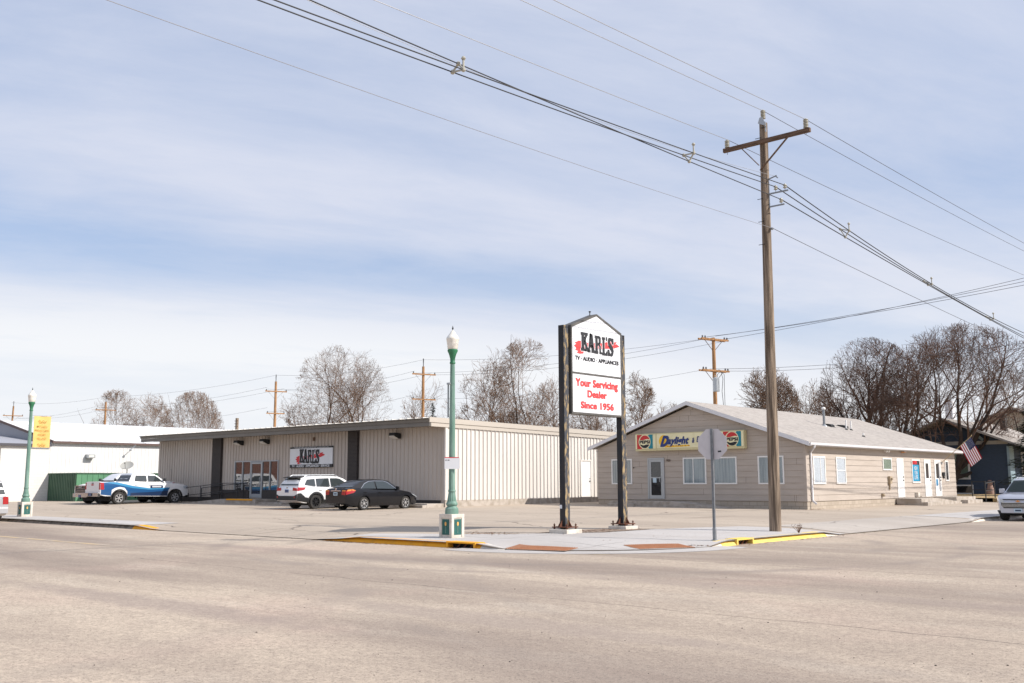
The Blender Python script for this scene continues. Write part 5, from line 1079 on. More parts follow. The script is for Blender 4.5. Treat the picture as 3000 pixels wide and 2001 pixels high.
b = MB(); b.box(-74.82, -74.76, 28.75, 32.6, 4.24, 4.42); b.box(-98, -74.8, 28.75, 28.8, 4.24, 4.42); b.build('roof_edge', mat('edge_dark', '4c4a50', .6), bb_)
b = MB(); b.box(-76.6, -75.3, 29.03, 29.099, 3.3, 4.0); b.build('window', M['dark'], bb_)
b = MB(); b.box(-76.9, -75.2, 28.98, 29.06, 2.4, 3.0); b.build('blue_sign', M['navy'], bb_)
ge = thing('metal_enclosure', 'green corrugated metal enclosure against the white building', 'enclosure', (-72.7, 35, .2))
b = MB(); gz_ = 2.24
ribs(b, -75.0, -70.5, lambda a: gz_, 32.6, 0, -1, depth=.06, sp=.26, z0=.12, w=.10); b.build('front_panel', M['greenmetal'], ge)
b = MB(); ribs(b, 32.6, 44, lambda a: gz_, -70.5, 1, 1, depth=.03, sp=.40, z0=.12, w=.03); b.build('side_panel', mat('green_metal_sunlit', '5a8c69', .6, c2='4a7a5a', scale=1), ge)  # front panel's green metal again, its sunlight painted in as a paler green
b = MB(); b.box(-75.0, -70.46, 32.52, 32.62, gz_, gz_+.06); b.box(-70.52, -70.44, 32.6, 44, gz_, gz_+.06); b.build('top_rail', M['greenmetal'], ge)
b = MB(); b.box(-75, -70.6, 43.9, 44, .1, gz_); b.build('back_panel', M['greenmetal'], ge)
sd = thing('satellite_dish', 'round grey satellite dish standing behind the parked pickups', 'satellite dish', (-70, 38, 2.2))
q = onX(372, 1366, -70.0); nrm = Vector((.45, -.45, .77)).normalized(); ua = nrm.cross(UP).normalized(); va = ua.cross(nrm)
b = MB(); vs = []; fs = []; nR, nA = 5, 24; rd_ = .47
for i in range(nR+1):
    for k in range(nA): rr_ = rd_*i/nR; a_ = 2*math.pi*k/nA; vs.append(q+ua*rr_*math.cos(a_)*1.0+va*rr_*math.sin(a_)*.95+nrm*(rr_*rr_*.45))
for i in range(nR):
    for k in range(nA): fs.append((i*nA+k, i*nA+(k+1) % nA, (i+1)*nA+(k+1) % nA, (i+1)*nA+k))
b.add(vs+[v-nrm*.015 for v in vs], fs+[tuple(j+len(vs) for j in f[::-1]) for f in fs]); b.build('dish', M['sat'], sd, smooth=True)
b = MB(); b.tube([q-nrm*.04, q-nrm*.12-UP*.25, (q.x, q.y, gz_-1.9)], .03, 8); b.build('mast', M['framegrey'], sd)
b = MB(); b.tube([q-va*.38+nrm*.06, q+nrm*.48-va*.25], .015, 6); b.lathe(q+nrm*.48-va*.25, [(.03, -.04), (.045, 0), (.03, .06)], 8); b.build('feed_arm', M['framegrey'], sd)
# ============================================================ HOUSES ON THE RIGHT
hs = thing('blue_house', 'dark blue gabled house with pale trim beyond the bakery', 'house', (-27, 80, .5))
hx0, hx1, hy0, hy1 = -31.5, -22.4, 80.0, 92.0; hzb, hze = .45, 4.3; hxr = -26.6; hzr = 6.3
b = MB(); b.box(hx0, hx1, hy0, hy1, hzb, hze); b.prism([(hx0, hze), (hx1, hze), (hxr, hzr-.35)], (0, hy0, 0), XA, ZA, YA, hy1-hy0); b.build('wall', M['housenavy'], hs)
b = MB(); b.box(hx0-.02, hx1+.02, hy0-.03, hy0, hze-.05, hze+.22); b.build('beam', mat('beam_pale', 'a8a49c', .7), hs)
b = MB(); b.prism([(hxr-6.3, 3.75), (hxr, hzr), (hxr+6.0, 3.9), (hxr+6.0, 3.75), (hxr, hzr-.17), (hxr-6.3, 3.6)], (0, hy0-1.4, 0), XA, ZA, YA, hy1-hy0+2.4); b.build('roof', M['shingle'], hs)
for q_ in (-29.6, -24.6):
    b = MB(); b.bar((q_-.5*(1 if q_ < hxr else -1), hy0-.08, hze+.3), (q_+.3*(1 if q_ < hxr else -1), hy0-.9, hze+1.2), .16, .16); b.build('roof_bracket', M['houselt'], hs)
b = MB(); b.box(hx1-.05, hx1+.12, hy0-.12, hy0+1.0, hzb, 4.1); b.build('corner_pilaster', M['houselt'], hs)
window(hs, 0, -27.6, -25.15, 1.65, 3.75, hy0, 1, blind='shadegreen', fw_=.14); window(hs, 1, 83.2, 84.1, 1.6, 3.7, hx1, 1, hmid=.5, blind='dark', fw_=.10)
window(hs, 0, -26.5, -25.0, .55, 1.25, hy0, 1, blind='dark', fw_=.09)
b = MB(); b.tube([(hx0+1.3, hy0-.05, 2.2), (hx0+1.3, hy0-.08, 1.5)], .04, 6); 
b.box(-25.1, -24.7, 88, 88.6, 5.2, 7.0); b.build('chimney', mat('chimney_dark', '3c3936', .9), hs)
h2 = thing('far_house', 'pale roofed house with a white chimney behind the blue house', 'house', (-28, 108, .7))
b = MB(); b.box(-37, -20, 104, 114, .5, 5.0); b.prism([(-37, 5.0), (-20, 5.0), (-28.5, 8.2)], (0, 104, 0), XA, ZA, YA, 10); b.build('wall', mat('house_cream', 'b5ad9c', .8), h2)
b = MB(); b.prism([(-38, 4.8), (-28.5, 8.6), (-19, 4.8), (-19, 4.6), (-28.5, 8.4), (-38, 4.6)], (0, 103.4, 0), XA, ZA, YA, 11.4); b.build('roof', M['shingle'], h2)
b = MB(); b.box(-34.4, -33.7, 103.0, 103.8, 5.0, 9.4); b.build('chimney', M['trimwhite'], h2)
window(h2, 0, -30, -28.6, 2.0, 3.4, 104, 1, blind='dark')
hr = thing('handrail', 'black iron handrail at the steps beyond the bakery', 'handrail', (-19.4, 66.5, .5))
for x_, y_ in ((-20.9, 66.6), (-19.6, 66.7), (-19.6, 64.9)):
    b = MB(); b.tube([(x_, y_, .3), (x_, y_, 1.55)], .035, 6); b.build('post', M['trim'], hr)
b = MB(); b.tube([(-20.9, 66.6, 1.5), (-19.6, 66.7, 1.5), (-19.6, 64.9, 1.4)], .03, 6); b.tube([(-20.9, 66.6, 1.0), (-19.6, 66.7, 1.0), (-19.6, 64.9, .95)], .02, 6); b.build('rail', M['trim'], hr)
# garden clutter: a small statue-like stump and stone
b = MB(); b.lathe((-23.6, 79.3, .5), [(.28, 0), (.30, .3), (.2, .6), (.16, .8), (.2, .95), (.1, 1.1)], 9); tag(b.build('garden_urn', mat('urn_rose', '9a7f74', .8), smooth=True), 'pinkish garden ornament standing by the blue house wall', 'ornament')
# ============================================================ TREES
def grow(seed, height, width=None, r0=.3, stems=1, kids=(7, 9, 7, 5, 3), trunk=.22, twig=.012, wob=.10, up=.05, low=1.35, full=.25, stem_out=.35, shift=0):
    """bare tree: limbs run out to an egg-shaped crown, finer branches fill it up to its skin"""
    rnd = random.Random(seed); tr = MB(); cr_ = MB(); nl = len(kids); width = width or height*.8
    zb = height*trunk*.55; C0 = Vector((RT.x*shift, RT.y*shift, zb+(height-zb)*.46)); RX, RZ = width/2, (height-zb)*.54
    bump = [rnd.uniform(.78, 1.12) for _ in range(24)]
    def reach(p, d):   # distance from p along d to the crown skin
        q = Vector(((p.x-C0.x)/RX, (p.y-C0.y)/RX, (p.z-C0.z)/RZ)); e = Vector((d.x/RX, d.y/RX, d.z/RZ)); A = e.dot(e); B = q.dot(e); Cc = q.dot(q)-1
        D = B*B-A*Cc
        if D <= 0: return .15
        t_ = (-B+math.sqrt(D))/A; h = p+d*t_; k = int((math.atan2(h.y, h.x)/6.2832+.5)*11.99)+(12 if h.z > C0.z else 0); return max(.12, t_*bump[k])
    def branch(p, d, L_, r, lev):
        nseg = (4, 8, 6, 4, 3, 2)[lev]; pts = [p.copy()]; dirs = [d.copy()]; rs = [r]; rend = max(twig*.6, r*(.78 if lev == 0 else .12))
        for i in range(nseg):
            w = wob*(.5 if lev == 0 else 1+.2*lev); d = d+Vector((rnd.gauss(0, w), rnd.gauss(0, w), rnd.gauss(0, w)+up)); d.normalize(); p = p+d*(L_/nseg)
            pts.append(p.copy()); dirs.append(d.copy()); rs.append(max(twig*.6, r+(rend-r)*((i+1)/nseg)**.85))
        (tr if lev < 2 else cr_).tube(pts, rs, (9, 7, 4, 3, 3, 3)[lev], cap=False)
        if lev >= nl: return
        n_ = kids[lev]; a0 = rnd.uniform(0, 6.28); tips = 2 if lev in (1, 2) else 0
        for k in range(n_+tips):
            f = min(.99, (.55+.45*k/max(1, n_-1)) if lev == 0 else (full+(1-full)*(k+rnd.random())/n_))
            if k >= n_: f = rnd.uniform(.86, .98)
            q_ = f*nseg; i = min(nseg-1, int(q_)); q = pts[i].lerp(pts[i+1], q_-i); dd = dirs[i+1]; side = dd.orthogonal().normalized(); ax = Matrix.Rotation(a0+k*2.4+rnd.gauss(0, .3), 3, dd) @ side
            if lev == 0: an = low-(low-.12)*(k+rnd.random()*.6)/n_; an = max(.05, an)
            else: an = rnd.uniform(.35, .95)
            nd_ = (Matrix.Rotation(an, 3, ax) @ dd).normalized()
            if lev < 2 and nd_.z < .02: nd_.z = rnd.uniform(.02, .2); nd_.normalize()
            rc = reach(q, nd_); Lk = rc*rnd.uniform(.86, 1.0) if lev == 0 else min(rc*rnd.uniform(.75, 1.08)*(1.18 if rnd.random() < .12 else 1), L_*rnd.uniform(.46, .74)*(1.2-.4*f))
            if Lk < .1: continue
            rr = rs[i]*(rnd.uniform(.45, .68) if lev else rnd.uniform(.52, .70)); branch(q, nd_, Lk, max(twig, rr), lev+1)
    for k in range(stems):
        a = 6.283*k/stems+rnd.uniform(-.4, .4); off = Vector((math.cos(a), math.sin(a), 0))*(stem_out*stems**.5 if stems > 1 else 0)
        d = Vector((off.x*.45, off.y*.45, 1)).normalized(); branch(off, d, height*trunk*rnd.uniform(.85, 1.15), r0*(1 if stems == 1 else .72), 0)
    return tr, cr_
def tree(px, py_top, y, label, seed, width_px, bm='bark', tm='twig', base_z=.4, **k):
    """tree standing on the sight column px at world y; height and spread read off its crown"""
    q = onY(px, py_top, y); h = q.z-base_z; d = (q-CAMP).dot(cf)
    sh = k.get('shift', 0); tr, cr_ = grow(seed, h, width_px*d/2933., **k)
    t = thing('bare_tree', label, 'tree', (q.x-RT.x*sh, y-RT.y*sh, base_z), group='bare winter trees behind the buildings')
    for mb, nm, m_ in ((tr, 'trunk', bm), (cr_, 'crown', tm)): mb.build(nm, M[m_], t, local=True)
    return t
T4 = (5, 8, 6, 4)
tree(345, 1138, 95, 'bare tree behind the white roof, left of the paired trees', 11, 170, tm='twigr', stems=3, r0=.28, trunk=.3, kids=(4, 8, 6, 4, 2), twig=.016)
tree(430, 1136, 97, 'bare rusty tree directly right of the alley pole on the white roof', 12, 160, tm='twigr', stems=3, r0=.26, trunk=.3, kids=(4, 7, 6, 4, 2), twig=.016)
tree(570, 1145, 92, 'brushy upright bare tree above the left end of the store roof', 13, 185, tm='twigr', stems=4, r0=.2, trunk=.16, kids=(3, 7, 6, 3, 2), low=.7, up=.08, wob=.07, twig=.016)
tree(1000, 1008, 84, 'big dark bare tree with thick trunks above the middle of the store roof', 21, 320, stems=3, bm='barkdk', r0=.55, trunk=.2, kids=(5, 8, 7, 4, 2), wob=.13, low=1.3, stem_out=.7)
tree(872, 1120, 88, 'low spreading bare tree left of the big dark one over the store', 22, 130, stems=2, r0=.2, trunk=.2, kids=T4, wob=.13, twig=.016)
tree(1255, 1080, 100, 'thin bare tree behind the lamp post pole', 23, 190, r0=.22, stems=2, trunk=.22, kids=(4, 6, 6, 4), low=1.1, twig=.016)
tree(1432, 1002, 86, 'tall bare tree right of the near lamp post globe', 24, 190, r0=.34, stems=1, trunk=.34, kids=(8, 8, 6, 4, 2), wob=.11, twig=.016)
tree(1540, 988, 92, 'tall dense bare tree beside the left post of the big sign', 25, 220, tm='twigr', r0=.36, stems=2, trunk=.26, kids=(6, 9, 7, 4, 2), twig=.016)
tree(1625, 1100, 95, 'rusty bare tree half hidden behind the left post of the big sign', 26, 170, tm='twigr', r0=.26, stems=2, trunk=.22, kids=(5, 9, 6, 4), twig=.016)
tree(1735, 1165, 88, 'low bare tree seen under the big sign panel', 27, 170, bm='barkdk', r0=.3, stems=3, trunk=.35, kids=(5, 8, 6, 4))
tree(1868, 1080, 86, 'bare tree right of the big sign, rising behind the gable', 28, 120, r0=.22, stems=1, trunk=.35, kids=(7, 8, 6, 4, 2), twig=.016)
tree(1957, 1145, 100, 'small bare tree above the gable peak', 29, 85, tm='twigr', r0=.2, stems=1, trunk=.4, kids=(6, 8, 6, 4), twig=.016)
tree(2240, 1062, 86, 'bare tree directly behind the near power pole', 30, 205, r0=.3, stems=2, trunk=.2, kids=(6, 8, 7, 4, 2), wob=.11, twig=.016)
tree(2390, 1105, 100, 'greyish bare tree between the power pole and the dark trees', 31, 170, r0=.26, stems=3, trunk=.2, kids=(5, 8, 6, 4), twig=.016)
tree(2540, 988, 80, 'large dark bare tree with forked trunk above the shingle roof', 41, 310, bm='barkdk', tm='twigdk', r0=.46, stems=1, trunk=.30, kids=(8, 8, 6, 4, 2), wob=.08, low=1.25)
tree(2800, 950, 80, 'largest dark bare tree fanning out over the blue house', 42, 520, bm='barkdk', tm='twigdk', r0=.50, stems=3, trunk=.20, kids=(7, 8, 6, 4, 2), wob=.08, up=.05, low=1.2, stem_out=.8, shift=3.2)
tree(2990, 1060, 96, 'rust coloured bare tree at the right edge of the view', 43, 160, bm='barkdk', tm='twigr', r0=.3, stems=3, trunk=.15, kids=(5, 8, 6, 4))
def spruce(px, py_top, y, rad, label, base_z=.5, seed=5, n=2600):
    q = onY(px, py_top, y); h = q.z-base_z; rnd = random.Random(seed)
    t = thing('spruce_tree', label, 'tree', (q.x, y, base_z)); b = MB(); b.tube([(0, 0, 0), (0, 0, h*.95)], [.18, .03], 8); b.build('trunk', M['barkdk'], t, local=True)
    b = MB()
    for i in range(n):
        f = rnd.random()**.8; z_ = h*(.08+.92*(1-f)); R_ = rad*f*(.75+.35*math.sin(z_*5.5)+.15*rnd.random()); a = rnd.uniform(0, 6.283); rr = R_*rnd.uniform(.25, 1)
        c = Vector((math.cos(a)*rr, math.sin(a)*rr, z_-rr*.18)); d = Vector((math.cos(a), math.sin(a), rnd.uniform(-.45, .1))).normalized(); s_ = Vector((-math.sin(a), math.cos(a), rnd.uniform(-.3, .3)))
        L_ = rnd.uniform(.22, .5); w = rnd.uniform(.04, .10); b.add([c-s_*w, c+s_*w, c+d*L_+s_*w*.3, c+d*L_-s_*w*.3], [(0, 1, 2, 3)])
    b.build('crown', M['spruce'], t, local=True)
spruce(1268, 1180, 90, 1.6, 'small dark spruce above the corner of the store roof', n=1500)
spruce(3022, 1140, 76, 2.4, 'dark spruce beside the blue house at the right edge', n=5200, seed=8)
# distant thicket of bare brush along the horizon
def thicket():
    rnd = random.Random(99); b = MB()
    for i in range(5200):
        x = rnd.uniform(-185, 10); y = rnd.uniform(104, 128); h = rnd.uniform(2.6, 6.2)*(.75+.35*math.sin(x*.21)+.2*math.sin(x*.57+1)); p = Vector((x, y, .4)); d = Vector((rnd.gauss(0, .16), rnd.gauss(0, .1), 1)).normalized()
        b.tube([p, p+d*h*.6+Vector((rnd.gauss(0, .1), 0, 0)), p+d*h+Vector((rnd.gauss(0, .4), 0, 0))], [.05, .03, .012], 3, cap=False)
        for _ in range(4):
            q = p+d*h*rnd.uniform(.35, .95); e = q+Vector((rnd.gauss(0, .5), rnd.gauss(0, .3), rnd.uniform(.4, 1.3))); b.tube([q, e], [.022, .01], 3, cap=False)
    o = b.build('distant_brush', M['twigr']); tag(o, 'band of distant bare brush and small trees along the horizon', 'brush', kind='stuff')
thicket()
# ============================================================ SMALL GROUND THINGS
b = MB(); rnd = random.Random(3); wp = Vector((-13.05, 26.6, H(-13.05, 26.6)+.01))
for i in range(16):
    d = Vector((rnd.gauss(0, .10), rnd.gauss(0, .10), rnd.uniform(.10, .28))); b.tube([wp, wp+d*.6, wp+d], [.006, .005, .003], 3, cap=False)
    q = wp+d*rnd.uniform(.5, 1); b.add([q, q+Vector((.04, 0, .02)), q+Vector((.03, .03, .04)), q+Vector((0, .03, .01))], [(0, 1, 2, 3)])
tag(b.build('weed', M['leaf']), 'dry weed sprouting behind the pale yellow kerb', 'weed')
b = MB()
def gclump(mb, cx, cy, rx, ry, n, s, zf=None):
    for _ in range(n):
        x = rnd.gauss(cx, rx); y = rnd.gauss(cy, ry); z = (H(x, y)+.015) if zf is None else zf; a = rnd.uniform(0, 6.28); L_ = s*rnd.uniform(.5, 1.5); h = s*rnd.uniform(.1, .5)
        u = Vector((math.cos(a), math.sin(a), 0)); v = Vector((-u.y, u.x, 0)); p = Vector((x, y, z)); mb.add([p-u*L_, p+v*L_*.4+UP*h*.3, p+u*L_, p-v*L_*.3+UP*h], [(0, 1, 3), (1, 2, 3), (0, 3, 1)])
gclump(b, -21.2, 17.32, .9, .05, 260, .035, .012); gclump(b, -19.3, 20.6, .5, .3, 160, .035); gclump(b, -17.8, 23.4, .25, .8, 160, .03); gclump(b, -13.3, 21.5, .25, .2, 120, .04, .05); gclump(b, -21.1, 54.9, .1, .3, 60, .05); gclump(b, -21.2, 45.0, .1, .5, 50, .04); gclump(b, -15.5, 22.5, 1.5, 2.5, 40, .025); gclump(b, -12.6, 26, .08, 2.0, 80, .03, .012)
tag(b.build('leaf_litter', M['leaf']), 'scattered dry leaves and twigs along the kerbs', 'leaves', kind='stuff')
b = MB()
for _ in range(1500):
    x = rnd.uniform(-11, .5); y = rnd.uniform(2.2, 9.5)
    if rnd.random() > max(0, .25+.7*(x+6)/6.5)*(1.1-y/12) : continue
    s = rnd.uniform(.003, .007)*(1 if rnd.random() < .95 else 1.8); b.lathe((x, y, .004), [(s, 0), (s*1.1, s*.4), (s*.5, s*.8)], 5)
for _ in range(70):
    x = rnd.uniform(-16, 0); y = rnd.uniform(4, 18); s = rnd.uniform(.004, .011); b.lathe((x, y, .004), [(s, 0), (s*1.1, s*.4), (s*.5, s*.8)], 5)
tag(b.build('gravel', M['pebble']), 'loose dark chips of gravel strewn on the road', 'gravel', kind='stuff')
# ============================================================ VEHICLES (local: +Y forward, X right)
def interp(tab, y):
    if y <= tab[0][0]: return tab[0][1]
    for (a, va), (b_, vb) in zip(tab[:-1], tab[1:]):
        if y <= b_:
            t = (y-a)/(b_-a); t = t*t*(3-2*t)*.5+t*.5; return va+(vb-va)*t
    return tab[-1][1]
class Car:
    def __init__(s, name, label, cat, loc, rz, spec):
        s.sp = spec; s.t = thing(name, label, cat, loc, rz); s.t['_'] = 0; del s.t['_']; LOC[s.t.name] = Vector((0, 0, 0))
        s.L = spec['L']; s.y0 = -s.L/2; s.y1 = s.L/2
    def S(s, y, z):   # half width of the lower body
        sp = s.sp; w = sp['W']/2; zz = (z-sp['zl'])/(sp['belt']-sp['zl'])
        f = interp(sp.get('sec', [(0, .90), (.18, .955), (.45, .995), (.62, 1.0), (.85, .985), (1.0, .955), (1.2, .92)]), zz)
        e = sp.get('taper', .55); er = sp.get('taper_r', .45); k = 1.0
        if y > s.y1-e: k = 1-sp.get('tk', .16)*((y-(s.y1-e))/e)**2
        if y < s.y0+er: k = 1-sp.get('tkr', .10)*(((s.y0+er)-y)/er)**2
        return w*f*k
    def top(s, y): return interp(s.sp['deck'], y)
    def low(s, y): return interp(s.sp['low'], y) if 'low' in s.sp else s.sp['zl']
    def body(s, m):
        sp = s.sp; n = 44; b = MB(); rows = []; nz_ = 9
        for i in range(n+1):
            y = s.y0+s.L*i/n; zt = s.top(y); zl = s.low(y); zs_ = zt-sp.get('crown', .05)
            row = [(s.S(y, zl+(zs_-zl)*j/nz_), y, zl+(zs_-zl)*j/nz_) for j in range(nz_+1)]
            xs = row[-1][0]; row += [(xs*.93, y, zs_+(zt-zs_)*.6), (xs*.6, y, zt), (0, y, zt+.008)]
            full = row+[(-x, y_, z_) for x, y_, z_ in row[-2::-1]]; rows.append(full)
        k = len(rows[0])
        for r in rows: b.v += r
        for i in range(n):
            for j in range(k-1): b.f.append((i*k+j, i*k+j+1, (i+1)*k+j+1, (i+1)*k+j)); b.mi.append(0)
            b.f.append((i*k+k-1, i*k, (i+1)*k, (i+1)*k+k-1)); b.mi.append(0)
        b.f.append(tuple(range(k))[::-1]); b.f.append(tuple(n*k+j for j in range(k))); b.mi += [0, 0]
        o = b.build('body', m, s.t, local=True)
        # cut the wheel arches
        cut = MB()
        for yw in sp['axles']:
            R_ = sp['tr']+sp.get('gap', .07)
            for sx_ in (-1, 1):
                x0, x1 = sx_*(sp['W']/2-.34), sx_*(sp['W']/2+.2); P = [(R_*math.cos(R(a)), R_*math.sin(R(a))) for a in range(0, 360, 12)]
                cut.prism([(yw+p, sp['tr']+q) for p, q in P], (min(x0, x1), 0, 0), YA, ZA, XA, abs(x1-x0))
        if 'bed' in sp:
            a, c, z_ = sp['bed']; cut.box(-sp['W']/2+.12, sp['W']/2-.12, a, c, z_, z_+1.2)
        me = bpy.data.meshes.new('cut'); me.from_pydata(cut.v, [], cut.f); co = bpy.data.objects.new('cut', me); COL.objects.link(co)
        bpy.context.view_layer.update(); mw = o.matrix_world.copy(); co.matrix_world = mw
        md = o.modifiers.new('b', 'BOOLEAN'); md.operation = 'DIFFERENCE'; md.object = co; md.solver = 'EXACT'; bpy.context.view_layer.update()
        new = bpy.data.meshes.new_from_object(o.evaluated_get(bpy.context.evaluated_depsgraph_get())); o.modifiers.clear(); o.data = new; bpy.data.objects.remove(co)
        if len(new.polygons) < 50: print('BOOLEAN FAILED', s.t.name)
        for p in new.polygons: p.use_smooth = True
        try: new.set_sharp_from_angle(angle=R(32))
        except Exception: pass
        # dark wheel wells
        w_ = MB()
        for yw in sp['axles']: w_.box(-sp['W']/2+.30, sp['W']/2-.30, yw-sp['tr']-.05, yw+sp['tr']+.05, .2, sp['tr']*2+.02)
        w_.build('underbody', M['black'], s.t, local=True)
        s.b = o; return o
    def patch(s, poly, surf, off, name, m, parent=None, both=True, t=None, ret=False):
        """polygon in (y,z) laid on the side surface"""
        b = MB()
        for sg_ in ((1, -1) if both else (1,)):
            bm = bmesh.new(); bm.faces.new([bm.verts.new((0, y, z)) for y, z in poly])
            ys = [p[0] for p in poly]; zs2 = [p[1] for p in poly]
            v = math.ceil(min(ys)/.11)*.11
            while v < max(ys): bmesh.ops.bisect_plane(bm, geom=bm.verts[:]+bm.edges[:]+bm.faces[:], plane_co=(0, v, 0), plane_no=(0, 1, 0)); v += .11
            v = math.ceil(min(zs2)/.07)*.07
            while v < max(zs2): bmesh.ops.bisect_plane(bm, geom=bm.verts[:]+bm.edges[:]+bm.faces[:], plane_co=(0, 0, v), plane_no=(0, 0, 1)); v += .07
            bm.verts.index_update(); vs = [(sg_*(surf(q.co.y, q.co.z)+off), q.co.y, q.co.z) for q in bm.verts]; fs = [tuple(q.index for q in f.verts) for f in bm.faces]; bm.free()
            for i, f in enumerate(fs):
                a, c, d = (Vector(vs[k]) for k in f[:3])
                if (c-a).cross(d-a).x*sg_ < 0: fs[i] = f[::-1]
            if both and ret != 'one': b.add(vs, fs)
            else: b.add(vs, fs)
            if both == 'sep':
                pass
        return b.build(name, m, parent or s.t, local=True, smooth=True) if not ret else b
    def sides(s, poly, surf, off, name, m, parent=None):
        """one object on each side"""
        out = []
        for sg_ in (1, -1):
            bb2 = s.patch(poly, surf, off, name, m, both=False, ret=True)
            if sg_ < 0: bb2.v = [(-x, y, z) for x, y, z in bb2.v]; bb2.f = [f[::-1] for f in bb2.f]
            out.append(bb2.build(name, m, parent or s.t, local=True, smooth=True))
        return out
    def cabin(s, m, gm, prof, wins, wb, wr, zb, zr, windshield, rearglass, name='cabin'):
        """prof: closed silhouette (y,z); walls lean from half width wb at zb to wr at zr"""
        def G(y, z):
            k = 1.0
            if y > s.y1-.9: k = 1
            yc = (prof[0][0]+prof[-1][0])/2; hl = abs(prof[0][0]-prof[-1][0])/2; u = min(1, abs(y-yc)/hl)
            return (wb+(wr-wb)*(z-zb)/(zr-zb))*(1-.05*u**3)
        s.G = G
        b = MB(); n = len(prof); cr_ = .035
        rows = []
        for (y, z) in prof:
            x = G(y, z); rows.append([(x, y, z), (x*.90, y, z+(cr_*.6 if z > zb+.15 else 0)), (x*.5, y, z+(cr_ if z > zb+.15 else 0)), (-x*.5, y, z+(cr_ if z > zb+.15 else 0)), (-x*.90, y, z+(cr_*.6 if z > zb+.15 else 0)), (-x, y, z)])
        for r in rows: b.v += r
        for i in range(n-1):
            for j in range(5): b.f.append((i*6+j, (i+1)*6+j, (i+1)*6+j+1, i*6+j+1)); b.mi.append(0)
        b.f.append(tuple(i*6 for i in range(n))[::-1]); b.f.append(tuple(i*6+5 for i in range(n))); b.f.append((0, 1, 2, 3, 4, 5)); b.f.append(tuple((n-1)*6+j for j in range(5, -1, -1))); b.mi += [0]*4
        o = b.build(name, m, s.t, local=True, smooth=True, angle=30)
        for w_ in wins: s.sides(w_, G, .007, 'side_window', gm)
        for (pa, pb, nm) in ((windshield[0], windshield[1], 'windshield'), (rearglass[0], rearglass[1], 'rear_window')):
            (ya, za), (yb, zb_) = pa, pb; d = Vector((0, yb-ya, zb_-za)); nn = Vector((0, -d.z, d.y)).normalized()
            if (nn.y > 0) != (nm == 'windshield'): nn = -nn
            if nn.z < 0 and abs(nn.y) < .9: nn = -nn
            g = MB(); vs = []
            for k in range(4):
                f = k/3; y = ya+(yb-ya)*f; z = za+(zb_-za)*f; x = G(y, z)*.93; crn = cr_*f
                for a in (-1, -.5, 0, .5, 1): vs.append(Vector((x*a, y, z+crn*(1-a*a*.4)))+nn*.012)
            fs = [(i*5+j, i*5+j+1, (i+1)*5+j+1, (i+1)*5+j) for i in range(3) for j in range(4)]
            g.add(vs, fs); g.build(nm, gm, s.t, local=True, smooth=True)
        return o
    def wheels(s, rim, spokes=5, rimcol='alloy', wide=.23):
        sp = s.sp; r = sp['tr']
        for yw in sp['axles']:
            for sg_ in (1, -1):
                xo = sg_*(sp['W']/2-.03); 
                def ring(prof, n=28):
                    vs = []; fs = []
                    for (rr, dx) in prof:
                        for k in range(n): a = 2*math.pi*k/n; vs.append((xo-sg_*dx, yw+rr*math.cos(a), r+rr*math.sin(a)))
                    for i in range(len(prof)-1):
                        for k in range(n): k2 = (k+1) % n; f = (i*n+k, i*n+k2, (i+1)*n+k2, (i+1)*n+k); fs.append(f if sg_ < 0 else f[::-1])
                    return vs, fs
                b = MB(); b.add(*ring([(rim*.98, .03), (rim*1.02, .005), (r*.93, .0), (r*.985, .03), (r, .07), (r, wide-.05), (r*.96, wide), (rim*.9, wide)])); w = b.build('wheel', M['tyre'], s.t, local=True, smooth=True)
                b = MB(); b.add(*ring([(rim*1.0, .012), (rim*.93, .02), (rim*.90, .07), (.01, .075)])); b.build('rim_barrel', M['alloyb'], w, local=True, smooth=True)
                b = MB()
                for k in range(spokes):
                    a = 2*math.pi*(k+.25)/spokes; da = .20 if spokes <= 6 else .10
                    P = []
                    for (rr, aa) in ((.15*rim, -.8*da*2), (.94*rim, -da), (.94*rim, da), (.15*rim, .8*da*2)): P.append((rr*math.cos(a+aa), rr*math.sin(a+aa)))
                    b.prism(P, (xo-sg_*.018, yw, r), YA, ZA, (-sg_, 0, 0), .03)
                b.prism(disc(14, rim*.26), (xo-sg_*.012, yw, r), YA, ZA, (-sg_, 0, 0), .05)
                vs, fs = ring([(rim*1.0, .010), (rim*.90, .012), (rim*.90, .04)]); b.add(vs, fs); b.build('rim', M[rimcol], w, local=True)
    def quad(s, poly, y, name, m, parent=None, t=.02, out=-1, slope=0, z0=0):
        """flat piece on the tail (out=-1) or nose (out=1): poly in (x,z)"""
        b = MB(); b.prism(poly, (0, y, 0), XA, Vector((0, slope, 1)), (0, out, 0), t); return b.build(name, m, parent or s.t, local=True, bevel=.004)
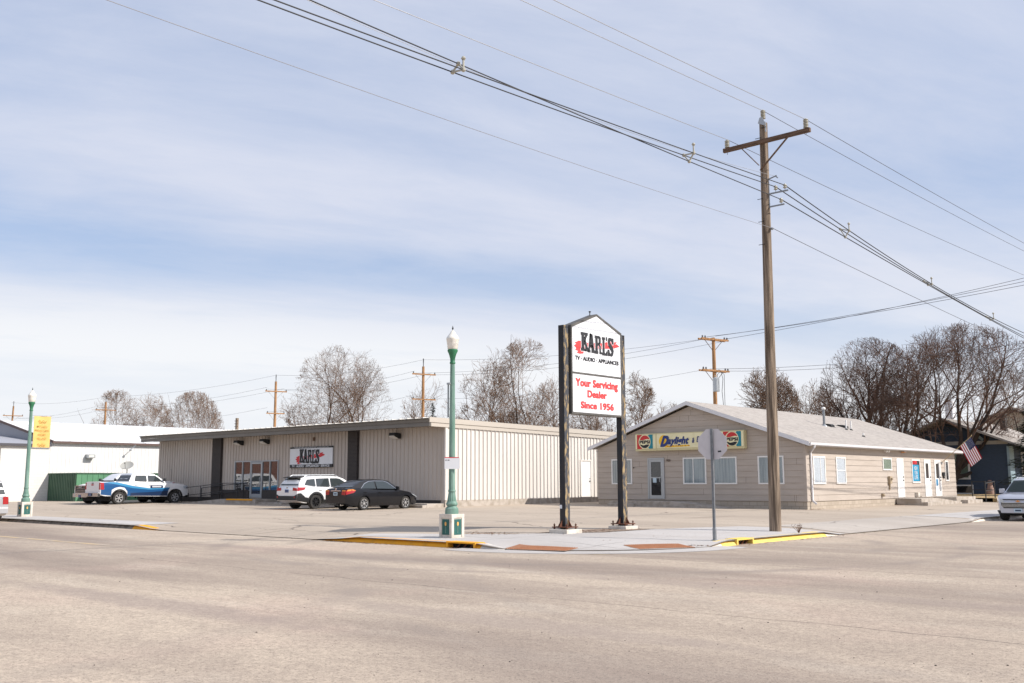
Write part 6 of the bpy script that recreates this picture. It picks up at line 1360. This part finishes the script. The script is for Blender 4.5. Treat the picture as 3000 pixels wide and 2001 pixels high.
    def arches(s, m, w=.07, name='wheel_arch', off=.012, z0=None):
        sp = s.sp
        for yw in sp['axles']:
            r0 = sp['tr']+sp.get('gap', .07)-.005; r1 = r0+w
            A = [a for a in range(-12, 193, 9)]
            P = [(yw+r1*math.cos(R(a)), sp['tr']+r1*math.sin(R(a))) for a in A]; Q = [(yw+r0*math.cos(R(a)), sp['tr']+r0*math.sin(R(a))) for a in A]
            for sg_ in (1, -1):
                b = MB(); vs = []
                for p, q in zip(P, Q): vs += [(sg_*(s.S(p[0], p[1])+.004), p[0], p[1]), (sg_*(s.S(p[0], p[1])+off), p[0]*.97+q[0]*.03, p[1]*.97+q[1]*.03), (sg_*(s.S(q[0], q[1])+off), q[0], q[1]), (sg_*(s.S(q[0], q[1])-.06), q[0], q[1])]
                n = len(P); fs = []
                for i in range(n-1):
                    for j in range(3): f = (i*4+j, i*4+j+1, (i+1)*4+j+1, (i+1)*4+j); fs.append(f if sg_ > 0 else f[::-1])
                b.add(vs, fs); b.build(name, m, s.t, local=True, smooth=True)
    def doors(s, spans, zb, zt, m, seam=True, handles=True, hz=.10, hm=None):
        for (a, c) in spans:
            r_ = s.sp['tr']+s.sp.get('gap', .07)+.03; P = [(a, zb), (c, zb), (c, zt), (a, zt)]
            for yw in s.sp['axles']:
                if a < yw+r_ and c > yw and a > yw-.3:   # rear door cut round the arch
                    P = [(yw+r_*math.cos(R(q)), s.sp['tr']+r_*math.sin(R(q))) for q in range(5, 80, 12)]; P = [p for p in P if p[0] > a]; P = [(max(yw+r_, a), zb), (c, zb), (c, zt), (a, zt)]+[(a, s.sp['tr']+math.sqrt(max(.01, r_*r_-(a-yw)**2)))]+P[::-1]
            ds = s.sides(P, s.S, .004, 'door', m)
            for d, sg_ in zip(ds, (1, -1)):
                if handles:
                    b = MB(); y_ = a+.16; z_ = zt-hz; x_ = s.S(y_, z_); b.box(sg_*(x_+.0), sg_*(x_+.045), y_-.10, y_+.09, z_-.018, z_+.018); b.build('handle', hm or m, d, local=True, bevel=.006)
    def mirrors(s, y, z, m, w=.2):
        for sg_ in (1, -1):
            b = MB(); x_ = s.G(y, z); b.prism([(0, -.08), (w, -.09), (w, .09), (.03, .10)], (sg_*(x_+.05), y, z), (sg_, 0, 0), ZA, (0, 1, 0), .10); b.box(sg_*(x_-.02), sg_*(x_+.08), y+.02, y+.07, z-.06, z-.02); b.build('mirror', m, s.t, local=True, bevel=.02)
    def lamp(s, side, end, name, m, ytip, xs):
        """wrap-round lamp: side poly (y,z) plus end poly (x,z)"""
        for sg_ in (1, -1):
            bb2 = s.patch(side, s.S, .014, name, m, both=False, ret=True)
            if sg_ < 0: bb2.v = [(-x, y, z) for x, y, z in bb2.v]; bb2.f = [f[::-1] for f in bb2.f]
            if end:
                bb2.prism([(sg_*x, z) for x, z in end], (0, ytip, 0), XA, ZA, (0, 1 if ytip > 0 else -1, 0), .016)
            bb2.build(name, m, s.t, local=True, smooth=True, angle=25)
def gnd(x, y): return H(x, y)+.0
def plate(c, y, z, out, m='plate', w=.30, h=.15):
    o = c.quad([(-w/2, z-h/2), (w/2, z-h/2), (w/2, z+h/2), (-w/2, z+h/2)], y, 'number_plate', M[m], out=out)
    b = MB(); b.prism([(-w*.36, z-.03), (w*.36, z-.03), (w*.36, z+.03), (-w*.36, z+.03)], (0, y+out*.021, 0), XA, ZA, (0, out, 0), .003); b.build('plate_characters', M['carnavy'], o, local=True)
# ---------------- black sedan
c = Car('parked_car', 'black four door sedan parked nose in by the blank store wall', 'car', (-38.28, 32.45, gnd(-38.1, 32.2)-.02), 0, dict(L=4.82, W=1.80, zl=.20, belt=.98, tr=.325, axles=(-1.30, 1.476), gap=.045,
    deck=[(-2.41, .86), (-2.34, 1.02), (-2.0, 1.075), (-1.2, 1.04), (.2, .98), (1.0, .98), (1.6, .90), (2.1, .78), (2.34, .66), (2.41, .56)], low=[(-2.41, .34), (-2.0, .22), (2.0, .20), (2.41, .26)], taper=.8, tk=.24, tkr=.16, taper_r=.5))
B = c.body(M['carblack']); car_sedan = c.t
prof = [(-2.02, 1.05), (-1.70, 1.19), (-1.35, 1.33), (-.95, 1.41), (-.45, 1.445), (.1, 1.43), (.45, 1.38), (.8, 1.20), (1.15, .97)]
c.cabin(M['carblack'], M['carglass'], prof, [[(-1.42, 1.03), (-.52, 1.02), (-.50, 1.365), (-.85, 1.345), (-1.15, 1.24)], [(-.42, 1.02), (.80, 1.0), (.62, 1.16), (.36, 1.31), (.1, 1.365), (-.40, 1.37)]], .80, .56, 1.0, 1.44, ((1.10, 1.01), (.50, 1.36)), ((-1.97, 1.08), (-1.25, 1.35)))
c.sides([(-1.50, 1.01), (-1.16, 1.27), (-.85, 1.375), (-.5, 1.395), (.12, 1.39), (.40, 1.33), (.92, .985), (.88, .985), (.38, 1.31), (.12, 1.372), (-.5, 1.376), (-.84, 1.355), (-1.14, 1.25), (-1.45, 1.025)][::1], c.G, .010, 'window_trim', M['chrome'])
c.wheels(.215, 7); c.doors([(-1.42, -.47), (-.45, .80)], .34, .95, M['carblack'], hm=M['carblack']); c.mirrors(.80, 1.03, M['carblack'])
c.lamp([(-2.40, .74), (-2.0, .84), (-1.88, .93), (-2.1, .98), (-2.38, .94)], [(.46, .74), (.74, .72), (.76, .92), (.50, .95)], 'tail_lamp', M['tail'], -2.40, None)
c.lamp([(-2.36, .90), (-1.86, .94), (-2.05, 1.0), (-2.3, .985)], [(.50, .90), (.74, .90), (.73, .96), (.52, .96)], 'turn_lamp', M['amber'], -2.405, None)
c.lamp([(2.40, .58), (2.0, .70), (1.82, .78), (2.1, .70), (2.36, .62)], [(.42, .5), (.66, .5), (.64, .64), (.42, .58)], 'headlamp', M['lens'], 2.40, None)
c.quad([(-.36, .90), (.36, .90), (.34, .95), (-.34, .95)], -2.395, 'trunk_trim', M['chrome']); b = MB(); b.prism(disc(14, .06, 0, 1.0), (0, -2.375, 0), XA, ZA, NY, .02); b.build('badge', M['chrome'], c.t, local=True)
plate(c, -2.40, .78, -1, 'platelt'); b = MB(); b.tube([(.45, -2.3, .27), (.45, -2.45, .26)], .04, 8); b.build('exhaust', M['chrome'], c.t, local=True)
b = MB(); [b.prism([(-.18, 0), (.18, 0), (.14, .2), (-.14, .2)], (x_, y_, 1.04), XA, ZA, YA, .10) for x_ in (-.38, .38) for y_ in (-.05, -.95)]; b.build('head_rests', M['trim'], c.t, local=True)
for o_ in (car_sedan,): o_.scale = (1, .95, 1)
# ---------------- white crossover wagon with black cladding
c = Car('parked_car', 'white crossover wagon with black cladding and roof rails, between ramp and black sedan', 'car', (-41.75, 32.3, gnd(-41.7, 32)-.02), 0, dict(L=4.86, W=1.87, zl=.30, belt=1.08, tr=.36, axles=(-1.32, 1.425), gap=.06,
    deck=[(-2.43, .95), (-2.38, 1.10), (-2.2, 1.16), (-1.4, 1.13), (.2, 1.08), (1.0, 1.07), (1.7, 1.02), (2.15, .93), (2.36, .80), (2.43, .66)], low=[(-2.43, .42), (-2.0, .31), (2.0, .31), (2.43, .38)], taper=.7, tk=.18, tkr=.10))
B = c.body(M['carwhite'])
prof = [(-2.30, 1.12), (-2.22, 1.30), (-2.02, 1.52), (-1.85, 1.575), (-1.2, 1.61), (-.3, 1.62), (.2, 1.60), (.55, 1.50), (.9, 1.28), (1.20, 1.06)]
c.cabin(M['carwhite'], M['carglass'], prof, [[(-1.95, 1.20), (-1.30, 1.13), (-1.28, 1.50), (-1.75, 1.46)], [(-1.22, 1.13), (-.42, 1.11), (-.40, 1.53), (-1.20, 1.51)], [(-.33, 1.11), (.85, 1.10), (.62, 1.32), (.30, 1.50), (.1, 1.53), (-.32, 1.53)]], .84, .64, 1.1, 1.6, ((1.15, 1.10), (.55, 1.52)), ((-2.29, 1.17), (-2.06, 1.48)))
b = MB(); b.prism([(-2.22, 1.535), (-1.85, 1.60), (-1.85, 1.63), (-2.26, 1.575)], (-.60, 0, 0), YA, ZA, XA, 1.2); b.build('spoiler', M['trim'], c.t, local=True, bevel=.01)
c.wheels(.235, 8, 'alloyb'); c.doors([(-1.22, -.37), (-.35, .86)], .50, 1.04, M['carwhite']); c.mirrors(.82, 1.13, M['carwhite']); c.arches(M['trim'], .09, 'arch_cladding')
for sg_ in (1, -1):
    b = MB(); b.tube([(sg_*.60, -1.85, 1.60), (sg_*.60, -1.7, 1.68), (sg_*.60, .0, 1.695), (sg_*.60, .25, 1.60)], .028, 6); b.build('roof_rail', M['alum'], c.t, local=True)
c.sides([(-.93, .31), (1.02, .31), (1.02, .42), (-.93, .48)], c.S, .014, 'sill_cladding', M['trim'])
c.sides([(-2.42, .43), (-1.78, .33), (-1.78, .56), (-2.0, .60), (-2.25, .80), (-2.42, .78)], c.S, .014, 'bumper_corner', M['trim']); c.quad([(-.84, .44), (.84, .44), (.84, .74), (.66, .66), (-.66, .66), (-.84, .74)], -2.42, 'rear_bumper', M['trim'], t=.05)
c.sides([(1.84, .33), (2.42, .40), (2.42, .60), (1.84, .56)], c.S, .014, 'bumper_corner', M['trim']); c.quad([(-.72, .42), (.72, .42), (.70, .70), (-.70, .70)], 2.41, 'grille', M['trim'], out=1, t=.03)
c.lamp([(-2.42, .90), (-2.05, .96), (-1.95, 1.08), (-2.40, 1.08)], [(.48, .92), (.83, .90), (.80, 1.04), (.50, 1.07)], 'tail_lamp', M['tail'], -2.42, None); c.lamp([(2.40, .72), (1.98, .86), (2.0, .93), (2.36, .84)], [(.42, .68), (.74, .68), (.72, .78), (.46, .78)], 'headlamp', M['lens'], 2.41, None)
b = MB(); [b.prism(disc(8, .045, sg_*.70, .60), (0, -2.475, 0), XA, ZA, NY, .01) for sg_ in (1, -1)]; b.build('reflector', M['tail'], c.t, local=True)
plate(c, -2.425, .90, -1); b = MB(); b.prism(disc(12, .05, 0, 1.06, ry=.035), (0, -2.41, 0), XA, ZA, NY, .02); b.build('badge', M['chrome'], c.t, local=True)
# ---------------- pickups
def pickup(label, loc, rz, wrap):
    c = Car('pickup_truck', label, 'pickup truck', loc, rz, dict(L=5.88, W=2.02, zl=.42, belt=1.36, tr=.40, axles=(-1.72, 2.02), gap=.08, bed=(-2.78, -.98, .85),
        deck=[(-2.94, 1.40), (-1.0, 1.40), (-.9, 1.36), (1.2, 1.34), (1.5, 1.34), (2.4, 1.27), (2.8, 1.18), (2.94, 1.05)], low=[(-2.94, .60), (-2.6, .52), (2.5, .45), (2.94, .50)], taper=.5, tk=.10, tkr=.03, taper_r=.3, crown=.06,
        sec=[(0, .93), (.15, .965), (.5, 1.0), (.8, .99), (1.0, .965), (1.2, .95)]))
    B = c.body(M['carwhite'])
    prof = [(-1.08, 1.36), (-.98, 1.55), (-.80, 1.84), (-.62, 1.895), (.2, 1.91), (.62, 1.87), (.85, 1.76), (1.12, 1.56), (1.38, 1.35)]
    c.cabin(M['carwhite'], M['carglass'], prof, [[(-.72, 1.43), (.10, 1.41), (.10, 1.78), (-.60, 1.78)], [(.20, 1.41), (1.16, 1.40), (.98, 1.58), (.72, 1.76), (.20, 1.785)]], .91, .70, 1.38, 1.9, ((1.33, 1.40), (.75, 1.79)), ((-1.05, 1.42), (-.86, 1.76)))
    c.wheels(.25, 6, wide=.28); c.doors([(-.80, .12), (.14, 1.30)], .50, 1.34, M['carwhite'], handles=True, hz=.14); c.mirrors(1.18, 1.50, M['trim'], .24); c.arches(M['trim'], .07)
    c.quad([(-.96, .50), (.96, .50), (.96, .72), (-.96, .72)], -2.93, 'rear_bumper', M['chrome'], t=.16); c.quad([(-.30, .52), (.30, .52), (.30, .70), (-.30, .70)], -3.085, 'bumper_step', M['trim'], t=.01)
    tg = c.quad([(-.80, .78), (.80, .78), (.80, 1.38), (-.80, 1.38)], -2.935, 'tailgate', M['carwhite'], t=.025)
    b = MB(); text(b, 'GMC' if wrap else 'RAM', 0, 0, (.34, .10), (-.17, -2.965, 1.16), XA, ZA, NY, .03); b.build('badge', M['signred' if wrap else 'trim'], tg, local=True); b = MB(); b.box(-.10, .10, -2.972, -2.955, 1.28, 1.33); b.build('handle', M['trim'], tg, local=True)
    c.lamp([(-2.93, .92), (-2.72, .92), (-2.74, 1.32), (-2.93, 1.34)], [(.82, .92), (.965, .92), (.955, 1.34), (.82, 1.34)], 'tail_lamp', M['tail'], -2.935, None)
    g = c.quad([(-.62, .70), (.62, .70), (.70, 1.12), (-.70, 1.12)] if not wrap else [(-.66, .66), (.66, .66), (.66, 1.12), (-.66, 1.12)], 2.925, 'grille', M['trim'], out=1, t=.04)
    b = MB(); 
    for z_ in (.76, .86, .96, 1.06): b.box(-.58, .58, 2.965, 2.985, z_-.012, z_+.012)
    for q in ([(-.70, .66), (.70, .66), (.70, .70), (-.70, .70)], [(-.72, 1.11), (.72, 1.11), (.70, 1.16), (-.70, 1.16)], [(-.72, .68), (-.67, .68), (-.68, 1.13), (-.73, 1.13)], [(.67, .68), (.72, .68), (.73, 1.13), (.68, 1.13)]): b.prism(q, (0, 2.95, 0), XA, ZA, YA, .04)
    b.build('chrome_surround', M['chrome'], g, local=True)
    if not wrap: b = MB(); text(b, 'RAM', 0, 0, (.42, .11), (.21, 2.99, 1.0), NX, ZA, YA, .03); b.build('grille_lettering', M['alloy'], g, local=True)
    c.quad([(-.95, .42), (.95, .42), (.95, .66), (-.95, .66)], 2.92, 'front_bumper', M['chrome'], out=1, t=.10)
    c.lamp([(2.92, .92), (2.6, .96), (2.55, 1.10), (2.90, 1.12)], [(.70, .94), (.90, .92), (.88, 1.12), (.72, 1.12)], 'headlamp', M['lens'], 2.925, None)
    b = MB(); [b.prism(disc(10, .06, sg_*.72, .54), (0, 3.02, 0), XA, ZA, YA, .01) for sg_ in (1, -1)]; b.build('fog_lamp', M['lens'], c.t, local=True)
    plate(c, 3.02, .50, 1); plate(c, -3.09, .61, -1); return c
c = pickup('white pickup with blue wave wrap and bed toward the street, rear in view', (-60.45, 31.93, gnd(-60.6, 31.9)-.03), 0, True)
c.sides([(-2.90, .62), (-2.24, .55), (-2.23, .90), (-2.0, 1.03), (-1.72, 1.08), (-1.42, 1.03), (-1.22, .80), (-1.20, .52), (1.48, .50), (1.52, .84), (1.60, .98), (1.2, .93), (.2, .90), (-.9, 1.0), (-2.0, 1.24), (-2.70, 1.34), (-2.90, 1.34)], c.S, .009, 'blue_wrap', M['carblue'])
c.sides([(-2.72, 1.34), (-2.0, 1.24), (-.9, 1.0), (.2, .90), (1.2, .93), (1.62, .98), (1.62, 1.03), (.9, .99), (.2, .99), (-.9, 1.14), (-1.9, 1.36), (-2.4, 1.37)], c.S, .011, 'light_blue_wave', M['carbluelt'])
c.sides([(-1.0, .52), (1.46, .51), (1.50, .82), (.2, .74), (-1.0, .70)], c.S, .012, 'navy_wrap', M['carnavy'])
b = MB(); o_ = (c.S(.7, 1.08)+.012); b.prism([(.32, .98), (1.10, .98), (1.14, 1.02), (1.14, 1.12), (1.10, 1.16), (.32, 1.16), (.28, 1.12), (.28, 1.02)], (o_, 0, 0), YA, ZA, XA, .006); lg = b.build('company_logo', M['carnavy'], c.t, local=True); b = MB(); text(b, 'Vollan Oil', 0, 0, (.68, .09), (o_+.007, .37, 1.025), YA, ZA, XA, .01, t=.002) if False else b.prism([(.40, 1.04), (1.02, 1.04), (1.02, 1.10), (.40, 1.10)], (o_+.007, 0, 0), YA, ZA, XA, .003); b.build('logo_lettering', M['signwhite'], lg, local=True)
b = MB(); b.tube([(.90, 1.75, 1.3), (.90, 1.72, 2.2)], .008, 5); b.build('antenna', M['trim'], c.t, local=True)
pickup('white pickup facing the street, chrome grille beside the wrapped pickup', (-63.1, 32.45, gnd(-63, 32.4)-.03), math.pi, False)
# ---------------- silver crossover at the right kerb, nose towards the camera
c = Car('parked_car', 'silver crossover facing the camera at the right edge of the view', 'car', (-11.72, 45.05, .0), math.pi, dict(L=4.77, W=1.84, zl=.26, belt=1.08, tr=.35, axles=(-1.43, 1.43), gap=.05,
    deck=[(-2.38, .95), (-2.3, 1.10), (-1.4, 1.12), (.2, 1.10), (1.05, 1.10), (1.6, 1.06), (2.0, 1.0), (2.24, .90), (2.38, .72)], low=[(-2.38, .36), (-2.0, .27), (2.0, .27), (2.38, .32)], taper=.85, tk=.26, tkr=.12))
c.body(M['carsilver'])
prof = [(-2.25, 1.10), (-2.1, 1.40), (-1.92, 1.58), (-1.2, 1.65), (-.2, 1.67), (.3, 1.62), (.6, 1.48), (.95, 1.26), (1.25, 1.09)]
c.cabin(M['carsilver'], M['carglass'], prof, [[(-1.9, 1.17), (-1.25, 1.13), (-1.25, 1.54), (-1.7, 1.5)], [(-1.18, 1.13), (-.42, 1.12), (-.40, 1.57), (-1.18, 1.55)], [(-.33, 1.12), (.92, 1.12), (.68, 1.33), (.36, 1.53), (.1, 1.58), (-.32, 1.58)]], .83, .62, 1.1, 1.66, ((1.22, 1.12), (.52, 1.55)), ((-2.22, 1.16), (-2.0, 1.5)))
c.wheels(.22, 5); c.doors([(-1.18, -.37), (-.35, .90)], .40, 1.04, M['carsilver']); c.mirrors(.92, 1.16, M['carsilver'], .22)
g = c.quad([(-.60, .60), (-.52, .50), (.52, .50), (.60, .60), (.62, .72), (-.62, .72)], 2.37, 'lower_grille', M['trim'], out=1, t=.03); b = MB(); [b.box(-.58, .58, 2.40, 2.412, z_-.008, z_+.008) for z_ in (.56, .61, .66, .715)]; b.build('grille_bar', M['chrome'], g, local=True)
c.quad([(-.60, .815), (.60, .815), (.58, .86), (-.58, .86)], 2.33, 'upper_grille', M['trim'], out=1, t=.03); b = MB(); b.prism([(-.09, .765), (-.03, .765), (-.03, .745), (.03, .745), (.03, .765), (.09, .765), (.07, .79), (.03, .79), (.03, .81), (-.03, .81), (-.03, .79), (-.07, .79)], (0, 2.38, 0), XA, ZA, YA, .03); b.build('badge', M['amber'], c.t, local=True)
c.quad([(-.72, .28), (.72, .28), (.78, .42), (-.78, .42)], 2.345, 'front_bumper', M['trim'], out=1, t=.03)
c.lamp([(2.36, .72), (2.05, .76), (1.82, .92), (1.85, .97), (2.15, .93), (2.34, .86)], [(.50, .70), (.655, .68), (.66, .86), (.54, .84)], 'headlamp', M['lens'], 2.355, None); c.lamp([(2.36, .42), (2.2, .44), (2.2, .54), (2.36, .55)], None, 'fog_lamp', M['lens'], 2.355, None)
c.lamp([(-2.37, .85), (-2.05, .9), (-2.05, 1.05), (-2.36, 1.05)], [(.55, .85), (.80, .85), (.78, 1.04), (.58, 1.04)], 'tail_lamp', M['tail'], -2.37, None)
plate(c, 2.40, .42, 1, 'platelt')
for sg_ in (1, -1): b = MB(); b.tube([(sg_*.58, -1.8, 1.60), (sg_*.58, -1.6, 1.70), (sg_*.58, .1, 1.70), (sg_*.58, .3, 1.62)], .022, 6); b.build('roof_rail', M['alum'], c.t, local=True)
# ---------------- silver minivan cut by the left edge
c = Car('parked_car', 'silver minivan parked at the kerb, only its tail showing at the left edge', 'car', (-45.4, 16.2, 0), math.pi/2, dict(L=5.0, W=1.95, zl=.25, belt=1.05, tr=.33, axles=(-1.48, 1.48), gap=.05,
    deck=[(-2.5, .95), (-2.44, 1.08), (-1.4, 1.08), (1.4, 1.05), (1.9, .98), (2.3, .85), (2.5, .6)], low=[(-2.5, .36), (-2.1, .27), (2.0, .27), (2.5, .32)], taper=.8, tk=.22, tkr=.10, taper_r=.35))
c.body(M['carvan'])
prof = [(-2.42, 1.06), (-2.34, 1.35), (-2.22, 1.60), (-2.0, 1.70), (-1.0, 1.75), (.4, 1.74), (.9, 1.60), (1.5, 1.25), (1.85, 1.02)]
c.cabin(M['carvan'], M['carglass'], prof, [[(-2.15, 1.12), (-1.0, 1.10), (-1.0, 1.60), (-1.95, 1.58)], [(-.92, 1.10), (.1, 1.10), (.1, 1.62), (-.92, 1.61)], [(.18, 1.10), (1.45, 1.08), (.85, 1.54), (.18, 1.62)]], .90, .72, 1.05, 1.74, ((1.78, 1.06), (.95, 1.60)), ((-2.41, 1.14), (-2.24, 1.58)))
c.wheels(.20, 6); c.doors([(-.92, .14), (.16, 1.4)], .38, 1.02, M['carvan'])
c.lamp([(-2.49, .74), (-2.28, .74), (-2.28, 1.02), (-2.48, 1.04)], [(.66, .74), (.875, .74), (.86, 1.04), (.66, 1.04)], 'tail_lamp', M['tail'], -2.495, None)
c.quad([(-.87, .38), (.87, .38), (.87, .60), (-.87, .60)], -2.49, 'rear_bumper', M['carvan'], t=.06); plate(c, -2.50, .80, -1)
# ============================================================ BRICK BLOCK ACROSS THE STREET (mirrored in the shop glass)
rb = thing('brick_building', 'low red brick building across the street, seen only mirrored in the storefront', 'building', (-125, -12, 0))
b = MB(); b.box(-165, -92, -24, -11, 0, 5.0); b.build('wall', M['redbrick'], rb); b = MB(); b.box(-165.2, -91.8, -24.2, -10.8, 5.0, 6.2); b.build('parapet', mat('parapet', 'a08d6b', .8), rb)
